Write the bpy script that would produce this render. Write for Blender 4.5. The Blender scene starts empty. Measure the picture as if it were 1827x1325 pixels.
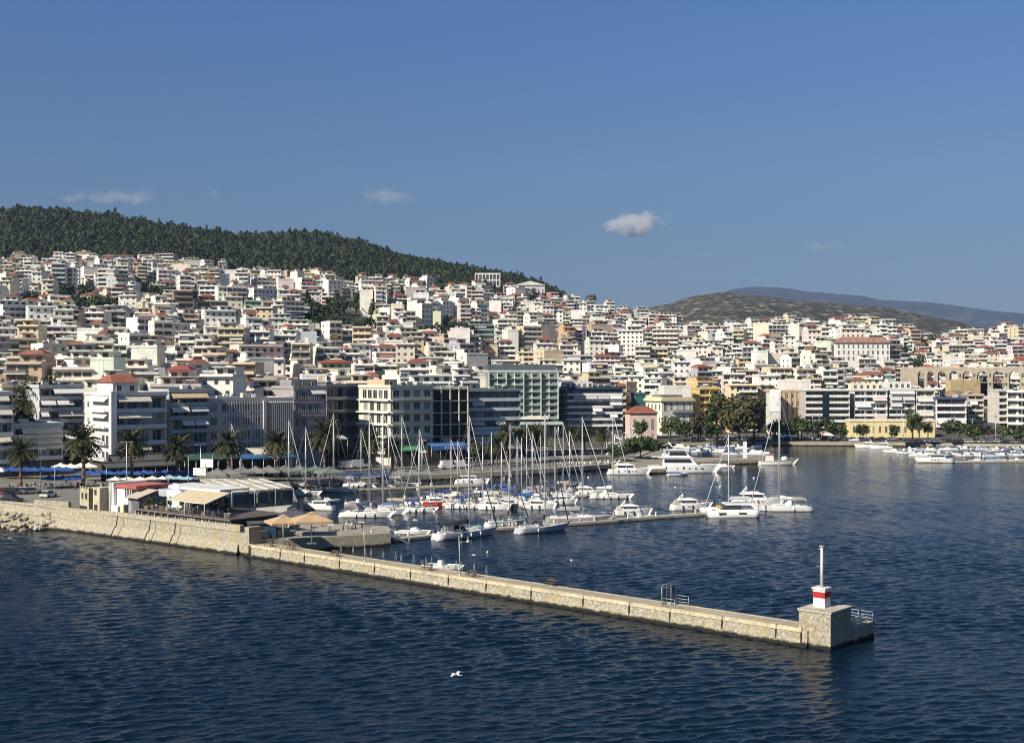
import bpy, math, random
import numpy as np
from mathutils import Vector, Matrix, noise
rnd = random.Random(11)
PI = math.pi
F = 2200.0; CX = 913.5; CY = 662.5; H = 31.0     # focal length in photo pixels, picture centre, eye height
def PD(px, D): return ((px - CX) * D / F, D)
def W(px, py, z=0.0):
    D = (H - z) * F / (py - CY); return ((px - CX) * D / F, D)
def pxof(x, y): return CX + x / y * F
def pyof(y, z): return CY - (z - H) / y * F
def R(a): return math.radians(a)
C = bpy.context.scene.collection
ip = lambda x, t: float(np.interp(x, t[0::2], t[1::2]))
U = rnd.uniform
ORD = "first second third fourth fifth sixth seventh eighth ninth tenth eleventh twelfth thirteenth fourteenth fifteenth sixteenth seventeenth eighteenth nineteenth twentieth".split()
def ordn(i):
    if i == 99: return 'hundredth'
    if i > 99: return 'hundred-and-' + ordn(i - 100)
    if i < 20: return ORD[i]
    tens = ['twenty', 'thirty', 'forty', 'fifty', 'sixty', 'seventy', 'eighty', 'ninety'][(i + 1) // 10 - 2]
    u = (i + 1) % 10
    return (tens[:-1] + 'ieth') if u == 0 else tens + '-' + ORD[u - 1]
# ------------------------------------------------------------------ materials
MATS = {}
def nd(nt, t, **k):
    n = nt.nodes.new(t)
    for a, b in k.items():
        if a in ('noise_dimensions', 'blend_type', 'data_type', 'operation', 'attribute_name', 'feature', 'vector_type', 'mode', 'distance', 'wave_type', 'bands_direction'): setattr(n, a, b)
        else: n.inputs[a.replace('_', ' ')].default_value = b
    return n
def mat(name, rough=.8, metal=0., amt=.12, scale=.8, bump=0., bscale=3., spec=.5, fine=0., fscale=9., streak=0.):
    """colour comes from the mesh's own paint attribute, varied by weathering noise"""
    m = bpy.data.materials.new(name); m.use_nodes = True; nt = m.node_tree; L = nt.links.new
    b = nt.nodes['Principled BSDF']; b.inputs['Roughness'].default_value = rough; b.inputs['Metallic'].default_value = metal
    b.inputs['Specular IOR Level'].default_value = spec
    at = nt.nodes.new('ShaderNodeAttribute'); at.attribute_name = 'Col'
    g = nt.nodes.new('ShaderNodeNewGeometry')
    out = at.outputs['Color']
    def vary(out, sc, am, stretch=None):
        src = g.outputs['Position']
        if stretch:
            mp = nt.nodes.new('ShaderNodeVectorMath'); mp.operation = 'MULTIPLY'; mp.inputs[1].default_value = stretch; L(src, mp.inputs[0]); src = mp.outputs[0]
        n = nd(nt, 'ShaderNodeTexNoise', Scale=sc, Detail=4., Roughness=.6); L(src, n.inputs['Vector'])
        mr = nt.nodes.new('ShaderNodeMapRange'); mr.inputs['From Min'].default_value = .3; mr.inputs['From Max'].default_value = .7
        mr.inputs['To Min'].default_value = 1 - am; mr.inputs['To Max'].default_value = 1 + am * .6; L(n.outputs['Fac'], mr.inputs['Value'])
        mx = nt.nodes.new('ShaderNodeMix'); mx.data_type = 'RGBA'; mx.blend_type = 'MULTIPLY'; mx.inputs['Factor'].default_value = 1
        L(out, mx.inputs[6]); L(mr.outputs[0], mx.inputs[7]); return mx.outputs[2]
    if amt: out = vary(out, scale, amt)
    if fine: out = vary(out, fscale, fine)
    if streak: out = vary(out, 1.2, streak, (1, 1, .12))
    L(out, b.inputs['Base Color'])
    if bump:
        n = nd(nt, 'ShaderNodeTexNoise', Scale=bscale, Detail=5.); L(g.outputs['Position'], n.inputs['Vector'])
        bp = nt.nodes.new('ShaderNodeBump'); bp.inputs['Strength'].default_value = bump; bp.inputs['Distance'].default_value = .15
        L(n.outputs['Fac'], bp.inputs['Height']); L(bp.outputs[0], b.inputs['Normal'])
    MATS[name] = m; return m
mat('plaster', .85, amt=.16, scale=.25, fine=.12, fscale=2.2, streak=.12)
mat('roofing', .9, amt=.3, scale=.5, fine=.25, fscale=3)
mat('fabric', .9, amt=.1, scale=.6, bump=.2, bscale=2)
mat('gelcoat', .22, amt=.05, scale=1.5, spec=.5)
mat('dark_glass', .08, amt=.3, scale=.4, spec=.8)
mat('metal', .4, .3, amt=.1, scale=2)
mat('wood', .75, amt=.3, scale=2, bump=.2)
mat('bark', .95, amt=.3, scale=3, bump=.5)
mat('leaf', .7, amt=.35, scale=.45, spec=.25)
mat('rubber', .8, amt=.1)
mat('car_paint', .2, .2, amt=.04)
mat('skin_cloth', .85, amt=.08)
mat('stone', .95, amt=.25, scale=.35, fine=.35, fscale=2.5, bump=.8, bscale=1.8)
mat('paving', .92, amt=.18, scale=.15, fine=.2, fscale=1.2)
mat('feather', .8, amt=.05)
def rubble():
    m = bpy.data.materials.new('rubble_masonry'); m.use_nodes = True; nt = m.node_tree; L = nt.links.new
    b = nt.nodes['Principled BSDF']; b.inputs['Roughness'].default_value = .95
    g = nt.nodes.new('ShaderNodeNewGeometry')
    n1 = nd(nt, 'ShaderNodeTexNoise', Scale=2.6, Detail=7., Roughness=.75); L(g.outputs['Position'], n1.inputs['Vector'])
    r1 = nt.nodes.new('ShaderNodeValToRGB'); e = r1.color_ramp.elements
    e[0].position = .32; e[0].color = (.2, .17, .12, 1); e[1].position = .62; e[1].color = (.62, .59, .52, 1)
    k = e.new(.46); k.color = (.37, .33, .25, 1); k = e.new(.54); k.color = (.44, .41, .32, 1)
    L(n1.outputs['Fac'], r1.inputs[0])
    v = nd(nt, 'ShaderNodeTexVoronoi', Scale=3.2); v.feature = 'DISTANCE_TO_EDGE'; L(g.outputs['Position'], v.inputs['Vector'])
    mr = nt.nodes.new('ShaderNodeMapRange'); mr.inputs['From Max'].default_value = .07; mr.inputs['To Min'].default_value = .82; L(v.outputs['Distance'], mr.inputs['Value'])
    mx = nt.nodes.new('ShaderNodeMix'); mx.data_type = 'RGBA'; mx.blend_type = 'MULTIPLY'; mx.inputs['Factor'].default_value = 1
    L(r1.outputs[0], mx.inputs[6]); L(mr.outputs[0], mx.inputs[7])
    # rust and lichen stains running down from the coping
    at = nt.nodes.new('ShaderNodeVectorMath'); at.operation = 'MULTIPLY'; at.inputs[1].default_value = (.5, .5, .12); L(g.outputs['Position'], at.inputs[0])
    n2 = nd(nt, 'ShaderNodeTexNoise', Scale=1., Detail=4.); L(at.outputs[0], n2.inputs['Vector'])
    m2 = nt.nodes.new('ShaderNodeMapRange'); m2.inputs['From Min'].default_value = .5; m2.inputs['From Max'].default_value = .68; L(n2.outputs['Fac'], m2.inputs['Value'])
    s = nt.nodes.new('ShaderNodeMix'); s.data_type = 'RGBA'; s.inputs[7].default_value = (.42, .34, .15, 1)
    mm = nt.nodes.new('ShaderNodeMath'); mm.operation = 'MULTIPLY'; mm.inputs[1].default_value = .55; L(m2.outputs[0], mm.inputs[0]); L(mm.outputs[0], s.inputs[0]); L(mx.outputs[2], s.inputs[6])
    # dark weed band at the waterline
    sp = nt.nodes.new('ShaderNodeSeparateXYZ'); L(g.outputs['Position'], sp.inputs[0])
    n3 = nd(nt, 'ShaderNodeTexNoise', Scale=.9, Detail=3.); L(g.outputs['Position'], n3.inputs['Vector'])
    ad = nt.nodes.new('ShaderNodeMath'); ad.operation = 'MULTIPLY_ADD'; ad.inputs[1].default_value = -.7; L(n3.outputs['Fac'], ad.inputs[0]); L(sp.outputs['Z'], ad.inputs[2])
    m3 = nt.nodes.new('ShaderNodeMapRange'); m3.inputs['From Min'].default_value = -.05; m3.inputs['From Max'].default_value = .22; L(ad.outputs[0], m3.inputs['Value'])
    w = nt.nodes.new('ShaderNodeMix'); w.data_type = 'RGBA'; w.inputs[6].default_value = (.018, .016, .01, 1); L(m3.outputs[0], w.inputs[0]); L(s.outputs[2], w.inputs[7])
    L(w.outputs[2], b.inputs['Base Color'])
    ah = nt.nodes.new('ShaderNodeMath'); ah.operation = 'ADD'; L(n1.outputs['Fac'], ah.inputs[0]); L(mr.outputs[0], ah.inputs[1])
    bp = nt.nodes.new('ShaderNodeBump'); bp.inputs['Strength'].default_value = .9; bp.inputs['Distance'].default_value = .18; L(ah.outputs[0], bp.inputs['Height']); L(bp.outputs[0], b.inputs['Normal'])
    MATS['rubble'] = m
rubble()
# ------------------------------------------------------------------ mesh builder
class MB:
    def __init__(s, T=None):
        s.v = []; s.f = []; s.c = []; s.m = []; s.sm = []; s.T = T
    def P(s, p):
        if s.T:
            ox, oy, oz, c, sn = s.T; return (ox + p[0] * c - p[1] * sn, oy + p[0] * sn + p[1] * c, oz + p[2])
        return p
    def face(s, pts, col, m='plaster', sm=False):
        n = len(s.v); s.v += [s.P(p) for p in pts]; s.f.append(tuple(range(n, n + len(pts)))); s.c.append(col); s.m.append(m); s.sm.append(sm)
    def box(s, x0, x1, y0, y1, z0, z1, col, m='plaster', top=None):
        n = len(s.v); P = s.P
        s.v += [P((x0, y0, z0)), P((x1, y0, z0)), P((x1, y1, z0)), P((x0, y1, z0)), P((x0, y0, z1)), P((x1, y0, z1)), P((x1, y1, z1)), P((x0, y1, z1))]
        for q in ((0, 1, 5, 4), (1, 2, 6, 5), (2, 3, 7, 6), (3, 0, 4, 7), (4, 5, 6, 7), (3, 2, 1, 0)):
            s.f.append(tuple(n + i for i in q)); s.c.append(top if (top and q[0] == 4) else col); s.m.append(m); s.sm.append(False)
    def frust(s, x0, x1, y0, y1, z0, z1, ix0, ix1, iy, col, m='plaster', top=None):
        n = len(s.v); P = s.P
        s.v += [P((x0, y0, z0)), P((x1, y0, z0)), P((x1, y1, z0)), P((x0, y1, z0)), P((x0 + ix0, y0 + iy, z1)), P((x1 - ix1, y0 + iy, z1)), P((x1 - ix1, y1 - iy, z1)), P((x0 + ix0, y1 - iy, z1))]
        for q in ((0, 1, 5, 4), (1, 2, 6, 5), (2, 3, 7, 6), (3, 0, 4, 7), (4, 5, 6, 7), (3, 2, 1, 0)):
            s.f.append(tuple(n + i for i in q)); s.c.append(top if (top and q[0] == 4) else col); s.m.append(m); s.sm.append(False)
    def prism(s, poly, z0, z1, col, m='plaster', top=None, mtop=None):
        k = len(poly); n = len(s.v)
        s.v += [s.P((x, y, z0)) for x, y in poly] + [s.P((x, y, z1)) for x, y in poly]
        for i in range(k):
            j = (i + 1) % k; s.f.append((n + i, n + j, n + k + j, n + k + i)); s.c.append(col); s.m.append(m); s.sm.append(False)
        s.f.append(tuple(n + k + i for i in range(k))); s.c.append(top or col); s.m.append(mtop or m); s.sm.append(False)
        s.f.append(tuple(n + i for i in reversed(range(k)))); s.c.append(col); s.m.append(m); s.sm.append(False)
    def cyl(s, p0, p1, r0, r1=None, n=8, col=(.5, .5, .5), m='metal', caps=True):
        r1 = r0 if r1 is None else r1
        a = Vector(p0); b = Vector(p1); d = (b - a).normalized()
        u = d.orthogonal().normalized(); w = d.cross(u)
        k = len(s.v)
        for c, r in ((a, r0), (b, r1)):
            for i in range(n):
                t = 2 * PI * i / n; s.v.append(s.P(tuple(c + u * (math.cos(t) * r) + w * (math.sin(t) * r))))
        for i in range(n):
            j = (i + 1) % n; s.f.append((k + i, k + j, k + n + j, k + n + i)); s.c.append(col); s.m.append(m); s.sm.append(True)
        if caps:
            s.f.append(tuple(k + i for i in reversed(range(n)))); s.f.append(tuple(k + n + i for i in range(n)))
            s.c += [col, col]; s.m += [m, m]; s.sm += [False, False]
    def tube(s, pts, r, n=6, col=(.5, .5, .5), m='metal'):
        for i in range(len(pts) - 1): s.cyl(pts[i], pts[i + 1], r if not isinstance(r, (list, tuple)) else r[i], r if not isinstance(r, (list, tuple)) else r[i + 1], n, col, m)
    def ball(s, c, rx, ry, rz, col, m='plaster', n=8, k=5):
        b = len(s.v)
        for i in range(k + 1):
            ph = -PI / 2 + PI * i / k
            for j in range(n):
                t = 2 * PI * j / n; s.v.append(s.P((c[0] + rx * math.cos(ph) * math.cos(t), c[1] + ry * math.cos(ph) * math.sin(t), c[2] + rz * math.sin(ph))))
        for i in range(k):
            for j in range(n):
                jj = (j + 1) % n; s.f.append((b + i * n + j, b + i * n + jj, b + (i + 1) * n + jj, b + (i + 1) * n + j)); s.c.append(col); s.m.append(m); s.sm.append(True)
    def loft(s, rings, col, m='plaster', rowcol=None, caps=True, sm=True):
        b = len(s.v); k = len(rings[0])
        for r in rings: s.v += [s.P(p) for p in r]
        for i in range(len(rings) - 1):
            for j in range(k - 1):
                s.f.append((b + i * k + j, b + (i + 1) * k + j, b + (i + 1) * k + j + 1, b + i * k + j + 1)); s.c.append(rowcol[j] if rowcol else col); s.m.append(m); s.sm.append(sm)
        if caps:
            for i in (0, len(rings) - 1): s.f.append(tuple(b + i * k + j for j in range(k))); s.c.append(col); s.m.append(m); s.sm.append(False)
    def mesh(s, name):
        me = bpy.data.meshes.new(name); me.from_pydata(s.v, [], s.f)
        names = list(dict.fromkeys(s.m)); idx = {a: i for i, a in enumerate(names)}
        for a in names: me.materials.append(MATS[a])
        me.polygons.foreach_set('material_index', [idx[a] for a in s.m])
        me.polygons.foreach_set('use_smooth', s.sm)
        cols = np.ones((len(s.f), 4), np.float32); cols[:, :3] = np.array(s.c, np.float32).reshape(-1, 3)
        lens = [len(f) for f in s.f]
        at = me.color_attributes.new('Col', 'FLOAT_COLOR', 'CORNER'); at.data.foreach_set('color', np.repeat(cols, lens, axis=0).ravel())
        me.update(); return me
    def build(s, name, parent=None):
        if not s.f: return None
        return put(name, s.mesh(name), parent)
def put(name, me, parent=None, loc=None, rz=0):
    o = bpy.data.objects.new(name, me); C.objects.link(o)
    if parent: o.parent = parent
    if loc: o.location = loc
    if rz: o.rotation_euler = (0, 0, rz)
    return o
def tag(o, label=None, cat=None, group=None, kind=None):
    if label: o['label'] = label
    if cat: o['category'] = cat
    if group: o['group'] = group
    if kind: o['kind'] = kind
    return o
def root(name, label, cat, loc=(0, 0, 0), rz=0, group=None):
    o = bpy.data.objects.new(name, None); C.objects.link(o); o.location = loc; o.rotation_euler = (0, 0, rz)
    return tag(o, label, cat, group)
KIDS = {}
def kids(o): return [c for c in bpy.data.objects if c.parent == o]
def copy_tree(o, tree=None):
    """tree: cached list (child, [grandchildren])"""
    c = o.copy(); C.objects.link(c)
    if tree is None:
        tree = KIDS.get(o.name)
        if tree is None:
            tree = KIDS[o.name] = [(k, kids(k)) for k in kids(o)]
    for k, gs in tree:
        d = k.copy(); C.objects.link(d); d.parent = c
        for g in gs:
            e = g.copy(); C.objects.link(e); e.parent = d
    return c
def many(proto, spots, lab, group, dz=0, scale=True):
    """spots: (x, y, z, rz, s); first uses the prototype itself; labels count from the left"""
    spots = sorted(spots, key=lambda s: pxof(s[0], s[1]))
    KIDS.pop(proto.name, None); outs = []
    for i, s in enumerate(spots): outs.append(proto if i == 0 else copy_tree(proto))
    for i, (o, s) in enumerate(zip(outs, spots)):
        o.location = s[:3]; o.rotation_euler = (0, 0, s[3])
        if len(s) > 4: o.scale = (s[4],) * 3
        o['label'] = lab(i) if callable(lab) else lab.format(ordn(i))
        o['group'] = group
    return outs
# ------------------------------------------------------------------ the lie of the land
FRONT = [-700, 318, 0, 318, 100, 322, 200, 324, 450, 350, 640, 395, 830, 412, 866, 548, 1110, 570, 1430, 566, 1827, 540, 2500, 520]
QUAY = [-900, 285, 495, 285, 512, 327, 640, 338, 745, 350, 900, 364, 1000, 377, 1090, 392, 1130, 415, 1172, 470, 1200, 508, 1360, 516, 1600, 512, 1827, 498, 2500, 480]
ZF = [-700, 3.9, 0, 3.8, 300, 3.5, 470, 2.2, 560, 1.6, 1100, 1.6, 1400, 1.8, 2500, 1.9]
ZTOP = [-700, 130, 0, 127, 250, 130, 400, 122, 500, 117, 640, 112, 860, 102, 960, 98, 1060, 90, 1110, 84, 1180, 78, 1270, 66, 1400, 70, 1550, 72, 1650, 62, 1827, 66, 2500, 66]
ZRID = [-700, 220, 0, 218, 60, 221, 130, 218, 200, 211, 300, 201, 420, 189, 500, 190, 570, 190, 640, 181, 700, 168, 780, 158, 850, 149, 930, 139, 985, 126, 1040, 113, 1100, 100, 1160, 99, 1250, 80, 1400, 70, 2500, 60]
POW = [-700, 1.1, 1250, 1.1, 1400, .9, 1585, .85, 1660, 1.7, 2500, 1.7]
def gz(x, y):
    px = pxof(x, y); D = y; df = ip(px, FRONT) + 30; zf = ip(px, ZF)
    if D <= df: return zf
    zt = ip(px, ZTOP)
    if D < 1150:
        t = (D - df) / (1150 - df); z = zf + (zt - zf) * t ** ip(px, POW)
        return z + noise.noise((x / 90, y / 90, 3)) * 4 * min(1, t * 4)
    zr = ip(px, ZRID); nz = noise.noise((x / 90, y / 90, 3)) * 4
    if D < 1500: return zt + (zr - zt) * (D - 1150) / 350 + nz
    return zr - (D - 1500) * .22 + nz
def terrain():
    pxs = np.arange(-900, 2740, 13.0); ts = np.concatenate([np.linspace(0, .12, 5)[:-1], np.linspace(.12, 1, 95)])
    v = []; f = []; c = []
    for px in pxs:
        d0 = ip(px, QUAY)
        for t in ts:
            D = d0 + (1850 - d0) * t; x, y = PD(px, D); v.append((x, y, gz(x, y)))
    n = len(ts)
    for i in range(len(pxs) - 1):
        for j in range(n - 1):
            f.append((i * n + j, (i + 1) * n + j, (i + 1) * n + j + 1, i * n + j + 1))
            x, y, z = v[i * n + j]; k = noise.noise((x / 25, y / 25, 0)); k2 = noise.noise((x / 60, y / 60, 5))
            if y > 1150 and pxof(x, y) < 960: q = (.06 + .02 * k, .055 + .02 * k, .03)
            elif y > 1130: q = (.2 + .1 * k, .16 + .09 * k, .10 + .05 * k) if k2 < .15 else (.05, .06, .03)
            elif y > 620: q = (.07 + .04 * k, .07 + .035 * k, .05 + .03 * k)
            elif y > 440: q = (.08 + .03 * k, .08 + .03 * k, .06 + .02 * k)
            else: q = (.2 + .03 * k, .19 + .03 * k, .17 + .03 * k)
            c.append(q)
    mb = MB(); mb.v = v; mb.f = f; mb.c = c; mb.m = ['paving'] * len(f); mb.sm = [True] * len(f)
    tag(mb.build('ground'), kind='structure')
terrain()
def ground_at(px, py, z_off=0):
    """depth on the slope whose ground shows at (px, py)"""
    D = 320.0
    while D < 1500:
        x, y = PD(px, D)
        if pyof(y, gz(x, y)) <= py: return x, y
        D += 4
    return PD(px, 1490)
# hills behind
def ridge(name, prof, dr, d0, d1, zlow, amp, colf, step=8, nd_=40, m='stone', sc=200.):
    pxs = np.arange(prof[0], prof[-2], step); mb = MB(); v = []; c = []; f = []
    for px in pxs:
        zt = H + (CY - ip(px, prof)) / F * dr
        for j in range(nd_):
            D = d0 + (d1 - d0) * j / (nd_ - 1); x, y = PD(px, D)
            t = (D - d0) / (dr - d0) if D < dr else (d1 - D) / (d1 - dr)
            t = max(0, min(1, t)); e = t ** .8
            z = zlow + (zt - zlow) * e
            a = amp * min(1, 3 * t) * (1 - .6 * max(0, t - .6) / .4)
            z += a * (noise.fractal((x / sc, y / sc, 1.7), 1, 2.1, 5)) + amp * .08 * noise.fractal((x / sc * 5, y / sc * 5, 0), 1, 2, 3)
            v.append((x, y, z))
    n = nd_
    for i in range(len(pxs) - 1):
        for j in range(n - 1):
            f.append((i * n + j, (i + 1) * n + j, (i + 1) * n + j + 1, i * n + j + 1)); c.append(colf(*v[i * n + j]))
    mb.v = v; mb.f = f; mb.c = c; mb.m = [m] * len(f); mb.sm = [True] * len(f)
    return mb.build(name)
def scrub(name, m1, m2, m3, sc, th):
    m = bpy.data.materials.new(name); m.use_nodes = True; nt = m.node_tree; L = nt.links.new; b = nt.nodes['Principled BSDF']; b.inputs['Roughness'].default_value = .95; b.inputs['Specular IOR Level'].default_value = .2
    g = nt.nodes.new('ShaderNodeNewGeometry')
    n = nd(nt, 'ShaderNodeTexNoise', Scale=sc, Detail=8., Roughness=.7); L(g.outputs['Position'], n.inputs['Vector'])
    r = nt.nodes.new('ShaderNodeValToRGB'); e = r.color_ramp.elements
    e[0].position = th - .02; e[0].color = m1; e[1].position = th + .12; e[1].color = m3; k = e.new(th + .03); k.color = m2
    L(n.outputs['Fac'], r.inputs[0]); L(r.outputs[0], b.inputs['Base Color'])
    bp = nt.nodes.new('ShaderNodeBump'); bp.inputs['Strength'].default_value = 1; bp.inputs['Distance'].default_value = 3; L(n.outputs['Fac'], bp.inputs['Height']); L(bp.outputs[0], b.inputs['Normal'])
    MATS[name] = m
scrub('scrub_rock', (.05, .05, .04, 1), (.17, .145, .11, 1), (.4, .34, .28, 1), .05, .54)
scrub('far_scrub', (.045, .045, .045, 1), (.08, .075, .065, 1), (.14, .12, .1, 1), .004, .55)
ridge('hill', [930, 640, 1000, 590, 1060, 562, 1120, 553, 1150, 552, 1200, 543, 1240, 528, 1290, 521, 1350, 526, 1450, 535, 1560, 547, 1650, 562, 1720, 575, 1780, 592, 1850, 606, 2500, 640], 2500, 1500, 3400, 20, 16, lambda x, y, z: (1, 1, 1), 7, 70, 'scrub_rock', 260.)['kind'] = 'structure'
ridge('mountain', [1000, 640, 1200, 565, 1265, 530, 1305, 512, 1340, 506, 1390, 506, 1440, 513, 1500, 521, 1540, 525, 1570, 533, 1650, 539, 1740, 549, 1827, 556, 2200, 585, 2700, 640], 10500, 7000, 13000, 0, 70, lambda x, y, z: (1, 1, 1), 7, 50, 'far_scrub', 1500.)['kind'] = 'structure'
# ------------------------------------------------------------------ sea
def sea():
    m = bpy.data.materials.new('sea_water'); m.use_nodes = True; nt = m.node_tree; L = nt.links.new; b = nt.nodes['Principled BSDF']
    b.inputs['Base Color'].default_value = (.0012, .0095, .02, 1); b.inputs['Specular IOR Level'].default_value = .3; b.inputs['Roughness'].default_value = .1; b.inputs['IOR'].default_value = 1.33
    g = nt.nodes.new('ShaderNodeNewGeometry'); hs = []
    for sc, amp, st in ((.5, .3, (.6, 1.3, 1)), (1.6, .35, (.6, 1.3, 1)), (4.5, .12, (.8, 1.2, 1))):
        vm = nt.nodes.new('ShaderNodeVectorMath'); vm.operation = 'MULTIPLY'; vm.inputs[1].default_value = st; L(g.outputs['Position'], vm.inputs[0])
        n = nd(nt, 'ShaderNodeTexNoise', Scale=sc, Detail=3., Roughness=.55, Distortion=.4); L(vm.outputs[0], n.inputs['Vector'])
        mm = nt.nodes.new('ShaderNodeMath'); mm.operation = 'MULTIPLY'; mm.inputs[1].default_value = amp; L(n.outputs['Fac'], mm.inputs[0]); hs.append(mm.outputs[0])
    o = hs[0]
    for h in hs[1:]:
        a = nt.nodes.new('ShaderNodeMath'); a.operation = 'ADD'; L(o, a.inputs[0]); L(h, a.inputs[1]); o = a.outputs[0]
    # calmer water inside the breakwater and patches of wind
    sp = nt.nodes.new('ShaderNodeSeparateXYZ'); L(g.outputs['Position'], sp.inputs[0])
    ca = nt.nodes.new('ShaderNodeMapRange'); ca.inputs['From Min'].default_value = 190; ca.inputs['From Max'].default_value = 330; ca.inputs['To Min'].default_value = 1; ca.inputs['To Max'].default_value = .5; L(sp.outputs['Y'], ca.inputs['Value'])
    pn = nd(nt, 'ShaderNodeTexNoise', Scale=.02, Detail=3.); L(g.outputs['Position'], pn.inputs['Vector'])
    pm = nt.nodes.new('ShaderNodeMapRange'); pm.inputs['From Min'].default_value = .3; pm.inputs['From Max'].default_value = .7; pm.inputs['To Min'].default_value = .6; pm.inputs['To Max'].default_value = 1.25; L(pn.outputs['Fac'], pm.inputs['Value'])
    mu = nt.nodes.new('ShaderNodeMath'); mu.operation = 'MULTIPLY'; L(ca.outputs[0], mu.inputs[0]); L(pm.outputs[0], mu.inputs[1])
    bp = nt.nodes.new('ShaderNodeBump'); bp.inputs['Distance'].default_value = .3; L(mu.outputs[0], bp.inputs['Strength']); L(o, bp.inputs['Height']); L(bp.outputs[0], b.inputs['Normal'])
    MATS['sea'] = m
    # real wave relief where the water is seen close, a flat sheet beyond it
    g = np.random.RandomState(4); q = 42000
    Ds = np.exp(np.linspace(math.log(86), math.log(540), 1250)); ps = np.linspace(-160, 1990, 1150)
    DD, PP = np.meshgrid(Ds, ps, indexing='ij'); X = (PP - CX) * DD / F; Y = DD; Z = np.zeros_like(X)
    n = 80; lam = np.exp(g.uniform(math.log(.42), math.log(2.9), n)); th = PI / 2 + .35 + g.normal(0, .38, n); ph = g.uniform(0, 6.28, n)
    for l, t, p in zip(lam, th, ph):
        k = 2 * PI / l; a = .031 / k; fade = np.clip((l / (DD * .0015)) / 3 - .6, 0, 1)
        Z += a * fade * np.sin(k * (X * math.cos(t) + Y * math.sin(t)) + p + .8 * np.sin(X / 23 + p) + .8 * np.sin(Y / 31 - p))
    env = 1 + .35 * np.sin(X / 17 + 1.3 * np.sin(Y / 29)) * np.sin(Y / 13 + X / 41)
    calm = np.interp(DD, [150, 230, 330], [1, .8, .42]); e = np.minimum.reduce([np.clip((PP + 160) / 60, 0, 1), np.clip((1990 - PP) / 60, 0, 1), np.clip((DD - 86) / 4, 0, 1), np.clip((540 - DD) / 30, 0, 1)])
    Z *= env * calm * e
    r, c = X.shape; V = np.stack([X, Y, Z], -1).reshape(-1, 3); idx = np.arange(r * c).reshape(r, c)
    Fq = np.stack([idx[:-1, :-1], idx[:-1, 1:], idx[1:, 1:], idx[1:, :-1]], -1).reshape(-1, 4)
    b = len(V); co = [(X[0, 0], 86, 0), (X[0, -1], 86, 0), (X[-1, -1], 540, 0), (X[-1, 0], 540, 0), (-q, -2000, 0), (q, -2000, 0), (q, q, 0), (-q, q, 0)]
    V = np.concatenate([V, np.array(co)]); Fo = np.array([[b + 4, b + 5, b + 1, b], [b + 5, b + 6, b + 2, b + 1], [b + 6, b + 7, b + 3, b + 2], [b + 7, b + 4, b, b + 3]]); Fq = np.concatenate([Fq, Fo])
    me = bpy.data.meshes.new('sea'); me.vertices.add(len(V)); me.vertices.foreach_set('co', V.astype(np.float32).ravel())
    me.loops.add(len(Fq) * 4); me.loops.foreach_set('vertex_index', Fq.astype(np.int32).ravel()); me.polygons.add(len(Fq)); me.polygons.foreach_set('loop_start', np.arange(0, len(Fq) * 4, 4, dtype=np.int32))
    me.update(calc_edges=True); me.polygons.foreach_set('use_smooth', [True] * len(Fq)); me.materials.append(m); tag(put('sea', me), kind='structure')
sea()
# ------------------------------------------------------------------ buildings
WHITE = (.78, .77, .74); CREAM = (.74, .68, .54); GREYP = (.42, .42, .41); DARK = (.035, .04, .045); TERRA = (.27, .095, .06); CONC = (.36, .35, .32)
BLUEG = (.02, .035, .06); BEIGE = (.6, .53, .42); YELL = (.75, .6, .28)
WC = {}
def win_mesh(w, h, fc, gc=DARK, bars=1):
    k = (round(w, 2), round(h, 2), fc, gc, bars)
    if k not in WC:
        a = MB(); t = .09
        a.box(-w / 2, w / 2, -.1, 0, 0, t, fc); a.box(-w / 2, w / 2, -.1, 0, h - t, h, fc)
        a.box(-w / 2, -w / 2 + t, -.097, 0, t, h - t, fc); a.box(w / 2 - t, w / 2, -.097, 0, t, h - t, fc)
        for i in range(bars):
            x = -w / 2 + w * (i + 1) / (bars + 1); a.box(x - .035, x + .035, -.09, 0, t, h - t, fc)
        p = MB(); p.box(-w / 2 + t, w / 2 - t, -.03, .0, t, h - t, gc, 'dark_glass')
        WC[k] = (a.mesh('window'), p.mesh('pane'))
    return WC[k]
def window(par, x, y, z, w, h, fc=(.6, .6, .58), rz=0, gc=DARK, bars=1, y0=0):
    if rnd.random() < .22: gc = rnd.choice(CURT)
    a, p = win_mesh(w, h, fc, gc, bars)
    o = put('window', a, par, (x, y, z), rz); put('pane', p, o); return o
CURT = [(.3, .29, .27), (.16, .17, .18), (.42, .41, .38)]
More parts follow.
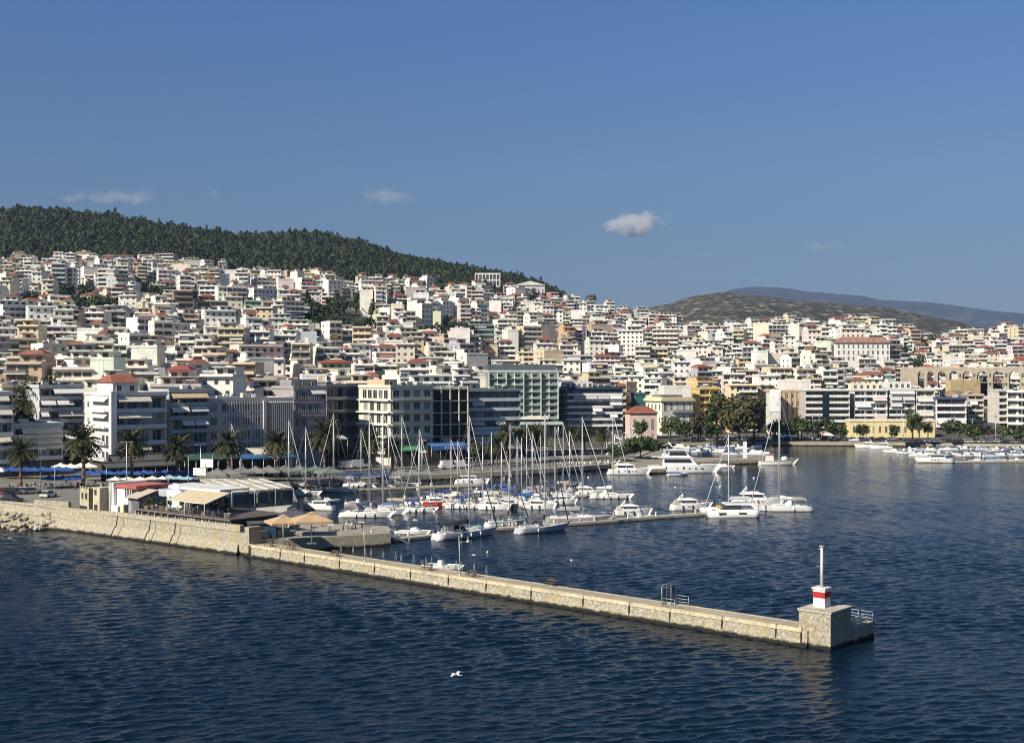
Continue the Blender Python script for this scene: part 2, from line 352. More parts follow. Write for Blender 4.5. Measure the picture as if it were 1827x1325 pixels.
def roof_clutter(par, w, d, h, n=None, dep0=0, r=rnd):
    """stair heads, tanks, panels, aerials in local coordinates x 0..w, y 0..d"""
    for _ in range(n if n is not None else int(w * d / 45) + 1):
        x = r.uniform(.08, .9) * w; y = r.uniform(.2, .9) * d; k = r.random(); mb = MB()
        if k < .3: mb.box(x, x + r.uniform(1, 2.4), y, y + r.uniform(1, 2), h, h + r.uniform(.8, 1.8), r.choice([WHITE, GREYP, BEIGE, (.55, .54, .5)]))
        elif k < .6:
            mb.face([(x, y, h + .3), (x + 1.9, y, h + .3), (x + 1.9, y + 1.2, h + 1.3), (x, y + 1.2, h + 1.3)], (.02, .025, .04), 'dark_glass')
            mb.cyl((x + .1, y + 1.3, h + 1.4), (x + 1.8, y + 1.3, h + 1.4), .28, n=6, col=(.75, .75, .75))
            mb.box(x, x + .08, y + 1.1, y + 1.35, h, h + 1.3, GREYP, 'metal'); mb.box(x + 1.8, x + 1.88, y + 1.1, y + 1.35, h, h + 1.3, GREYP, 'metal')
        elif k < .8: mb.cyl((x, y, h), (x, y, h + r.uniform(1.5, 4)), .05, n=4, col=(.3, .3, .3))
        else:
            mb.cyl((x, y, h), (x, y, h + 1), .05, n=4, col=(.4, .4, .4)); mb.ball((x, y, h + 1.2), .5, .25, .5, (.7, .7, .7), n=7, k=4)
        mb.build('stair_head' if k < .3 else 'solar_heater' if k < .6 else 'aerial' if k < .8 else 'satellite_dish', par)
def awning(par, x0, x1, y, z, out, drop, col, stripes=None, name='awning', label=None):
    a = MB(); n = max(1, int((x1 - x0) / 1.1)) if stripes else max(1, int((x1 - x0) / 2.8))
    for i in range(n):
        xa = x0 + (x1 - x0) * i / n; xb = x0 + (x1 - x0) * (i + 1) / n - (.05 if not stripes else 0)
        c = stripes if (stripes and i % 2) else col
        a.face([(xa, y - out, z - drop), (xb, y - out, z - drop), (xb, y, z), (xa, y, z)], c, 'fabric')
        a.face([(xb, y - out, z - drop - .03), (xa, y - out, z - drop - .03), (xa, y, z - .04), (xb, y, z - .04)], c, 'fabric')
        a.face([(xa, y - out, z - drop - .25), (xb, y - out, z - drop - .25), (xb, y - out, z - drop), (xa, y - out, z - drop)], c, 'fabric')
    o = a.build(name, par); 
    if label: o['label'] = label
    return o
def solve(c, D, yaw, r, l=None, depth=None):
    X0 = (c - CX) / F * D; k = (r - CX) / F; s, co = math.sin(yaw), math.cos(yaw)
    w = (k * D - X0) / (co - k * s)
    if l is not None:
        kl = (l - CX) / F; depth = (X0 - kl * D) / (s + kl * co)
    return X0, w, depth
NEARB = []   # footprints of the hand-made buildings, to keep the town off them
def front(name, label, c, D, yaw, r, ytop, l=None, depth=14, floors=5, style='balcony', wall=WHITE, bal=WHITE, cat='building', side=None, ground_h=3.6, base=None, bays=4, win=None, awn=(), roofc=None, group=None, clutter=None, pent=None, sidewin=None, gcol=DARK, awc=(.62, .58, .5), recess=True, rail=False, base_z=None):
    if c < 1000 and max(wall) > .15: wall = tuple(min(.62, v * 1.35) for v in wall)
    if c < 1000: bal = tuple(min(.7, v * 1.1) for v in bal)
    yaw = R(yaw); X0, w, d = solve(c, D, yaw, r, l, depth)
    z0 = gz(X0, D) if base_z is None else base_z
    h = H - (ytop - CY) * D / F - z0
    o = root(name, label, cat, (X0, D, z0), yaw, group)
    fh = (h - ground_h) / floors
    NEARB.append((X0, D, yaw, w, d, h))
    side = side or wall
    a = MB(); sb = 1.5 if (style in ('balcony', 'bands') and recess) else 0
    a.box(0, w, sb, d, ground_h if sb else -12, h, wall)
    if sb: a.box(0, w, .6, d - .01, -4, ground_h - .003, (.1, .1, .1) if base is None else base)
    # ends of recessed balconies
    if sb:
        a.box(-.003, .3, 0, sb, ground_h, h, side); a.box(w - .3, w + .003, 0, sb, ground_h, h, side)
        a.box(-.003, w + .003, 0, sb, h - .35, h + .003, wall)
    # storey lines on the sides
    for k in range(floors + 1):
        z = ground_h + k * fh
        a.box(-.05, 0, sb + .1, d, z - .12, z + .12, side)
    a.build('wall', o)
    rf = MB(); pr = .7
    rf.box(-.25, w + .25, -.25 + (0 if not sb else -.2), d + .2, h, h + .25, roofc or wall, top=(.3, .29, .27))
    for q in ((-.2, w + .2, -.15, 0), (-.2, w + .2, d - .1, d + .1), (-.2, -.02, 0, d - .1), (w + .02, w + .2, 0, d - .1)): rf.box(*q, h + .25, h + .25 + pr, roofc or wall)
    rf = rf.build('roof', o)
    roof_clutter(o, w, d, h + .25, clutter)
    if pent:
        x0, x1, ph, pc = pent[:4]; p = MB(); p.box(w * x0, w * x1, d * .25, d * .8, h + .25, h + .25 + ph, pc)
        pw = p.build('roof_room', o)
        n = max(1, int(w * (x1 - x0) / 2.6))
        for i in range(n): window(o, w * x0 + w * (x1 - x0) * (i + .5) / n, d * .25, h + .25 + ph * .25, 1.3, ph * .5)
        if len(pent) > 4: p = MB(); p.frust(w * x0 - .5, w * x1 + .5, d * .25 - .5, d * .8 + .5, h + .25 + ph, h + ph + 2.2, w * .12, w * .12, d * .25, TERRA, 'roofing'); p.build('roof_tiles', o)
    m = win or max(2, int(w / 3))
    for k in range(floors):
        z = ground_h + k * fh
        if style in ('balcony', 'bands'):
            b = MB(); yo = -.35 if sb else -1.3
            b.box(0 if sb else .2, w if sb else w - .2, yo, sb - .003, z - .16, z, bal)
            if not rail: b.box(.0, w, yo - .12, yo, z - .16, z + .95, bal); b.box(.003, .12, yo, -.003, z, z + .95, bal); b.box(w - .12, w - .003, yo, -.003, z, z + .95, bal)
            else:
                b.box(0, w, yo - .05, yo, z + .95, z + 1.02, (.5, .5, .5), 'metal'); b.box(0, w, yo - .03, yo - .01, z + .05, z + .9, (.16, .2, .22), 'dark_glass')
            b.build('balcony', o)
            for i in range(m):
                x = .4 + (w - .8) * (i + .5) / m; ww = (w - .8) / m * (.72 if style == 'balcony' else .94)
                window(o, x, sb, z + .05, ww, fh - .7, gc=gcol, bars=1 if style == 'balcony' else 2)
            if style == 'balcony' and bays:
                dv = MB()
                for i in range(1, bays): x = w * i / bays; dv.box(x - .08, x + .08, -.2, sb - .003, z, z + fh - .16, wall)
                dv.build('divider', o)
        elif style == 'office':
            for i in range(m):
                x = w * (i + .5) / m; window(o, x, 0, z + .9, w / m * .62, fh * .58, bars=1, gc=gcol)
        elif style == 'classic':
            for i in range(m): window(o, w * (i + .5) / m, 0, z + .5, 1.2, fh * .66, fc=WHITE)
        elif style == 'frame':
            pass
    if style == 'office':
        for k in range(floors + 1): b = MB(); z = ground_h + k * fh; b.box(-.1, w + .1, -.25, 0, z - .3, z + .15, wall); b.build('string_course', o)
    # windows on the sunlit end wall
    if sidewin and d:
        n, ww, hh = sidewin
        for k in range(floors):
            for i in range(n): window(o, 0, d * (i + .6) / (n + .4), ground_h + k * fh + .9, ww, hh, rz=-PI / 2, gc=gcol)
    for a_ in awn:
        k, x0, x1 = a_[:3]; c_ = a_[3] if len(a_) > 3 else awc
        awning(o, w * x0, w * x1, -.4 if sb else -.1, ground_h + (k + 1) * fh - .3, 1.25, 1.15, c_)
    return o, w, d, h, z0, fh
GREY2 = (.34, .35, .36); LB = (.5, .52, .53)
# -- left, nearest
front('apartment_building', 'grey apartment block with open balconies cut by the edge of the picture', -60, 312, 38, 23, 705, l=-110, floors=5, wall=GREY2, bal=(.45, .46, .47), awn=((3, .5, .98), (1, .4, .95), (4, .55, .9)))
front('beige_building', 'plain beige blank-walled block behind the edge-of-picture flats', 4, 362, 30, 62, 690, depth=12, floors=4, style='office', win=2, wall=(.45, .4, .33))
front('low_building', 'low blue-grey building with long striped awnings and dark glass roof terrace', 24, 322, 38, 112, 762, depth=13, floors=3, wall=(.3, .36, .4), bal=(.5, .54, .56), ground_h=4, awn=((2, .15, .95), (1, .15, .95)), bays=2)
front('terraced_building', 'white stepped block with many loose white awnings beside the tall palm', 70, 342, 38, 149, 692, depth=13, floors=6, wall=(.36, .38, .4), bal=LB, awn=((5, .3, .98, WHITE), (4, .02, .35, WHITE), (4, .38, .75, WHITE), (3, .02, .2, WHITE), (3, .4, .98), (1, .55, .98, WHITE), (0, .4, .98, WHITE)), clutter=8)
o, w, d, h, z0, fh = front('corner_building', 'white corner block with tall white fin and rows of striped awnings', 203, 318, 40, 297, 706, l=151, floors=4, wall=(.55, .54, .5), bal=WHITE, side=WHITE, ground_h=4.2, awn=((3, .05, .68), (2, .05, .68), (0, .02, .25), (0, .42, .68)), bays=2, pent=(.12, .6, 3.2, WHITE, 1), base=(.06, .06, .06))
p = MB(); p.box(-1.2, .35, -1.3, .35, 4, h + 1.2, WHITE); p.build('fin', o)
for k in range(4):
    p = MB(); z = 4.2 + k * fh; p.box(-1.3, -.003, 3, d * .72, z - .15, z + 0.0, WHITE); p.box(-1.36, -1.25, 3, d * .72, z, z + .9, (.5, .5, .48) if k < 2 else WHITE); p.build('side_balcony', o)
    if k > 1:
        p = MB(); y0, y1 = 3.1, d * .7; z = 4.2 + (k + 1) * fh - .3
        p.face([(0, y0, z), (0, y1, z), (-1.5, y1, z - 1.3), (-1.5, y0, z - 1.3)], (.68, .64, .56), 'fabric'); p.build('side_awning', o)
    else:
        for j in range(2): window(o, 0, 3.6 + j * 2.6 + .6, 4.2 + k * fh + .05, 1.6, 2.3, rz=-PI / 2)
    window(o, 0, d * .86, 4.2 + k * fh + 1, 1.2, 1.5, rz=-PI / 2)
front('apartment_building', 'narrow grey block with three white awning rows between corner block and office', 302, 334, 38, 371, 700, depth=14, floors=5, wall=(.3, .32, .33), bal=(.38, .41, .42), awn=((4, .03, .97, (.6, .45, .28)), (3, .03, .48, WHITE), (3, .52, .97, WHITE), (2, .3, .62, WHITE), (2, .64, .97, WHITE)), clutter=6)
# office with fins
o, w, d, h, z0, fh = front('office_building', 'long grey four-storey office with pale vertical fins and a flat overhanging roof', 372, 343, 38, 522, 716, depth=16, floors=4, style='office', wall=(.44, .42, .41), ground_h=4.5, win=8, gcol=(.05, .055, .06), clutter=10)
fx = w * .63
for k in range(4):
    z = 4.5 + k * fh
    for i in range(15):
        x = w * .2 + (fx - w * .2) * i / 14; p = MB(); p.box(x - .11, x + .11, -.42, -.102, z + .3, z + fh - .35, (.62, .6, .58)); p.build('fin', o)
p = MB(); p.box(fx, fx + .9, -.9, 0, 4, h, (.62, .6, .55)); p.build('pilaster', o)
for i in range(13):
    x = fx + 1.4 + (w - fx - 1.7) * i / 12; p = MB(); p.box(x - .13, x + .13, -.8, -.27, 4.3, h - .3, (.6, .59, .56)); p.build('fin', o)
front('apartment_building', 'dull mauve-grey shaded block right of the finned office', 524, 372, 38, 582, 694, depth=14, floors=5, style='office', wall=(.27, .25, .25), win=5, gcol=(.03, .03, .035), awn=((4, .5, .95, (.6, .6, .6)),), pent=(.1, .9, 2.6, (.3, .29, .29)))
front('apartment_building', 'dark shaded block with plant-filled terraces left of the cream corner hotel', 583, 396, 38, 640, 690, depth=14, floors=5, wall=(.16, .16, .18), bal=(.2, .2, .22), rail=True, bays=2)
o, w, d, h, z0, fh = front('corner_hotel', 'cream five-storey corner hotel with bright banded left wall and beige long awning', 697, 385, 41, 771, 692, l=640, floors=5, style='office', wall=(.5, .46, .4), side=(.74, .7, .6), ground_h=5, win=4, sidewin=None, clutter=9, pent=(.05, .35, 2.4, (.6, .45, .3)))
for k in range(5):
    z = 5 + k * fh; p = MB(); p.box(-1.15, -.05, -.2, d * (1 if k < 4 else .97), z - .25, z + .1, (.78, .74, .64)); p.box(0, w, -1.1, -.253, z - .25, z + .1, (.55, .52, .46)); p.build('balcony', o)
    for i in range(4 if k < 4 else 5): window(o, 0, 1.6 + (d - 3) * (i + .3) / (4 if k < 4 else 5), z + .4, 2.2, fh - 1., rz=-PI / 2, fc=(.7, .68, .6))
awning(o, .3, w * .98, -.3, 4.9, 1.6, 1.2, (.66, .63, .56))
p = MB(); p.face([(-.1, 0.3, 5), (-.1, d * .95, 5), (-1.9, d * .95, 3.6), (-1.9, .3, 3.6)], (.74, .66, .5), 'fabric'); p.build('side_awning', o)
# bare frame
o, w, d, h, z0, fh = front('unfinished_building', 'unfinished black-voided concrete frame building beside the cream corner hotel', 768, 398, 32, 833, 694, depth=14, floors=5, style='frame', wall=(.02, .02, .02), ground_h=4.6, roofc=(.6, .58, .5))
for i in range(5): x = .2 + (w - .4) * i / 4; p = MB(); p.box(x - .2, x + .2, -1.2, -.8, 3, h + .9, (.6, .56, .46)); p.build('column', o)
for k in range(6): z = 4.6 + k * fh; p = MB(); p.box(-.05, w + .05, -1.1 if k else -1.1, -.005, z - .2, z + .12, (.5, .47, .42)); p.build('floor_slab', o)
awning(o, w * .26, w * .5, -.9, 4.6 + fh * .9, 1.3, 1.2, (.45, .38, .32))
front('apartment_building', 'blue-glass block with shaded glass balconies and planted roof edge', 835, 410, 24, 928, 698, depth=16, floors=6, style='bands', wall=(.12, .16, .19), bal=(.5, .55, .58), rail=False, gcol=(.04, .08, .11), awn=((4, .06, .3, (.55, .52, .45)), (2, .06, .3, (.5, .52, .5)), (2, .5, .7, (.5, .52, .5)), (1, .06, .85, (.5, .6, .6)), (0, .1, .6, (.7, .7, .68))), clutter=3)
# the green hotel
o, w, d, h, z0, fh = front('hotel', 'tall green-grey hotel with a pale grid front and a dark set-back top floor', 872, 545, 8, 995, 664, depth=16, floors=7, base_z=3, style='office', wall=(.19, .22, .2), ground_h=7, win=1, gcol=(.05, .07, .07), roofc=(.5, .6, .56), clutter=4, pent=(.0, 1.0, 3.2, (.1, .12, .14)), side=(.4, .42, .4))
for c_ in [c_ for c_ in kids(o) if c_.name.startswith('window')]:
    for g_ in kids(c_): bpy.data.objects.remove(g_)
    bpy.data.objects.remove(c_)
for i in range(5): x = w * (i / 4); p = MB(); p.box(x - .22, x + .22, -1.5, -.005, 6.8, h, (.5, .54, .5)); p.build('fin', o)
for k in range(7):
    z = 7 + k * fh
    p = MB(); p.box(.3, w - .3, -1.3, -.255, z - .1, z + .08, (.26, .34, .31)); p.build('floor_slab', o)
    for i in range(4):
        x = w * (i + .5) / 4; window(o, x + 1.2, 0, z + .1, 2.6, fh - .7, fc=(.5, .55, .52), gc=(.03, .045, .05)); p = MB(); p.box(x + .0, x + 2.9, -1.35, -1.3, z + .08, z + 1, (.3, .42, .4), 'dark_glass'); p.build('balcony_glass', o)
        p = MB(); p.box(x - .25, x + .05, -.9, 0, z + .1, z + fh - .4, (.75, .77, .75)); p.build('curtain', o)
p = MB(); p.box(-w * .2, w + 1.2, -7, -.005, 4.6, 5.8, (.55, .63, .62)); p.build('terrace_canopy', o)
for i in range(6): x = w * (i + .1) / 5.2; p = MB(); p.cyl((x, -6, 0), (x, -6, 4.6), .2, n=6, col=(.5, .55, .55)); p.build('column', o)
awning(o, w * .25, w * .85, -.2, 8.4, 4.5, 1.3, (.62, .6, .56))
# glass building with rounded corner
o, w, d, h, z0, fh = front('glass_building', 'dark glass block with white balcony bands and a rounded left corner', 1012, 560, 12, 1111, 694, depth=16, floors=6, style='bands', wall=(.04, .06, .1), side=(.1, .12, .16), bal=(.78, .8, .82), ground_h=4.4, win=9, gcol=(.02, .04, .07), awn=((4, .1, .31, (.5, .48, .46)), (4, .32, .53, (.5, .48, .46)), (4, .54, .75, (.5, .48, .46)), (4, .76, .98, WHITE), (3, .76, .98, WHITE), (2, .45, .62, WHITE), (1, .76, .9, WHITE)), pent=(.0, .5, 3, WHITE), clutter=8)
for k in range(7):
    z = 4.4 + k * fh; p = MB(); pts = [(0, -.4)] + [(-3.6 * math.sin(t), -.4 + 3.6 * (1 - math.cos(t))) for t in np.linspace(.2, PI / 2, 6)] + [(-3.6, d - 1), (0, d - 1)]
    p.prism(pts[::-1], z - .16, z + .14, (.5, .52, .56)); p.build('balcony', o)
p = MB(); pts = [(-2.8 * math.sin(t), .5 + 2.8 * (1 - math.cos(t))) for t in np.linspace(0, PI / 2, 7)] + [(-2.8, d - 1.5), (-.01, d - 1.5)]
p.prism(pts[::-1], 4, h, BLUEG, 'dark_glass'); p.build('curved_glazing', o)
front('tan_building', 'tan blank party wall with a diagonal shadow beside the dark glass block', 1118, 612, 40, 1136, 684, l=1106, floors=6, style='office', wall=(.6, .46, .28), side=(.62, .5, .33), win=1)
front('scaffolded_building', 'small building wrapped in dark teal netting beside the yellow mansion', 1134, 600, 10, 1152, 704, depth=8, floors=4, style='frame', wall=(.03, .12, .13), clutter=0)
# mansion
o, w, d, h, z0, fh = front('mansion', 'cream neoclassical mansion with green doors, balconies and a heavy yellow cornice', 1181, 565, 24, 1236, 712, l=1152, floors=2, style='classic', wall=(.78, .75, .66), side=(.78, .7, .5), ground_h=4.8, win=5, sidewin=(4, 1.2, 2.8), clutter=2, gcol=(.04, .06, .05), roofc=(.78, .68, .42), pent=(.1, .8, 1.6, (.2, .2, .2)))
p = MB(); p.box(-.9, w + .9, -.9, d + .5, h - 1.0, h - .003, (.78, .68, .44)); p.build('cornice', o)
p = MB(); p.box(w * .3, w * .98, -1.2, 0, 4.7 + fh, 4.85 + fh, WHITE); p.box(w * .3, w * .98, -1.2, -1.12, 4.85 + fh, 5.7 + fh, (.3, .33, .3)); p.build('balcony', o)
for i in range(5): window(o, w * (i + .5) / 5, 0, 1.2, 1.2, 2.2, fc=WHITE)
# pink house
o, w, d, h, z0, fh = front('pink_house', 'small pink two-storey house with a red tiled hip roof and yellow base', 1124, 536, 8, 1172, 738, depth=9, floors=1, style='classic', wall=(.68, .53, .47), ground_h=3.4, win=3, clutter=0, gcol=(.06, .05, .05), roofc=(.5, .2, .12))
p = MB(); p.frust(-.8, w + .8, -.8, d + .8, h + .26, h + 3.2, w * .35, w * .35, d * .48, TERRA, 'roofing'); p.build('roof_tiles', o)
for i in range(3): window(o, w * (i + .5) / 3, 0, .6, 1.1, 1.7, fc=WHITE)
# behind the park
front('yellow_building', 'mustard block with loggias and a dark top floor left of the big park tree', 1248, 600, 10, 1284, 694, depth=12, floors=5, wall=(.66, .5, .2), bal=(.66, .5, .22), recess=True, bays=2)
front('apartment_building', 'white balconied block with a lilac right wing behind the park trees', 1290, 610, -8, 1330, 668, depth=14, floors=7, wall=(.7, .68, .66), bal=WHITE, bays=2)
front('apartment_building', 'tan-framed six-storey block behind the white advertising banner', 1341, 620, 4, 1420, 682, depth=14, floors=6, wall=(.56, .48, .36), bal=(.62, .58, .5), bays=3)
front('apartment_building', 'pale green and grey long block above the banded office on the seafront', 1400, 660, 2, 1484, 660, depth=14, floors=7, wall=(.62, .62, .46), bal=(.6, .61, .5), bays=4)
o, w, d, h, z0, fh = front('tan_building', 'brown-ribbed narrow block beside the white advertising banner', 1392, 575, 0, 1430, 700, depth=12, floors=4, style='office', wall=(.42, .32, .22), win=4, ground_h=5)
for i in range(4): x = w * (.1 + .26 * i); p = MB(); p.box(x, x + w * .13, -.5, 0, 4, h, (.52, .4, .28)); p.build('rib', o)
bo = root('advertising_banner', 'tall blank white banner with a faint pink mark on a blank wall', 'banner', (*PD(1373, 566), 2), 0)
p = MB(); p.box(-.0, 5.1, .05, 8, 0, 19.4, (.7, .68, .63)); p.build('support_wall', bo); p = MB(); p.box(.05, 5.05, -.15, .04, 10.5, 20.9, (.82, .82, .82), 'fabric'); p.build('sheet', bo); p = MB(); p.box(3.1, 4.2, -.17, -.152, 13.2, 14.6, (.75, .5, .55), 'fabric'); p.box(2.3, 2.9, -.17, -.152, 12.4, 13.2, (.75, .6, .6), 'fabric'); p.build('pink_mark', bo)
# right row
o, w, d, h, z0, fh = front('office_building', 'white and black banded office with a dark glass stair slot', 1437, 564, -2, 1516, 697, depth=16, floors=6, style='bands', wall=(.5, .5, .48), bal=(.72, .72, .68), ground_h=3.4, win=6, gcol=(.02, .03, .035), clutter=4, roofc=(.7, .7, .64))
p = MB(); p.box(w * .38, w * .38 + 3, -.6, 0, 6, h - .1, (.01, .02, .03), 'dark_glass'); p.build('stair_glazing', o)
front('apartment_building', 'white apartment block with pink-tinted awnings above the long yellow hall', 1524, 566, -2, 1583, 697, depth=15, floors=5, wall=(.7, .7, .7), bal=(.78, .78, .78), side=WHITE, ground_h=6, bays=3, awn=((3, .55, .98, (.6, .5, .45)), (2, .02, .5, WHITE), (0, .6, .98, (.55, .4, .36))), pent=(0, .95, 3.2, (.76, .72, .55)))
front('apartment_building', 'white and blue-grey block with solar panels along its roof and pulled awnings', 1586, 567, -2, 1632, 696, depth=15, floors=5, wall=(.6, .61, .64), bal=(.72, .73, .75), ground_h=6, bays=2, awn=((4, .02, .98, (.62, .62, .62)), (3, .02, .48, (.5, .5, .52)), (3, .52, .98, (.5, .5, .52)), (2, .02, .5, (.6, .52, .5))), pent=(.05, .95, 3.6, WHITE), clutter=14)
front('apartment_building', 'narrow cream block with full-width awnings next to the white framed block', 1635, 566, -3, 1668, 697, depth=15, floors=5, wall=(.66, .62, .54), bal=(.72, .7, .64), ground_h=4, bays=1, awn=((3, .05, .95, (.62, .6, .55)), (1, .05, .95, (.6, .56, .5)), (0, .05, .95, (.66, .5, .42))))
front('apartment_building', 'white framed block with navy top-floor wall and four open loggias', 1671, 560, -3, 1724, 712, depth=15, floors=4, wall=(.06, .08, .16), bal=(.8, .8, .8), side=WHITE, ground_h=4, bays=2, gcol=(.03, .04, .08), awn=((0, .02, .98, (.66, .62, .58)),))
o = root('domed_hall', 'old hall with a rounded brown tiled dome roof behind the navy block', 'hall', (*PD(1703, 592), 16.5)); p = MB()
p.box(-5, 5, -4, 5, -13, 2, (.62, .42, .2)); p.build('wall', o); p = MB(); p.ball((0, .5, 2), 5.6, 5.4, 3.6, (.22, .17, .11), 'roofing', n=16, k=8); p.build('dome', o)
front('apartment_building', 'beige cluttered block with red plants at the street corner', 1727, 572, -6, 1755, 706, depth=12, floors=6, wall=(.5, .42, .34), bal=(.62, .57, .5), bays=2, awn=((4, .1, .6, WHITE),))
o, w, d, h, z0, fh = front('yellow_hall', 'long low yellow hall with a parapet and dark tall windows on the seafront', 1517, 546, -1, 1668, 752, depth=8, floors=1, style='frame', wall=(.78, .66, .36), ground_h=1, base_z=2, clutter=0, roofc=(.78, .72, .52))
for i in range(13): window(o, w * (i + .6) / 13.2, 0, 1.9, 1.05, 3, fc=(.7, .6, .4), bars=1)
front('corner_house', 'tall white and yellow house at the far side of the sloping street', 1797, 520, -22, 1850, 700, depth=16, floors=5, wall=(.78, .74, .66), side=(.78, .68, .42), bal=(.76, .74, .7), bays=2)
front('apartment_building', 'small white balconied block uphill of the yellow street-corner house', 1782, 600, 4, 1812, 698, depth=12, floors=5, wall=(.6, .58, .52), bal=WHITE, bays=2)
# hillside landmarks
o, w, d, h, z0, fh = front('school_building', 'big white three-storey school with a wide pink-brown hip roof', 1492, 790, 3, 1588, 612, l=1488, floors=3, style='classic', wall=(.8, .79, .76), ground_h=1.5, win=11, base_z=36, clutter=0, gcol=(.05, .04, .04), roofc=(.6, .5, .45))
p = MB(); p.frust(-1, w + 1, -1, d + 1, h + .26, h + 4, 5, 5, d * .42, (.36, .2, .16), 'roofing'); p.build('roof_tiles', o)
o, w, d, h, z0, fh = front('white_college', 'long white grid-fronted college on the ridge at the edge of the pines', 848, 1160, 0, 892, 489, depth=12, floors=3, style='frame', wall=(.09, .1, .12), ground_h=.5, roofc=WHITE, clutter=0)
for i in range(8): p = MB(); x = w * i / 7; p.box(x - .35, x + .35, -.8, 0, 0, h, WHITE); p.build('column', o)
for k in range(4): p = MB(); z = .5 + k * fh; p.box(-.4, w + .4, -.75, -.005, z - .5, z + .5, WHITE); p.build('floor_band', o)
o, w, d, h, z0, fh = front('gabled_hall', 'white hall with a low gable roof on the ridge beside the pines', 920, 1140, 6, 972, 509, depth=14, floors=1, style='classic', wall=(.78, .76, .7), ground_h=.5, win=7, clutter=0)
p = MB(); p.loft([[(-1, -.9, h + .3), (w / 2, -.9, h + 4.2), (w + 1, -.9, h + .3)], [(-1, d + .5, h + .3), (w / 2, d + .5, h + 4.2), (w + 1, d + .5, h + .3)]], (.8, .78, .72), sm=False); p.build('gable_roof', o)
# fortress wall with crenels
o = root('stone_bastion', 'tan crenellated stone bastion wall below the aqueduct', 'bastion', (*PD(1697, 650), 5), R(8)); p = MB(); p.box(0, 16.5, 0, 6, 0, 21, (.55, .42, .24), 'stone'); 
p.build('wall', o)
for i in range(11):
    q = MB(); q.box(i * 1.55, i * 1.55 + .85, -.003, .6, 21, 22, (.55, .42, .24), 'stone'); q.build('merlon', o)
# ------------------------------------------------------------------ aqueduct
def aqueduct():
    x0, y0 = PD(1606, 760); x1, y1 = PD(1950, 690); L_ = math.hypot(x1 - x0, y1 - y0); an = math.atan2(y1 - y0, x1 - x0)
    top = 33.6; o = root('aqueduct', 'pale stone aqueduct with tall arches marching across the slope', 'aqueduct', (x0, y0, 0), an)
    col = (.4, .35, .27)
    def wallarch(name, za, zb, cx, r, zs, thick, xa, xb):
        p = MB(); n = 8   # bay xa..xb with an arch centred cx: front, back, soffit
        arc = [(cx + r * math.cos(t), zs + r * math.sin(t)) for t in np.linspace(0, PI, n + 1)]
        for y, sgn in ((0, 1), (thick, -1)):
            P_ = lambda q: (q[0], y, q[1])
            def F_(*q):
                q = [P_(a) for a in q]; p.face(q if sgn > 0 else q[::-1], col, 'stone')
            F_((xa, za), (cx - r, za), (cx - r, zs), (xa, zs)); F_((cx + r, za), (xb, za), (xb, zs), (cx + r, zs))
            F_((xa, zs), (cx - r, zs), (cx - r, zb), (xa, zb)); F_((cx + r, zs), (xb, zs), (xb, zb), (cx + r, zb))
            for i in range(n):
                a, b = arc[i], arc[i + 1]; F_((b[0], b[1]), (a[0], a[1]), (a[0], zb), (b[0], zb))
        pts = [(cx + r, za)] + arc + [(cx - r, za)]
        for i in range(len(pts) - 1): a, b = pts[i], pts[i + 1]; p.face([(a[0], 0, a[1]), (a[0], thick, a[1]), (b[0], thick, b[1]), (b[0], 0, b[1])], col, 'stone')
        p.face([(xa, 0, zb), (xb, 0, zb), (xb, thick, zb), (xa, thick, zb)], col, 'stone')
        p.face([(xa, 0, za), (xa, 0, zb), (xa, thick, zb), (xa, thick, za)], col, 'stone')
        return p.build(name, o)
    s = 0; k = 0; widths = []
    while s < L_:
        big = min(1, s / 45); wd = 4.8 + 4.4 * big; widths.append((s, wd, big)); s += wd
    for s, wd, big in widths:
        gzv = gz(x0 + math.cos(an) * s, y0 + math.sin(an) * s)
        if s < 7: p = MB(); p.box(s, s + wd, 0, 2.6, gzv - 4, top, col, 'stone'); p.build('pier_wall', o); continue
        zb = top - 1.2; pier = 1.7 + 1.3 * big
        r = (wd - pier) / 2; wallarch('arch', max(10.5, gzv - 2) if big > .5 else gzv - 4, zb, s + wd / 2, r, zb - 1.2 - r, 2.6, s, s + wd)
        if big > .8: wallarch('lower_arch', -3, max(10.5, gzv - 2) - .0, s + wd / 2, r * .95, 5.4, 2.8, s, s + wd)
        if big > .5:
            p = MB(); xx = s + wd
            for zc in (zb - 7.6, zb - 2.6 - 0):
                p.box(xx - .5, xx + .5, -.06, -.01, zc - 2.2, zc, (.07, .06, .05), 'stone')
            p.build('niche', o)
    p = MB(); p.box(-2, L_, -.25, 2.85, top - 1.2, top - .0, (.46, .41, .32), 'stone'); p.build('coping', o)
    p = MB(); p.box(16, L_, -.18, -.0, top - 9.2, top - 8.8, (.46, .41, .32), 'stone'); p.build('string_course', o)
aqueduct()
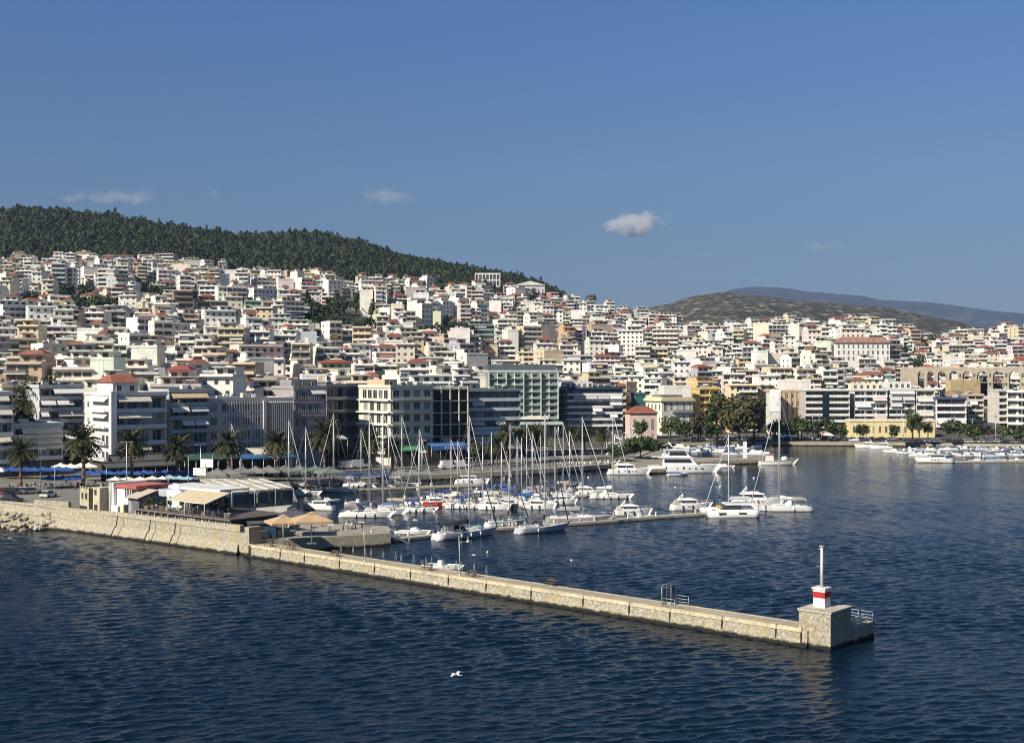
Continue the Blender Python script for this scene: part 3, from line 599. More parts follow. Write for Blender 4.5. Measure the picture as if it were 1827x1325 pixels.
# ------------------------------------------------------------------ the town on the hill
TREEZ = [(131, 534, 40, 14), (164, 577, 30, 14), (196, 559, 20, 10), (252, 521, 24, 9), (272, 501, 18, 8), (295, 536, 28, 11), (60, 560, 12, 6), (340, 560, 14, 8), (596, 585, 46, 40), (624, 600, 30, 12), (640, 552, 12, 20), (560, 566, 18, 12), (160, 560, 26, 14), (659, 577, 18, 16), (722, 569, 10, 18), (795, 599, 22, 10), (828, 607, 22, 12), (775, 614, 20, 9), (687, 594, 18, 10), (475, 579, 18, 12), (624, 501, 12, 8), (838, 526, 12, 9), (875, 534, 12, 9), (945, 524, 16, 8), (1008, 590, 12, 10), (925, 578, 8, 14), (1050, 525, 10, 6), (870, 500, 16, 7), (1465, 590, 10, 12), (1620, 640, 14, 9), (1660, 625, 10, 12), (1640, 665, 14, 10), (1500, 640, 10, 8), (1655, 690, 14, 8), (1770, 715, 22, 14), (510, 520, 10, 6), (400, 510, 10, 6), (90, 600, 10, 6), (30, 660, 8, 10), (1180, 640, 8, 5), (1290, 605, 12, 4), (1155, 570, 9, 6)]
PAL = [((.84, .82, .76), 'white', 78), ((.8, .77, .68), 'off-white', 38), ((.74, .69, .56), 'cream', 18), ((.76, .68, .44), 'pale yellow', 6), ((.62, .53, .38), 'tan', 10), ((.64, .47, .38), 'pink', 2), ((.38, .2, .15), 'brick-red', 1), ((.62, .42, .22), 'orange', 1), ((.45, .46, .46), 'grey', 8), ((.55, .62, .66), 'pale blue', 2), ((.38, .5, .45), 'green-grey', 1), ((.5, .4, .3), 'brown', 4)]
PALW = [p[2] for p in PAL]
NUM = ['', 'one', 'two', 'three', 'four', 'five', 'six', 'seven', 'eight', 'nine', 'ten']
def inside_near(x, y, m=2.5):
    for X0, D0, yaw, w, d, h in NEARB:
        dx, dy = x - X0, y - D0; lx = dx * math.cos(yaw) + dy * math.sin(yaw); ly = -dx * math.sin(yaw) + dy * math.cos(yaw)
        if -m - 5 < lx < w + m + 5 and -m - 5 < ly < d + m + 4: return True
    return False
def specs():
    out = []; D = 345.0
    while D < 1175:
        px0, px1 = -260, 2040
        x = (px0 - CX) / F * D; xe = (px1 - CX) / F * D
        while x < xe:
            u = rnd.random(); w = U(6.5, 11.5) if u < .8 else U(11.5, 19)
            xc = x + w / 2; y = D + U(-8, 8); px = pxof(xc, y); x += w + (U(.1, 1.6) if rnd.random() < .6 else U(3, 8))
            fr = ip(px, FRONT)
            if y < fr + 24 or y > (1125 if px < 960 else 1160): continue
            if px > 1000 and y > 1130: continue
            g = gz(xc, y) + U(-2.2, 1.6)
            if inside_near(xc, y): continue
            py = pyof(y, g + 3)
            if any(((px - a) / rx) ** 2 + ((py - b) / ry) ** 2 < 1 for a, b, rx, ry in TREEZ) or any(((px - a) / rx) ** 2 + ((py - 15 - b) / ry) ** 2 < .8 for a, b, rx, ry in TREEZ): continue
            if px > 1560 and 600 < y < 775 and px < 1900:      # keep the aqueduct and its valley clear
                ta = 760 - (px - 1606) / 344 * 70
                if abs(y - ta) < 16 or (y < ta and px > 1618) : continue
            if 1745 < px < 1840 and y < 660: continue
            far = (y - 400) / 750
            nf = rnd.choice([6, 7, 7, 8]) if y < fr + 90 else (rnd.choice([4, 5, 5, 6, 6, 7]) if far < .35 else rnd.choice([2, 3, 3, 4, 4, 5, 6, 7]) if far < .7 else rnd.choice([2, 2, 3, 3, 4, 5, 6]))
            if y > 1030: nf = min(nf, 4)
            if px > 1590 and 610 < y: nf = min(nf, 4)
            if px > 1480 and px < 1600 and y < 790: nf = min(nf, 3)
            hip = nf <= 4 and rnd.random() < .19
            if hip: nf = min(nf, 3); w = min(w, 11)
            if 930 < px < 1200 and y > 1000: nf = min(nf, 4)
            c = rnd.choices(PAL, PALW)[0]
            yaw = rnd.choice([U(-6, 6), U(0, 26), U(14, 48) if px < 1000 else U(-24, 10)])
            out.append(dict(x=xc, y=y, z=g, w=w, d=U(10, 14), nf=nf, fh=U(2.9, 3.25), col=c[0], cn=c[1], roof='hip' if hip else 'flat', yaw=R(yaw), seed=rnd.random(), px=px, blank=rnd.random() < .13, pent=rnd.random() < .6))
        D += 14.2 + 3.6 * (D - 345) / 800
    return out
def house(s, wall, roof, newb, neww=None):
    """wall, roof: builders; newb() gives the builder of the next balcony"""
    r = random.Random(s['seed']); w, d, nf, fh, col = s['w'], s['d'], s['nf'], s['fh'], s['col']; h = nf * fh
    x0, x1, y0, y1 = -w / 2, w / 2, -d / 2, d / 2
    j = lambda c, a=.05: tuple(max(.01, v * (1 + r.uniform(-a, a))) for v in c)
    col = j(col); wall.box(x0, x1, y0, y1, -9, h, col)
    bc = j((.83, .81, .76) if r.random() < .6 else col, .08); nobal = r.random() < .22; railed = r.random() < .3; dk = r.choice([(.05, .05, .055), (.08, .07, .06), (.04, .05, .07), (.12, .1, .08)])
    n = max(2, int(w / 2.9)); style = r.random()
    def hole(x, y, z, ww, hh, ax):
        if ax == 0: wall.face([(x - ww / 2, y - .04, z), (x + ww / 2, y - .04, z), (x + ww / 2, y - .04, z + hh), (x - ww / 2, y - .04, z + hh)], dk, 'dark_glass')
        elif ax < 0: wall.face([(x - .04, y + ww / 2, z), (x - .04, y - ww / 2, z), (x - .04, y - ww / 2, z + hh), (x - .04, y + ww / 2, z + hh)], dk, 'dark_glass')
        else: wall.face([(x + .04, y - ww / 2, z), (x + .04, y + ww / 2, z), (x + .04, y + ww / 2, z + hh), (x + .04, y - ww / 2, z + hh)], dk, 'dark_glass')
    bx0, bx1 = (x0 + .1, x1 - .1) if style < .6 else ((x0 + .1, x0 + w * .62) if style < .75 else (x0 + w * .35, x1 - .1))
    for k in range(nf):
        z = k * fh
        if not s['blank']:
            for i in range(n):
                x = x0 + w * (i + .5) / n
                if bx0 < x < bx1 and not nobal: hole(x, y0, z + .1, w / n * r.uniform(.7, .96), 2.35, 0)
                else: hole(x, y0, z + .95, 1.2, 1.3, 0)
            if not nobal and (s['roof'] == 'flat' or r.random() < .4):
                b = newb(); dp = 1.6 if s['roof'] == 'flat' else 1.1
                b.box(bx0, bx1, y0 - dp, y0 - .003, z - .15, z + .02, bc)
                b.box(bx0, bx1, y0 - dp - .1, y0 - dp, z - .15, z + (.12 if railed else .98), bc)
                if railed: b.box(bx0, bx1, y0 - dp - .06, y0 - dp - .02, z + .12, z + .95, (.2, .2, .2))
                else: b.box(bx0, bx0 + .1, y0 - dp, y0 - .003, z + .02, z + .98, bc); b.box(bx1 - .1, bx1, y0 - dp, y0 - .003, z + .02, z + .98, bc)
                if r.random() < .22:
                    ac = r.choice([WHITE, (.6, .55, .45), (.55, .25, .12), (.2, .3, .25), (.5, .5, .5), (.65, .5, .3), (.15, .2, .3)]); xa = r.uniform(bx0, bx0 + (bx1 - bx0) * .5); xb = xa + (bx1 - bx0) * .48
                    b.face([(xa, y0 - dp - .3, z + fh - 1.5), (xb, y0 - dp - .3, z + fh - 1.5), (xb, y0, z + fh - .4), (xa, y0, z + fh - .4)], ac, 'fabric')
        if style < .5:
            for i in range(2): hole(x0, y0 + d * (.3 + .4 * i), z + .95, 1.1, 1.25, -1)
        if r.random() < .5: hole(x1, y0 + d * .4, z + .95, 1.1, 1.3, 1)
    if s['roof'] == 'hip':
        e = .6; m = min(w, d) / 2; tc = j(TERRA, .25)
        roof.frust(x0 - e, x1 + e, y0 - e, y1 + e, h + .003, h + m * .42, m * .98, m * .98, m * .98, tc, 'roofing')
        if r.random() < .5: roof.box(x0 + w * .3, x0 + w * .3 + .7, 0, .7, h, h + m * .5 + .6, col)
    else:
        top = j(r.choice([(.42, .4, .37), (.3, .29, .28), (.5, .47, .42), (.38, .24, .18)]), .1)
        roof.box(x0 - .15, x1 + .15, y0 - (.15 if s['blank'] else 1.3), y1 + .15, h, h + .18, bc, top=top)
        for q in ((x0, x1, y0, y0 + .15), (x0, x1, y1 - .15, y1), (x0, x0 + .15, y0 + .15, y1 - .15), (x1 - .15, x1, y0 + .15, y1 - .15)): roof.box(*q, h + .18, h + .85, col)
        if s['pent']:
            pw = w * r.uniform(.35, .85); a = r.uniform(x0, x1 - pw); ph = 2.8
            roof.box(a, a + pw, y0 + d * .35, y1 - .3, h + .18, h + ph, col)
            roof.box(a - .5, a + pw + .3, y0 + d * .22, y1, h + ph, h + ph + .2, bc, top=top)
            for i in range(max(1, int(pw / 3))):
                x = a + pw * (i + .5) / max(1, int(pw / 3)); y = y0 + d * .35 - .04; roof.face([(x - .9, y, h + .3), (x + .9, y, h + .3), (x + .9, y, h + 2.3), (x - .9, y, h + 2.3)], dk, 'dark_glass')
            if r.random() < .2: roof.frust(a - .6, a + pw + .4, y0 + d * .2, y1, h + ph + .203, h + ph + 1.6, pw * .3, pw * .3, d * .3, j(TERRA, .2), 'roofing')
            hh = h + ph + .2
        else: hh = h + .18
        for _ in range(r.randint(1, 3)):
            x = r.uniform(x0 + 1, x1 - 2.5); y = r.uniform(0, y1 - 2); k = r.random()
            if k < .4: roof.box(x, x + 1.8, y, y + 1.6, h + .18, h + r.uniform(1.5, 3.6), r.choice([col, WHITE, GREYP]))
            elif k < .75 and s['y'] < 900:
                roof.face([(x, y, h + .4), (x + 2, y, h + .4), (x + 2, y + 1.2, h + 1.5), (x, y + 1.2, h + 1.5)], (.03, .035, .05), 'dark_glass'); roof.cyl((x, y + 1.3, h + 1.6), (x + 2, y + 1.3, h + 1.6), .3, n=5, col=(.8, .8, .8))
            else: roof.cyl((x, y, h + .1), (x, y, hh + r.uniform(1, 3)), .07, n=4, col=(.3, .3, .3))
def town():
    S = specs(); S.sort(key=lambda s: s['y'])
    q = 2; Wd, Hd = 1827 // q + 1, 1325 // q + 1; buf = np.zeros((Hd, Wd), bool); todo = []
    def rect(x, y, w, z0, z1):
        k = F / y; a = int((CX + (x - w / 2) * k) / q); b = int((CX + (x + w / 2) * k) / q) + 1; t = int((CY - (z1 - H) * k) / q); u = int((CY - (z0 - H) * k) / q) + 1
        return max(a, 0), min(b, Wd), max(t, 0), min(u, Hd)
    N = [(y, x + w / 2 * math.cos(yw), w * math.cos(yw) + d * abs(math.sin(yw)) * .6, h, None) for x, y, yw, w, d, h in NEARB]
    for s in S: todo.append((s['y'], s['x'], s['w'] * 1.02 + 2.5 * abs(math.sin(s['yaw'])), s['nf'] * s['fh'] + 1.5, s))
    for y, x, w, h, s in N: todo.append((y, x, w, h, None))
    for y, x, w, h, s in sorted(todo, key=lambda t: t[0]):
        z = gz(x, y); a, b, t, u = rect(x, y, w, z - 3, z + h)
        v = 0
        if b > a and u > t: v = int((~buf[t:u, a:b]).sum()); buf[t:u, a:b] = True
        if s is not None: s['vis'] = v
    S = [s for s in S if s['vis'] > 3 or s['px'] < 5 or s['px'] > 1822]
    S.sort(key=lambda s: -s['vis']); big = S[:262]; rest = S[262:]
    print('town', len(S), 'rest', len(rest), 'vis', big[-1]['vis'])
    # labels: look first, then neighbours by place
    def band(s):
        y = pyof(s['y'], s['z'])
        fr = ip(s['px'], FRONT)
        if s['y'] < fr + 75: return 'behind the seafront row'
        if s['px'] < 960 and s['y'] > 1040: return 'just under the pine wood'
        if s['y'] > 1000: return 'along the top of the town'
        if s['y'] < 640: return 'at the foot of the slope'
        if s['y'] < 820: return 'on the lower slope'
        return 'on the upper slope'
    Z = [(-999, 'above the blue parasols'), (160, 'above the finned corner block'), (330, 'above the finned office'), (520, 'above the green parasols'), (660, 'above the cream corner hotel'), (790, 'above the blue-glass block'), (900, 'above the green hotel'), (1010, 'above the dark glass block'), (1130, 'above the cream mansion'), (1260, 'above the big park tree'), (1400, 'above the banded office'), (1520, 'above the yellow hall'), (1680, 'above the bastion')]
    def zone(s): return [z for a, z in Z if s['px'] >= a][-1]
    grp = {}
    for s in big:
        kind = 'house' if s['nf'] <= 3 else 'block'
        s['nm'] = ('tiled_house' if s['roof'] == 'hip' else 'house') if kind == 'house' else 'apartment_block'
        wd = 'wide' if s['w'] > 17 else ('narrow' if s['w'] < 11 else '')
        s['look'] = ' '.join(t for t in (wd, s['cn'], NUM[s['nf']] + '-storey', ('blank-walled ' if s['blank'] else '') + kind, 'with tiled roof' if s['roof'] == 'hip' else ('with penthouse' if s['pent'] else '')) if t)
        grp.setdefault((s['look'], band(s), zone(s)), []).append(s)
    for (lk, b, z), ss in grp.items():
        ss.sort(key=lambda s: s['px'])
        for i, s in enumerate(ss):
            s['label'] = '%s %s, %s' % (lk, b, z)
            if len(ss) > 1:
                bb = {'be': 'behind seafront', 'ju': 'under pines', 'al': 'topmost rows', 'at': 'slope foot'}.get(b[:2], b.replace('on the ', '')); zz = z.replace('above the ', 'over ')
                s['label'] = '%s, %s, %s, %s from left' % (lk.replace('with ', ''), bb, zz, ordn(i))
    for s in big:
        w_ = s['label'].split()
        if len(w_) > 16: w_ = [x for x in w_ if x not in ('just', 'the')]
        s['label'] = ' '.join(w_)
        o = root(s['nm'], s['label'], 'house' if 'house' in s['nm'] else 'apartment block', (s['x'], s['y'], s['z']), s['yaw'], 'houses on the town slope')
        wl, rf, bs = MB(), MB(), []
        def nb():
            bs.append(MB()); return bs[-1]
        house(s, wl, rf, nb); wl.build('wall', o); rf.build('roof', o)
        for b in bs: b.build('balcony', o)
    A = MB()
    for s in rest:
        A.T = (s['x'], s['y'], s['z'], math.cos(s['yaw']), math.sin(s['yaw'])); house(s, A, A, lambda: A)
    tag(A.build('distant_houses'), 'mass of small pale apartment houses filling the rest of the hillside', 'houses', kind='stuff')
town()
# ------------------------------------------------------------------ plants
def leaf_crown(mb, cx, cy, cz, rx, ry, rz, n, size, cols, r, lumps=9):
    """many small leaf sprays filling several uneven lumps"""
    L_ = []
    for _ in range(lumps):
        a = r.uniform(0, 2 * PI); e = r.uniform(-.5, 1); q = r.uniform(.35, .7)
        L_.append((cx + rx * q * math.cos(a), cy + ry * q * math.sin(a), cz + rz * e * .6, r.uniform(.38, .62)))
    for i in range(n):
        lx, ly, lz, lr = L_[i % lumps]; v = Vector((r.gauss(0, 1), r.gauss(0, 1), r.gauss(0, 1))).normalized() * (r.random() ** .35)
        p = Vector((lx + v.x * rx * lr, ly + v.y * ry * lr, lz + v.z * rz * lr))
        nn = (v + Vector((r.uniform(-.6, .6), r.uniform(-.6, .6), r.uniform(-.3, .9)))).normalized(); u = nn.orthogonal().normalized(); w = nn.cross(u)
        s = size * r.uniform(.6, 1.4); c = r.choice(cols); k = r.uniform(.7, 1.3); c = tuple(x * k for x in c)
        mb.face([tuple(p + u * s), tuple(p + w * s * .8), tuple(p - u * s * .9), tuple(p - w * s)], c, 'leaf')
GREENS = [(.05, .08, .022), (.035, .06, .02), (.07, .1, .03), (.03, .045, .02)]
OLIVE = [(.09, .085, .03), (.06, .07, .025), (.12, .09, .03), (.04, .055, .02)]
def tree(seed, h=9, r_=4, cols=GREENS, n=420, name='tree', kind='broad'):
    r = random.Random(seed); o = root(name, 'x', 'tree'); t = MB()
    t.cyl((0, 0, -1), (.1, 0, h * .4), .28 * h / 9, .2 * h / 9, 7, (.12, .09, .06), 'bark')
    for i in range(5):
        a = i * 1.3 + r.random(); t.cyl((.1, 0, h * .36), (r_ * .5 * math.cos(a), r_ * .5 * math.sin(a), h * .7), .13, .05, 5, (.12, .09, .06), 'bark')
    t.build('trunk', o); c = MB()
    if kind == 'cypress': leaf_crown(c, 0, 0, h * .55, r_ * .8, r_ * .8, h * .52, n, .5, cols, r, 5)
    else: leaf_crown(c, 0, 0, h * .55, r_, r_, h * .42, n, .5 * (r_ / 4) ** .3, cols, r, 13)
    c.build('crown', o); return o
def palm(seed, h=8.5):
    r = random.Random(seed); o = root('palm_tree', 'x', 'palm tree'); t = MB(); n = 7
    pts = [(math.sin(i * .5) * .12, 0, h * i / n - (.6 if i == 0 else 0)) for i in range(n + 1)]
    t.tube(pts, [.42, .34, .32, .31, .3, .3, .34, .5], 8, (.16, .1, .06), 'bark'); t.build('trunk', o); c = MB(); x0, _, z0 = pts[-1]
    for i in range(130):
        a = i * 2.399 + r.random() * .3; el = r.uniform(-.45, 1.35) if i < 112 else r.uniform(-1., -.3); Lf = r.uniform(3.3, 4.3); dry = el < -.5
        col = (.16, .11, .05) if dry else r.choice([(.035, .05, .018), (.05, .06, .022), (.025, .036, .014), (.09, .085, .035)])
        p = Vector((x0, 0, z0)); d = Vector((math.cos(a) * math.cos(el), math.sin(a) * math.cos(el), math.sin(el))); side = Vector((-math.sin(a), math.cos(a), 0)); k = 6
        pp = [p + d * .2]
        for j in range(k): d = (d + Vector((0, 0, -.20 if not dry else -.1))).normalized(); pp.append(pp[-1] + d * Lf / k)
        for j in range(k):
            wd = .55 * math.sin(PI * (j + .8) / (k + .9)) + .08; a0, b0 = pp[j], pp[j + 1]
            for sg in (-1, 1):
                q = b0 + side * sg * wd + Vector((0, 0, -wd * .55)); q2 = a0.lerp(b0, .35) + side * sg * wd * .9 + Vector((0, 0, -wd * .5))
                c.face([tuple(a0), tuple(a0.lerp(b0, .6)), tuple(q)], col, 'leaf'); c.face([tuple(a0.lerp(b0, .45)), tuple(b0), tuple(q2)], col, 'leaf')
    c.ball((x0, 0, z0 - .1), .55, .55, .7, (.28, .14, .05), 'leaf', 7, 4)
    c.build('crown', o); return o
def pine_wood():
    """the closed pine wood along the ridge"""
    r = random.Random(5); protos = []
    for k in range(4):
        V = []; Fc = []; Cc = []
        for i in range(95):
            t = r.random(); zz = 1.8 + (6.2 if k < 3 else 9) * t; rad = 4.3 * max(.08, math.sin(PI * (.3 + .68 * t))) * r.uniform(.6, 1.05) * (1 if k < 3 else .42); a = r.uniform(0, 2 * PI); p = Vector((rad * math.cos(a), rad * math.sin(a), zz + r.uniform(-.6, .6)))
            nn = Vector((math.cos(a), math.sin(a), r.uniform(-.2, 1.3))).normalized(); u = nn.orthogonal().normalized(); w = nn.cross(u); s = r.uniform(.7, 1.4); b = len(V)
            V += [p + u * s, p + w * s * .9 + nn * .3, p - u * s * .8 - w * s * .5]; Fc.append((b, b + 1, b + 2)); m = r.uniform(.6, 1.35); Cc.append((.04 * m, .058 * m, .02 * m))
        protos.append((np.array([tuple(v) for v in V]), np.array(Fc), np.array(Cc)))
    Vs, Fs, Cs = [], [], []; n = 0; cnt = 0
    D = 1128.0
    while D < 1530:
        x = (-330 - CX) / F * D
        while x < (1075 - CX) / F * D:
            px = pxof(x, D); x += U(4.8, 7.6)
            if px > 920 and rnd.random() < (px - 920) / 80: continue
            zr = ip(px, ZRID)
            if D > 1500 + 20: continue
            yy = D + U(-2.5, 2.5); k = r.choices(range(4), [6, 6, 6, 1])[0]; v, f, c = protos[k]; s = r.uniform(.75, 1.6); a = r.uniform(0, 6.28)
            if px > 700: s *= .85
            co, sn = math.cos(a) * s, math.sin(a) * s
            q = np.empty_like(v); q[:, 0] = v[:, 0] * co - v[:, 1] * sn + x; q[:, 1] = v[:, 0] * sn + v[:, 1] * co + yy; q[:, 2] = v[:, 2] * s * r.uniform(.85, 1.2) + gz(x, yy) - .5
            m = r.uniform(.6, 1.3) * (1 + .5 * noise.noise((x / 45, yy / 45, 9))); Vs.append(q); Fs.append(f + n); Cs.append(c * np.array([m * r.uniform(.9, 1.25), m, m * r.uniform(.85, 1.2)])); n += len(v); cnt += 1
        D += 6
    V = np.concatenate(Vs); Fc = np.concatenate(Fs); Cc = np.concatenate(Cs); print('pines', cnt)
    me = bpy.data.meshes.new('pine_wood'); me.vertices.add(len(V)); me.vertices.foreach_set('co', V.astype(np.float32).ravel())
    me.loops.add(len(Fc) * 3); me.loops.foreach_set('vertex_index', Fc.astype(np.int32).ravel()); me.polygons.add(len(Fc)); me.polygons.foreach_set('loop_start', np.arange(0, len(Fc) * 3, 3, dtype=np.int32))
    me.update(calc_edges=True); me.materials.append(MATS['leaf']); cc = np.ones((len(Fc), 4), np.float32); cc[:, :3] = Cc
    me.color_attributes.new('Col', 'FLOAT_COLOR', 'CORNER').data.foreach_set('color', np.repeat(cc, 3, axis=0).ravel())
    o = put('pine_wood', me); tag(o, 'dense dark pine wood covering the ridge above the town', 'pine wood', kind='stuff')
pine_wood()
def hill_trees():
    ps = [tree(i, 8.5 + i, 4.2, GREENS if i % 2 else [(.03, .05, .02), (.05, .065, .02)], 260) for i in range(3)] + [tree(9, 12, 2.2, GREENS, 240, kind='cypress', name='cypress_tree')]
    spots = {0: [], 1: [], 2: [], 3: []}
    for a, b, rx, ry in TREEZ:
        n = max(1, int(rx * ry / 72))
        for _ in range(n):
            t = U(0, 2 * PI); q = math.sqrt(rnd.random()); px, py = a + rx * q * math.cos(t), b + ry * q * math.sin(t) * .9
            x, y = ground_at(px, py + 5); k = 3 if rnd.random() < (.5 if ry > rx * 1.2 else .05) else rnd.randrange(3)
            spots[k].append((x, y, gz(x, y) - .3, U(0, 6), U(1.1, 1.75)))
    for _ in range(135):
        px = U(-10, 1840); D = U(ip(px, FRONT) + 60, 1100); x, y = PD(px, D)
        if not inside_near(x, y, 0) : spots[rnd.randrange(3)].append((x, y, gz(x, y) - .3, U(0, 6), U(.5, .95)))
    lab = ['dark green bushy tree between hillside houses, {} of its shade from the left', 'bright green round tree between hillside houses, {} of its shade from the left', 'deep green tall-crowned tree between hillside houses, {} of its kind from the left', 'slim pointed dark cypress between hillside houses, {} cypress from the left']
    for k in range(4): many(ps[k], spots[k], lab[k], 'trees among the hillside houses')
hill_trees()
PALMS = [palm(1), palm(2, 8)]
def pal(px, D, ytop, z, k=0): x, y = PD(px, D); return (x, y, z - .1, U(0, 6), (H - (ytop - CY) * D / F - z) / 11.0)
many(PALMS[0], [pal(38, 284, 784, 3.7), pal(148, 290, 762, 3.6), pal(235, 297, 768, 3.6), pal(316, 304, 778, 3.3), pal(408, 318, 770, 2.6), pal(495, 324, 770, 2), pal(580, 345, 753, 1.7), pal(662, 352, 770, 1.7)], '{} tall palm from the left along the left promenade', 'palms along the promenade')
many(PALMS[1], [pal(a, b, c, 1.8) for a, b, c in ((700, 358, 776), (886, 378, 778), (905, 392, 754), (932, 396, 758), (958, 402, 755), (1018, 432, 758), (1043, 436, 760), (1074, 436, 761), (1246, 520, 756), (1640, 520, 742), (1656, 522, 752), (1690, 522, 750), (1745, 520, 754), (1764, 522, 758), (66, 352, 668), (1810, 512, 762), (1430, 524, 745), (1545, 524, 757))], '{} palm from the left in front of the hotels and right-hand quay', 'palms before the seafront hotels')
def bush(px, yb, ht, wd, seed, cols, lab, n=500, z=1.8, name='tree', cat='tree', D=None):
    D = D or (H - z) * F / (yb - CY); x, y = PD(px, D); k = D / F; o = tree(seed, ht * k, wd * k / 2, cols, n, name); o.location = (x, y, z); o['label'] = lab; o['category'] = cat; o['group'] = 'trees by the harbour'; return o
bush(1318, 790, 86, 90, 21, OLIVE, 'huge rounded brown-green tree, biggest in the harbour park', 3600)
bush(1278, 788, 92, 42, 22, GREENS, 'tall dark green tree against the huge park tree', 1500)
bush(1345, 788, 66, 46, 29, OLIVE, 'lower right shoulder tree of the big park clump', 1300)
bush(1250, 786, 60, 44, 23, [(.07, .045, .03), (.05, .04, .025)], 'dull maroon-leaved tree beside the cream mansion', 450)
for i, (px, yb, ht, wd, lb) in enumerate([(1196, 786, 46, 40, 'dark round tree directly before the cream mansion'), (1222, 788, 44, 44, 'dark tree between mansion and maroon tree'), (1268, 790, 40, 40, 'low dark tree below the tall green park tree'), (1144, 786, 38, 30, 'dark round tree covering the pink house corner'), (546, 828, 46, 50, 'bushy green tree by the white shop canopy and green parasols'), (1404, 786, 40, 44, 'light green tree left of the banded office'), (1424, 786, 46, 40, 'dark tree at the foot of the banded office'), (1450, 786, 44, 36, 'feathery grey-green tree before the banded office'), (1478, 786, 46, 34, 'loose dark tree below the dark stair slot'), (1500, 786, 34, 30, 'low tree between banded office and yellow hall'), (1534, 784, 30, 20, 'small dark tree before the left end of the yellow hall'), (1595, 784, 26, 18, 'small round tree in the middle of the yellow hall front'), (1628, 786, 62, 24, 'tall dark weeping tree at the right end of the yellow hall'), (1712, 788, 44, 56, 'broad green tree below the navy loggia block'), (1738, 790, 40, 30, 'dark tree by the foot of the sloping street'), (1790, 788, 30, 30, 'olive tree below the white corner house'), (1822, 790, 34, 30, 'green tree at the right edge by the quay'), (615, 830, 34, 30, 'dark shrub tree behind the white vans'), (880, 826, 40, 24, 'green shrub tree under the blue-glass block'), (850, 828, 40, 24, 'green tree between the frame building and palms')]):
    bush(px, yb, ht, wd, 40 + i, GREENS if i % 3 else [(.05, .075, .02), (.08, .11, .03)], lb, 520)
bush(1383, 787, 42, 34, 77, GREENS, 'dark tree at the foot of the white banner wall', 500)
bush(1142, 829, 44, 76, 61, GREENS, 'wide dense dark green tree on the harbour spit', 2200, z=1.5, D=418)
bush(1103, 828, 30, 44, 62, GREENS, 'low dark hedge-like tree on the harbour spit', 500, z=1.5, D=405)
# ------------------------------------------------------------------ boats
GEL = (.8, .8, .78)
def hull(par, L, B, fb, col=GEL, boot=(.05, .06, .1), stern=.75, name='hull', rake=.1, sheer=.3, stripe=None, round_=.42):
    m = MB(); n = 12; rows = None; rings = []; R_ = []
    for i in range(n + 1):
        t = i / n
        b = B / 2 * (stern + (1 - stern) * math.sin(PI / 2 * min(1, t / round_))) if t < round_ else B / 2 * max(0.0, 1 - ((t - round_) / (1 - round_)) ** 2.1)
        b = max(b, .03); zs = fb * (1 + sheer * t * t)
        def X(z): return L * (t - .5) + rake * L * t ** 3 * (z / fb) - .04 * L * (1 - t) ** 6 * (1 - z / fb)
        lv = [(b, zs), (b * .985, zs * .78), (b * .96, zs * .32), (b * .9, .06), (b * .6, -.35)]
        ring = [(X(z), -y, z) for y, z in lv] + [(X(-.5), 0, -.6)] + [(X(z), y, z) for y, z in reversed(lv)]
        rings.append(ring); R_.append((X(zs), b, zs))
    s = stripe or col; rc = [s, col, boot, boot, boot, boot, boot, boot, col, s]; rc = [s, col, col, boot, boot, boot, boot, col, col, s]
    m.loft(rings, col, 'gelcoat', rc, caps=True)
    o = m.build(name, par); d = MB()
    for i in range(n):
        (xa, ba, za), (xb, bb, zb) = R_[i], R_[i + 1]; d.face([(xa, -ba + .02, za - .06), (xb, -bb + .02, zb - .06), (xb, bb - .02, zb - .06), (xa, ba - .02, za - .06)], (.68, .66, .6), 'gelcoat')
    d.build('deck', par); return R_
def rail(par, R_, h=.55, name='rail', step=2, i0=0):
    m = MB()
    for sg in (-1, 1):
        pts = [(x, sg * max(b - .08, 0), z + h) for x, b, z in R_[i0:]]; m.tube(pts, .025, 3, (.7, .7, .7))
        for x, b, z in R_[i0::step]: m.cyl((x, sg * max(b - .08, 0), z), (x, sg * max(b - .08, 0), z + h), .02, n=3, col=(.7, .7, .7))
    m.build(name, par)
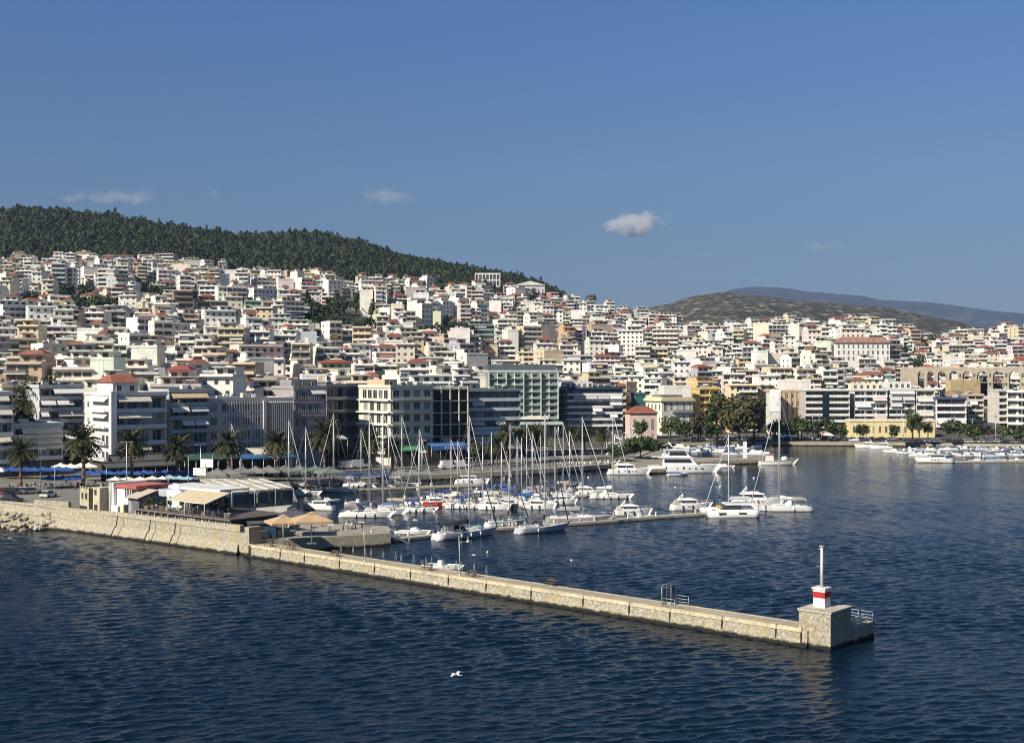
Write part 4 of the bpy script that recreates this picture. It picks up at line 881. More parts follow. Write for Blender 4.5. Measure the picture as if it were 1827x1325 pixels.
def sailboat(label, px, py, L, head, mast=1.35, col=GEL, cover=(.04, .05, .1), jib=(.6, .6, .58), bim=None, stripe=None, boot=(.04, .06, .12), lean=0, extra=None, sail=True, fenders=3, teak=False, z=0):
    x, y = W(px, py); o = root('sailing_yacht', label, 'sailing yacht', (x, y, 0), R(head), 'sailing yachts in the marina'); B = L * .3; fb = .1 * L ** .5 * 3.2
    R_ = hull(o, L, B, fb, col, boot, stripe=stripe); rail(o, R_)
    zc = fb * 1.02; c = MB(); c.frust(-L * .12, L * .3, -B * .3, B * .3, zc - .05, zc + .48, .4, 1.6, .25, GEL, 'gelcoat'); c.build('cabin', o)
    for sg in (-1, 1):
        c = MB(); c.box(-L * .08, L * .16, sg * B * .245 - .06, sg * B * .245 + .06, zc + .14, zc + .32, (.02, .02, .03), 'dark_glass'); c.build('cabin_window', o)
    c = MB(); c.box(-L * .42, -L * .13, -B * .22, B * .22, zc - .3, zc - .02, (.45, .33, .2) if teak else (.55, .54, .5), 'gelcoat'); c.box(-L * .42, -L * .13, -B * .36, -B * .22, zc - .06, zc + .22, GEL, 'gelcoat'); c.box(-L * .42, -L * .13, B * .22, B * .36, zc - .06, zc + .22, GEL, 'gelcoat'); c.build('cockpit', o)
    mh = L * mast * 1.17; mx = L * .08; m = MB(); m.cyl((mx, 0, zc), (mx, 0, zc + mh), .135, .09, 7, (.62, .62, .62))
    for q in (.4, .7): m.cyl((mx, -B * .34, zc + mh * q), (mx, B * .34, zc + mh * q), .035, n=4, col=(.6, .6, .6))
    m.cyl((mx - .4, 0, zc + mh + .3), (mx + .4, 0, zc + mh + .3), .03, n=3, col=(.2, .2, .2)); m.build('mast', o)
    m = MB()
    for sg in (-1, 1):
        m.tube([(mx - .15, sg * B * .47, fb), (mx, sg * B * .34, zc + mh * .4), (mx, sg * B * .3, zc + mh * .7), (mx, 0, zc + mh)], .022, 3, (.45, .45, .45))
    m.cyl((-L * .49, 0, fb), (mx, 0, zc + mh), .02, n=3, col=(.45, .45, .45)); m.build('rigging', o)
    m = MB(); m.cyl((mx, 0, zc + 1.3), (-L * .34, 0, zc + 1.4), .09, n=6, col=(.65, .65, .65)); m.build('boom', o)
    if sail:
        m = MB(); n = 8; rg = []
        for i in range(n + 1):
            t = i / n; xx = mx - .15 + (-L * .34 - mx) * t; hh = (.85 - .5 * t) * (1 + .05 * math.sin(9 * t)); rg.append([(xx, -.2, zc + 1.38), (xx, -.12, zc + 1.38 + hh), (xx, .12, zc + 1.38 + hh), (xx, .2, zc + 1.38), (xx, -.2, zc + 1.38)])
        m.loft(rg, cover, 'fabric'); m.build('sail_cover', o)
    xe, be, ze = R_[-1]; m = MB(); m.cyl((xe - .3, 0, ze), (mx + .15, 0, zc + mh * .97), .12, .05, 6, jib, 'fabric'); m.build('furled_jib', o)
    if bim:
        m = MB(); rg = []
        for i in range(6): t = i / 5; xx = -L * .4 + L * .24 * t; zz = zc + 1.75 + .25 * math.sin(PI * t); rg.append([(xx, -B * .4, zz - .5), (xx, -B * .3, zz), (xx, B * .3, zz), (xx, B * .4, zz - .5)])
        m.loft(rg, bim, 'fabric', caps=False); m.build('bimini', o)
        m = MB(); [m.cyl((xx, sg * B * .4, zc), (xx, sg * B * .4, zc + 1.4), .025, n=3, col=(.7, .7, .7)) for xx in (-L * .4, -L * .17) for sg in (-1, 1)]; m.build('bimini_frame', o)
    m = MB(); rg = []
    for i in range(4): t = i / 3; xx = -L * .13 + L * .1 * t; zz = zc + .5 + .75 * math.cos(t * 1.45); rg.append([(xx, -B * .3, zc + .2), (xx, -B * .24, zz), (xx, B * .24, zz), (xx, B * .3, zc + .2)])
    m.loft(rg, cover if sail else (.3, .3, .32), 'fabric', caps=False); m.build('sprayhood', o)
    for i in range(fenders):
        t = 4 + i * 2; xx, b, zz = R_[t]
        for sg in (-1, 1): f = MB(); f.cyl((xx, sg * (b + .12), zz - .9), (xx, sg * (b + .12), zz - .25), .13, n=6, col=(.75, .75, .75), m='rubber'); f.build('fender', o)
    w_ = MB(); w_.cyl((-L * .36, 0, zc + .2), (-L * .36, 0, zc + .9), .06, n=5, col=(.6, .6, .6)); w_.cyl((-L * .365, 0, zc + .9), (-L * .36, 0, zc + .9), .45, n=12, col=(.3, .3, .3)); w_.build('steering_wheel', o)
    if extra == 'stern':
        m = MB(); m.face([(-L * .515, -B * .22, .35), (-L * .515, B * .22, .35), (-L * .49, B * .22, fb), (-L * .49, -B * .22, fb)], (.03, .16, .1), 'fabric'); m.build('stern_cloth', o)
        m = MB(); m.ball((L * .22, 0, zc + .45), 1.7, .8, .35, (.3, .48, .52), 'rubber', 12, 5); m.build('deck_dinghy', o)
    return o
def motoryacht(label, px, py, L, head, decks=1, col=GEL, fly=True, arch=True, cover=None, boot=(.03, .03, .05), B=None, glass=(.02, .025, .03), name='motor_yacht', cat='motor yacht', ports=4, big=False):
    x, y = W(px, py); o = root(name, label, cat, (x, y, 0), R(head), 'motor boats in the marina'); B = B or L * .29; fb = .34 * L ** .62
    R_ = hull(o, L, B, fb, col, boot, stern=.9, rake=.08, sheer=.28, round_=.5); rail(o, R_, .5, i0=4)
    zc = fb * 1.03; hh = .125 * L ** .9 * (1.25 if big else 1)
    c = MB(); c.frust(-L * .3, L * .24, -B * .38, B * .38, zc - .05, zc + hh, .2, L * .12, .2, GEL, 'gelcoat'); c.build('superstructure', o)
    for sg in (-1, 1):
        c = MB(); yy = sg * B * .375; ins = sg * -.13
        c.face([(-L * .27, yy, zc + hh * .38), (L * .15, yy, zc + hh * .38), (L * .11, yy + ins * .9, zc + hh * .86), (-L * .27, yy + ins * .9, zc + hh * .86)], glass, 'dark_glass'); c.build('side_window', o)
    c = MB(); c.face([(L * .205, -B * .3, zc + hh * .34), (L * .205, B * .3, zc + hh * .34), (L * .135, B * .27, zc + hh * .92), (L * .135, -B * .27, zc + hh * .92)], glass, 'dark_glass'); c.build('windscreen', o)
    c = MB(); c.frust(-L * .36, L * .17, -B * .4, B * .4, zc + hh, zc + hh + .18, 0, L * .02, .05, GEL, 'gelcoat'); c.build('hardtop', o)
    c = MB(); c.frust(L * .24, L * .42, -B * .22, B * .22, zc, zc + .25, .1, L * .1, .15, GEL, 'gelcoat'); c.build('foredeck', o)
    zt = zc + hh + .18
    if fly:
        c = MB(); c.frust(-L * .3, L * .1, -B * .33, B * .33, zt, zt + hh * .38, 0, L * .08, .1, GEL, 'gelcoat'); c.build('flybridge', o)
        c = MB(); c.face([(L * .06, -B * .25, zt + hh * .3), (L * .06, B * .25, zt + hh * .3), (L * .02, B * .22, zt + hh * .72), (L * .02, -B * .22, zt + hh * .72)], glass, 'dark_glass'); c.build('wind_deflector', o)
    if arch:
        c = MB()
        for sg in (-1, 1): c.tube([(-L * .3, sg * B * .34, zt), (-L * .24, sg * B * .3, zt + hh * .85), (-L * .22, sg * B * .2, zt + hh * .95)], .09, 5, GEL, 'gelcoat')
        c.box(-L * .25, -L * .2, -B * .22, B * .22, zt + hh * .9, zt + hh, GEL, 'gelcoat'); c.build('radar_arch', o)
        c = MB(); c.ball((-L * .22, -B * .1, zt + hh * 1.15), .28, .28, .25, WHITE, 'gelcoat', 8, 5); c.build('radar_dome', o)
        c = MB(); c.cyl((-L * .22, B * .1, zt + hh), (-L * .25, B * .1, zt + hh + 1.8), .02, n=3, col=(.8, .8, .8)); c.build('aerial', o)
    if cover:
        c = MB(); c.frust(-L * .47, -L * .3, -B * .36, B * .36, zc, zc + hh * .95, L * .05, 0, .15, cover, 'fabric'); c.build('cockpit_cover', o)
    c = MB(); c.box(-L * .55, -L * .49, -B * .4, B * .4, .25, .4, (.5, .45, .38), 'wood'); c.build('swim_platform', o)
    for i in range(ports):
        xx, b, zz = R_[5 + i]
        for sg in (-1, 1): c = MB(); c.box(xx - .3, xx + .3, sg * (b * .965) - .04, sg * (b * .965) + .04, fb * .58, fb * .74, (.02, .02, .03), 'dark_glass'); c.build('porthole', o)
    for i in (3, 6):
        xx, b, zz = R_[i]; c = MB(); c.cyl((xx, -(b + .13), zz - .9), (xx, -(b + .13), zz - .2), .14, n=6, col=(.1, .1, .13), m='rubber'); c.build('fender', o)
    if big:
        c = MB(); c.frust(-L * .22, L * .13, -B * .34, B * .34, zt + .01, zt + hh * .85, .4, L * .1, .2, GEL, 'gelcoat'); c.build('upper_deck', o)
        for sg in (-1, 1):
            c = MB(); c.face([(-L * .2, sg * B * .342, zt + hh * .25), (L * .07, sg * B * .342, zt + hh * .25), (L * .045, sg * B * .318, zt + hh * .7), (-L * .19, sg * B * .318, zt + hh * .7)], glass, 'dark_glass'); c.build('side_window', o)
        c = MB(); c.box(-L * .46, L * .0, -B * .4, B * .4, zt - .01, zt + .12, GEL, 'gelcoat'); c.box(-L * .28, L * .1, -B * .38, B * .38, zt + hh * .86, zt + hh * 1.0, GEL, 'gelcoat'); c.build('deck_overhang', o)
        c = MB()
        for sg in (-1, 1): c.tube([(-L * .12, sg * B * .3, zt + hh), (-L * .2, sg * B * .26, zt + hh * 1.9)], .16, 5, GEL, 'gelcoat')
        c.tube([(-L * .02, -B * .2, zt + hh), (-L * .08, -B * .2, zt + hh * 1.7)], .1, 5, GEL, 'gelcoat'); c.build('mast_arch', o)
    return o
def dinghy(seed, L=5.5, col=GEL, kind='open'):
    r = random.Random(seed); o = root('small_boat', 'x', 'boat'); R_ = hull(o, L, L * .36, .55, col, (.1, .1, .12), stern=.9)
    if kind == 'cuddy':
        c = MB(); c.frust(-.2, L * .3, -L * .13, L * .13, .5, 1.15, .15, .9, .12, GEL, 'gelcoat'); c.build('cabin', o); c = MB(); c.face([(.1, -L * .12, .95), (.1, L * .12, .95), (-.15, L * .11, 1.5), (-.15, -L * .11, 1.5)], DARK, 'dark_glass'); c.build('windscreen', o)
    elif kind == 'covered':
        c = MB(); c.frust(-L * .45, L * .3, -L * .17, L * .17, .5, .95, .3, 1.2, .3, r.choice([(.08, .14, .3), (.1, .1, .12), (.5, .5, .48)]), 'fabric'); c.build('boat_cover', o)
    else:
        c = MB(); [c.box(xx, xx + .3, -L * .15, L * .15, .42, .5, (.4, .28, .15), 'wood') for xx in (-1.4, 0, 1.1)]; c.build('thwarts', o); c = MB(); c.box(-.5, .1, -.3, .3, .4, 1.2, GEL, 'gelcoat'); c.build('console', o)
    c = MB(); c.box(-L * .56, -L * .5, -.18, .18, -.1, .95, (.05, .05, .06), 'rubber'); c.box(-L * .58, -L * .48, -.22, .22, .6, 1.05, (.06, .06, .07), 'rubber'); c.build('outboard_motor', o)
    return o
# ------------------------------------------------------------------ harbour works
STN = (.45, .42, .35); PAV = (.36, .32, .25)
def XY(px, D): return PD(px, D)
# platform behind the sea wall and the low patio quay
pl = MB(); pl.prism([XY(-700, 262), XY(-300, 262), XY(0, 257), (-86.2, 241.5), (-44.9, 208.2), W(505, 958, 2.2), W(535, 915, 2.25), W(515, 866, 2.2), XY(400, 335), XY(-700, 335)][::1], -3, 3.65, STN, 'rubble', (.21, .2, .18), 'paving'); tag(pl.build('promenade_platform'), kind='structure')
pl = MB(); A_ = [(-43.2, 208.8), W(697, 950.5, 2.25), W(693, 938, 2.25), W(560, 932, 2.25), W(520, 912, 2.25)]; pl.prism(A_, -3, 2.25, STN, 'rubble', (.34, .31, .26), 'paving'); tag(pl.build('patio_quay'), kind='structure')
# quay wall along the harbour edge
def strip(name, pts, w, z0, z1, col, m='stone', top=None, kind='structure', mtop='paving'):
    mb = MB(); L_ = len(pts)
    off = []
    for i, p in enumerate(pts):
        a = Vector(pts[max(0, i - 1)]); b = Vector(pts[min(L_ - 1, i + 1)]); d = (b - a).normalized(); off.append((p[0] - d.y * w, p[1] + d.x * w))
    for i in range(L_ - 1):
        a, b, c, d = pts[i], pts[i + 1], off[i + 1], off[i]
        mb.face([(*a, z0), (*b, z0), (*b, z1), (*a, z1)], col, m); mb.face([(*a, z1), (*b, z1), (*c, z1), (*d, z1)], top or col, mtop); mb.face([(*d, z0), (*d, z1), (*c, z1), (*c, z0)], col, m)
    o = mb.build(name); tag(o, kind=kind); return o
qp = [PD(px, ip(px, QUAY) - 1.2) for px in list(range(515, 1130, 30)) + [1130, 1150, 1172, 1185, 1200] + list(range(1240, 2400, 60))]
strip('quay_wall', qp, 1.6, -3, 1.72, (.3, .28, .24), 'rubble', (.5, .46, .38))
rp = [PD(px, ip(px, QUAY) + (22 if px > 500 else 60)) for px in range(500, 2400, 60)]
mb = MB()
for i in range(len(rp) - 1):
    for w0, w1, c, dz in ((0, 7, (.055, .055, .06), .06),):
        a = Vector(rp[i]); b = Vector(rp[i + 1]); 
        mb.face([(a.x, a.y, gz(*a) + .1), (b.x, b.y, gz(*b) + .1), (b.x, b.y + w1, gz(b.x, b.y + w1) + .1), (a.x, a.y + w1, gz(a.x, a.y + w1) + .1)], c, 'paving')
st = [PD(1772, D) for D in range(505, 660, 6)]
for i in range(len(st) - 1):
    (xa, ya), (xb, yb) = st[i], st[i + 1]; mb.face([(xa - 5, ya, gz(xa, ya) + .16), (xa + 5, ya, gz(xa, ya) + .16), (xb + 5, yb, gz(xb, yb) + .16), (xb - 5, yb, gz(xb, yb) + .16)], (.05, .05, .055), 'paving')
    mb.face([(xa + 1.6, ya, gz(xa, ya) + .2), (xa + 2.8, ya, gz(xa, ya) + .2), (xb + 2.8, yb, gz(xb, yb) + .2), (xb + 1.6, yb, gz(xb, yb) + .2)], (.32, .3, .26), 'paving')
tag(mb.build('road'), kind='structure')
# spit with trees and inner jetty
mb = MB(); mb.prism([PD(1084, 394), PD(1100, 388), W(1135, 838, 1.4), W(1186, 836, 1.4), PD(1200, 430), PD(1180, 480), PD(1120, 440)], -3, 1.4, STN, 'rubble', (.3, .27, .2), 'paving'); tag(mb.build('harbour_spit'), kind='structure')
mb = MB(); mb.prism([W(1180, 836, 0), W(1300, 829, 0), W(1358, 827, 0), PD(1358, 424), PD(1180, 422)], -3, 1.5, STN, 'rubble', (.34, .3, .24), 'paving'); tag(mb.build('inner_jetty'), kind='structure')
# sea wall
def seawall():
    o = root('sea_wall', 'long pale rubble sea wall with a sloping foot below the restaurant terrace', 'sea wall'); m = MB()
    # stations: outer toe, foot top, crest (out is towards the viewer)
    st = [((-150, 243.), (-150, 256), 3.9), ((-102, 245.0), (-106, 257.5), 3.9), ((-92, 242.), (-96, 251), 3.95), ((-86.4, 239.6), (-87.6, 242.5), 4.2), ((-72, 228.5), (-71.2, 230.6), 4.4), ((-58, 217.6), (-57.3, 219.4), 4.5), ((-44.4, 206.9), (-44.2, 208.6), 4.8)]
    st = [((-300, 243.), (-300, 256), 3.9)] + st; rings = []
    for i in range(len(st) - 1):
        for k in range(6):
            t = k / 6 if i < len(st) - 2 or k < 6 else 1; a, b = st[i], st[i + 1]; L2 = lambda p, q: (p[0] + (q[0] - p[0]) * t, p[1] + (q[1] - p[1]) * t)
            toe, cr, z = L2(a[0], b[0]), L2(a[1], b[1]), a[2] + (b[2] - a[2]) * t
            j = noise.noise((toe[0] / 2, toe[1] / 2, 0)) * .2
            mid = (toe[0] + (cr[0] - toe[0]) * .45, toe[1] + (cr[1] - toe[1]) * .45)
            rings.append([(toe[0], toe[1] - .3, -2), (toe[0], toe[1] + j, .2), (mid[0], mid[1] + j * .5, 2.0 + j), (mid[0] + (cr[0] - mid[0]) * .7, mid[1] + (cr[1] - mid[1]) * .7, 2.15 + j), (cr[0], cr[1], z), (cr[0] + .5, cr[1] + .8, z), (cr[0] + .5, cr[1] + .8, 2)])
    m.loft(rings, STN, 'rubble', sm=False); m.build('wall', o)
    m = MB(); m.T = (-44.3, 207.0, 0, math.cos(R(-38.4)), math.sin(R(-38.4)))
    m.box(-.9, .25, .0, 2.6, -2, 4.85, STN, 'rubble'); m.build('end_pier', o)
    for x, y in ((-74, 229.3), (-60.2, 218.5), (-66, 223)):
        m = MB(); m.T = (x, y, 0, math.cos(R(-38.4)), math.sin(R(-38.4))); m.tube([(0, -.75, .3), (0, .05, 2.0), (0, .45, 2.2), (0, .75, 4.2)], .1, 4, (.06, .055, .05), 'stone'); m.build('joint', o)
    m = MB(); m.T = (-96, 249.4, 0, math.cos(R(-25)), math.sin(R(-25))); m.box(-1, 8.3, 0, .8, 3, 5.0, STN, 'rubble'); m.build('parapet', o)
seawall()
# rocks at the foot of the wall
def rocks():
    r = random.Random(3); pr = []
    for k in range(4):
        m = MB(); m.ball((0, 0, 0), 1, .8, .6, [(.5, .45, .36), (.55, .52, .45), (.36, .28, .2), (.45, .4, .3)][k], 'stone', 7, 5)
        m.v = [tuple(Vector(v) * (1 + .35 * noise.noise(Vector(v) * 1.3 + Vector((k * 7, 0, 0))))) for v in m.v]; m.sm = [False] * len(m.f); pr.append(tag(m.build('boulder'), 'x', 'boulder'))
    sp = [[], [], [], []]
    for i in range(92):
        x = -108 + r.uniform(-20, 20); t = r.random(); y = 240.0 + (x + 102) * -.02 + 6.5 * t; z = .1 + 2.6 * t * (1 if x < -85 else .3)
        if x > -90: y = 241 - (x + 90) * .35 + 1.5 * t; z = .2 + .6 * t
        sp[i % 4].append((x, y, z, r.uniform(0, 6), r.uniform(.4, .95)))
    for k, n_ in enumerate(['tan', 'pale cream', 'rust-brown', 'sandy grey']): many(pr[k], sp[k], n_ + ' boulder at the waterline, {} of its colour from the left', 'boulders at the foot of the sea wall')
rocks()
# breakwater
O1 = Vector((-44.5, 207)); O2 = Vector(W(1432, 1153)); DIR = (O2 - O1).normalized(); NRM = Vector((-DIR.y, DIR.x)); BWL = (O2 - O1).length; BA = math.atan2(DIR.y, DIR.x); BZ = 1.9
def bw(px, off):
    P_ = O1 + NRM * off; k = (px - CX) / F; t = (P_.x - k * P_.y) / (k * DIR.y - DIR.x); p = P_ + DIR * t; return p.x, p.y
def breakwater():
    o = root('breakwater', 'long low stone breakwater with a bright coping running to the beacon', 'breakwater', (O1.x, O1.y, 0), BA); r = random.Random(2)
    m = MB(); n = 60; rings = []
    for i in range(n + 1):
        x = -.6 + (BWL + 1.2) * i / n; j = noise.noise((x / 3, 0, 0)) * .12; rings.append([(x, -.35, -2), (x, -.3 + j, .15), (x, -.1 + j * .6, .8), (x, 0, BZ), (x, 3.6, BZ), (x, 3.7, -2)])
    m.loft(rings, STN, 'rubble', sm=False); m.build('wall', o)
    m = MB(); m.face([(-.6, .3, BZ + .02), (BWL + .6, .3, BZ + .02), (BWL + .6, 3.4, BZ + .02), (-.6, 3.4, BZ + .02)], (.4, .345, .25), 'paving'); m.build('walkway', o)
    x = 0.3; i = 0
    while x < BWL - 2:
        L_ = r.uniform(6, 9); L_ = min(L_, BWL - x); m = MB(); m.box(x, x + L_ - .12, -.14, .36, BZ - .28, BZ + .13 + r.uniform(0, .05), (.6, .53, .36), 'stone'); m.build('coping_stone', o)
        m = MB(); m.box(x + L_ - .2, x + L_ - .04, -.2, .0, .3, BZ - .3, (.03, .028, .022)); m.build('joint', o); x += L_
    m = MB(); m.box(-.5, BWL, 3.3, 3.66, BZ - .2, BZ + .07, (.48, .43, .33), 'stone'); m.build('inner_kerb', o)
    m = MB(); m.box(-.6, 1.2, -.6, 0, BZ - 1.2, BZ + .1, (.6, .55, .42), 'rubble'); m.build('end_block', o)
breakwater()
# beacon
bx, by = 35.4, 137.0
bo = root('harbour_beacon', 'red and white harbour beacon on a stone block at the breakwater tip', 'beacon', (bx, by, 0), BA)
m = MB(); m.box(-3.9, 0, 0, 5.0, -2, 4.0, STN, 'rubble'); m.build('stone_block', bo)
m = MB(); m.box(-4.02, .12, -.12, 5.12, 4.0, 4.26, (.5, .47, .4), 'stone'); m.build('cap_slab', bo)
m = MB(); m.box(-3.6, .3, 5.0, 10.4, -2, 1.75, STN, 'rubble', top=(.3, .28, .24)); m.build('landing', bo)
m = MB(); cx_, cy_ = -2.35, 2.5; m.frust(cx_ - .72, cx_ + .72, cy_ - .72, cy_ + .72, 4.26, 6.2, .04, .04, .04, WHITE); m.build('tower_base', bo)
m = MB(); m.box(cx_ - .74, cx_ + .74, cy_ - .74, cy_ + .74, 5.35, 6.02, (.42, .025, .03)); m.build('red_band', bo)
m = MB(); m.box(cx_ - .74, cx_ + .74, cy_ - .74, cy_ + .74, 6.02, 6.3, WHITE); m.box(cx_ - .84, cx_ + .84, cy_ - .84, cy_ + .84, 6.3, 6.48, WHITE); m.build('tower_cap', bo)
m = MB(); m.cyl((cx_, cy_, 6.45), (cx_, cy_, 11.1), .165, .145, 12, WHITE, 'plaster'); m.cyl((cx_, cy_, 11.1), (cx_, cy_, 11.18), .3, n=10, col=WHITE, m='plaster'); m.build('column', bo)
for i in range(17):
    m = MB(); z = 6.9 + i * .25; m.cyl((cx_ - .3, cy_ - .05, z), (cx_ + .34, cy_ - .05, z), .018, n=4, col=(.25, .25, .25)); m.build('rung', bo)
m = MB(); m.cyl((cx_, cy_, 11.15), (cx_, cy_, 11.5), .14, .12, 8, (.02, .05, .04)); m.cyl((cx_, cy_, 11.5), (cx_, cy_, 11.95), .02, n=3, col=(.02, .02, .02)); m.build('lantern', bo)
m = MB(); m.face([(cx_ + .1, cy_, 11.2), (cx_ + .6, cy_, 11.5), (cx_ + .5, cy_ + .1, 11.75), (cx_ + .05, cy_ + .1, 11.5)], (.02, .03, .05), 'dark_glass'); m.cyl((cx_ - .5, cy_, 10.8), (cx_, cy_, 10.8), .03, n=4, col=WHITE); m.build('solar_panel', bo)
ra = root('railing', 'white safety railing on the beacon landing', 'railing', (bx, by, 1.75), BA)
m = MB(); pts = [(.2, 5.2), (.2, 10.2), (-3.4, 10.2)]
for z in (.35, .7, 1.1): m.tube([(x, y, z) for x, y in pts], .035, 5, (.6, .62, .64))
m.build('rail', ra)
for x, y in ((.2, 5.2), (.2, 6.9), (.2, 8.5), (.2, 10.2), (-1.6, 10.2), (-3.4, 10.2)): m = MB(); m.cyl((x, y, 0), (x, y, 1.1), .04, n=5, col=(.6, .62, .64)); m.build('post', ra)
# gate on the breakwater
gx, gy = bw(1181, .3); g = root('metal_gate', 'grey tubular gate frame with side rails across the breakwater', 'gate', (gx, gy, BZ), BA + PI / 2); GC = (.45, .47, .48); gw = 3.0
m = MB(); m.tube([(0, 0, 0), (0, 0, 2.65), (.15, 0, 2.8), (gw - .15, 0, 2.8), (gw, 0, 2.65), (gw, 0, 0)], .05, 6, GC); m.tube([(0, 0, 2.45), (gw, 0, 2.45)], .035, 4, GC); m.tube([(1, 0, 0), (1, 0, 2.8)], .04, 4, GC); m.tube([(2, 0, 0), (2, 0, 2.8)], .04, 4, GC); [m.tube([(x, 0, 2.45), (x, 0, 2.8)], .03, 4, GC) for x in (.5, 1.5, 2.5)]; m.build('frame', g)
for a, b in ((.08, .92), (2.08, gw - .08)): m = MB(); [m.cyl((a + (b - a) * i / 9, 0, .2), (a + (b - a) * i / 9, 0, 2.35), .018, n=3, col=(.12, .12, .13)) for i in range(10)]; [m.cyl((a, 0, z), (b, 0, z), .018, n=3, col=(.12, .12, .13)) for z in np.linspace(.2, 2.35, 9)]; m.build('mesh_panel', g)
for y in (0, gw):
    m = MB(); [m.tube([(y, 0, z), (y, -1.9, z)], .04, 4, GC) for z in (.4, .8, 1.2)]; m.cyl((y, -1.9, 0), (y, -1.9, 1.2), .04, n=4, col=GC); m.build('side_rail', g)
# benches
def bench():
    o = root('bench', 'x', 'bench'); w = (.1, .07, .045); dk = (.03, .03, .03)
    for y in (.0, .16, .32): m = MB(); m.box(-.85, .85, y, y + .12, .44, .48, w, 'wood'); m.build('seat_slat', o)
    for z in (.62, .8): m = MB(); m.box(-.85, .85, .5, .54, z, z + .12, w, 'wood'); m.build('back_slat', o)
    for x in (-.7, .7): m = MB(); m.box(x - .03, x + .03, 0, .06, 0, .44, dk, 'metal'); m.box(x - .03, x + .03, .44, .5, 0, .95, dk, 'metal'); m.box(x - .03, x + .03, -.05, .5, .38, .435, dk, 'metal'); m.build('leg', o)
    return o
bl = ['dark bench nearest the sea wall end of the breakwater', 'dark bench just past the first lamp on the breakwater', 'dark bench beside the second lamp on the breakwater', 'dark bench halfway between second and third lamps', 'dark bench at the foot of the third breakwater lamp', 'wooden bench alone on the harbour-side edge of the breakwater']
many(bench(), [(*bw(px, off), BZ + .02, BA + rz, 1.05) for px, off, rz in ((477, 1.0, 0), (517, 1.0, 0), (594, 1.0, 0), (759, 1.0, 0), (838, 1.0, 0), (980, 2.7, 0))], lambda i: bl[i], 'benches on the breakwater')
def lamp(h=5.2, arm=True):
    o = root('street_lamp', 'x', 'street lamp'); m = MB(); m.cyl((0, 0, 0), (-.15, 0, h), .09, .05, 7, (.5, .5, .48)); m.cyl((0, 0, 0), (0, 0, .4), .16, n=7, col=(.5, .5, .48)); m.build('pole', o)
    if arm: m = MB(); m.cyl((-.12, 0, h - .9), (.95, 0, h - .8), .03, n=5, col=(.45, .45, .45)); m.build('arm', o); m = MB(); m.ball((1., 0, h - .75), .26, .26, .16, (.75, .75, .72), n=8, k=4); m.cyl((1., 0, h - .6), (1., 0, h - .1), .1, .02, 6, (.7, .7, .7)); m.build('lamp_head', o)
    return o
ll = ['leaning pale lamp pole at the sea wall end of the breakwater', 'pale curved lamp pole in the middle of the first benches', 'lamp pole with bracket arm and lantern near the moored grey boat']
many(lamp(), [(*bw(506, .6), BZ, BA + .6, .85), (*bw(651, .5), BZ, BA + .6, 1.05), (*bw(821, .55), BZ, BA + .8, 1.12)], lambda i: ll[i], 'lamps on the breakwater')
# trestles of the finger berth inside the breakwater
def trestle():
    o = root('steel_trestle', 'x', 'trestle'); c = (.13, .18, .21); m = MB(); m.cyl((-.35, 0, -1), (0, 0, 1.9), .05, n=4, col=c); m.cyl((.35, 0, -1), (0, 0, 1.9), .05, n=4, col=c); m.cyl((-.2, 0, .9), (.2, 0, .9), .04, n=4, col=c); m.build('frame', o); return o
many(trestle(), [(*bw(608 + i * 18 + 4 * (i % 3), 6 + (i % 2) * .8), 1.0, BA + .3, 1) for i in range(15)], 'thin blue steel A-frame behind the breakwater, {} from the left', 'steel frames inside the breakwater')
# ------------------------------------------------------------------ buildings on the wall
def P3(px, py, z): x, y = W(px, py, z); return (x, y, z)
WA = R(-38.4)
o = root('ruined_house', 'roofless old stone house with a dark iron shutter on the sea wall', 'ruin', (-85.0, 241.2, 3.6), WA)
m = MB(); s = (.5, .44, .32); m.box(0, 3.1, .5, 4.5, 0, 4.6, s, 'stone'); m.box(3.1, 5.0, 2.6, 4.5, 0, 4.8, (.2, .17, .13), 'stone'); m.box(5.0, 7.2, .2, 3.6, 0, 5.0, (.56, .5, .38), 'stone'); m.build('wall', o)
for x in (.7, 2): m = MB(); m.box(x, x + .5, .42, .5, 2.6, 3.7, (.02, .02, .02)); m.build('window', o)
m = MB(); m.box(.1, 2.5, .4, .5, .2, 1.2, (.02, .018, .015)); m.build('opening', o)
m = MB(); m.box(5.5, 6.5, .1, .2, .6, 1.8, (.04, .035, .03)); m.box(5.6, 6.2, .1, .2, 3.6, 4.6, (.04, .035, .03)); m.build('window', o)
m = MB(); [m.box(x, x + .35, .5, .8, 4.6, 5.0, s, 'stone') for x in (0, .9, 1.8, 2.7)]; m.build('broken_parapet', o)
o = root('harbour_restaurant', 'white restaurant with a red flat roof edge on the sea wall', 'restaurant', (-78.6, 236.6, 3.6), WA)
m = MB(); m.box(0, 1.4, 1.5, 9, 0, 6, WHITE); m.box(1.4, 6.2, 2.2, 9, 0, 5.1, WHITE); m.box(5.2, 6.3, .4, 1.8, -.3, 2.2, (.74, .66, .42)); m.box(2.2, 4.4, .4, 2.2, -.2, 1.8, WHITE); m.build('wall', o)
m = MB(); m.box(1.2, 8.2, 1.9, 9.3, 5.1, 5.75, (.42, .12, .1), 'roofing', top=(.45, .16, .13)); m.build('red_roof', o)
for x in (.25, .75): m = MB(); m.cyl((x, 1.3, 0), (x, 1.3, 6.8), .07, n=5, col=(.5, .5, .5)); m.build('flue', o)
for x in (4.3, 4.8, 5.3, 5.8): m = MB(); m.box(x, x + .22, 2.1, 2.2, 3.4, 4.9, (.03, .03, .04)); m.build('slit_window', o)
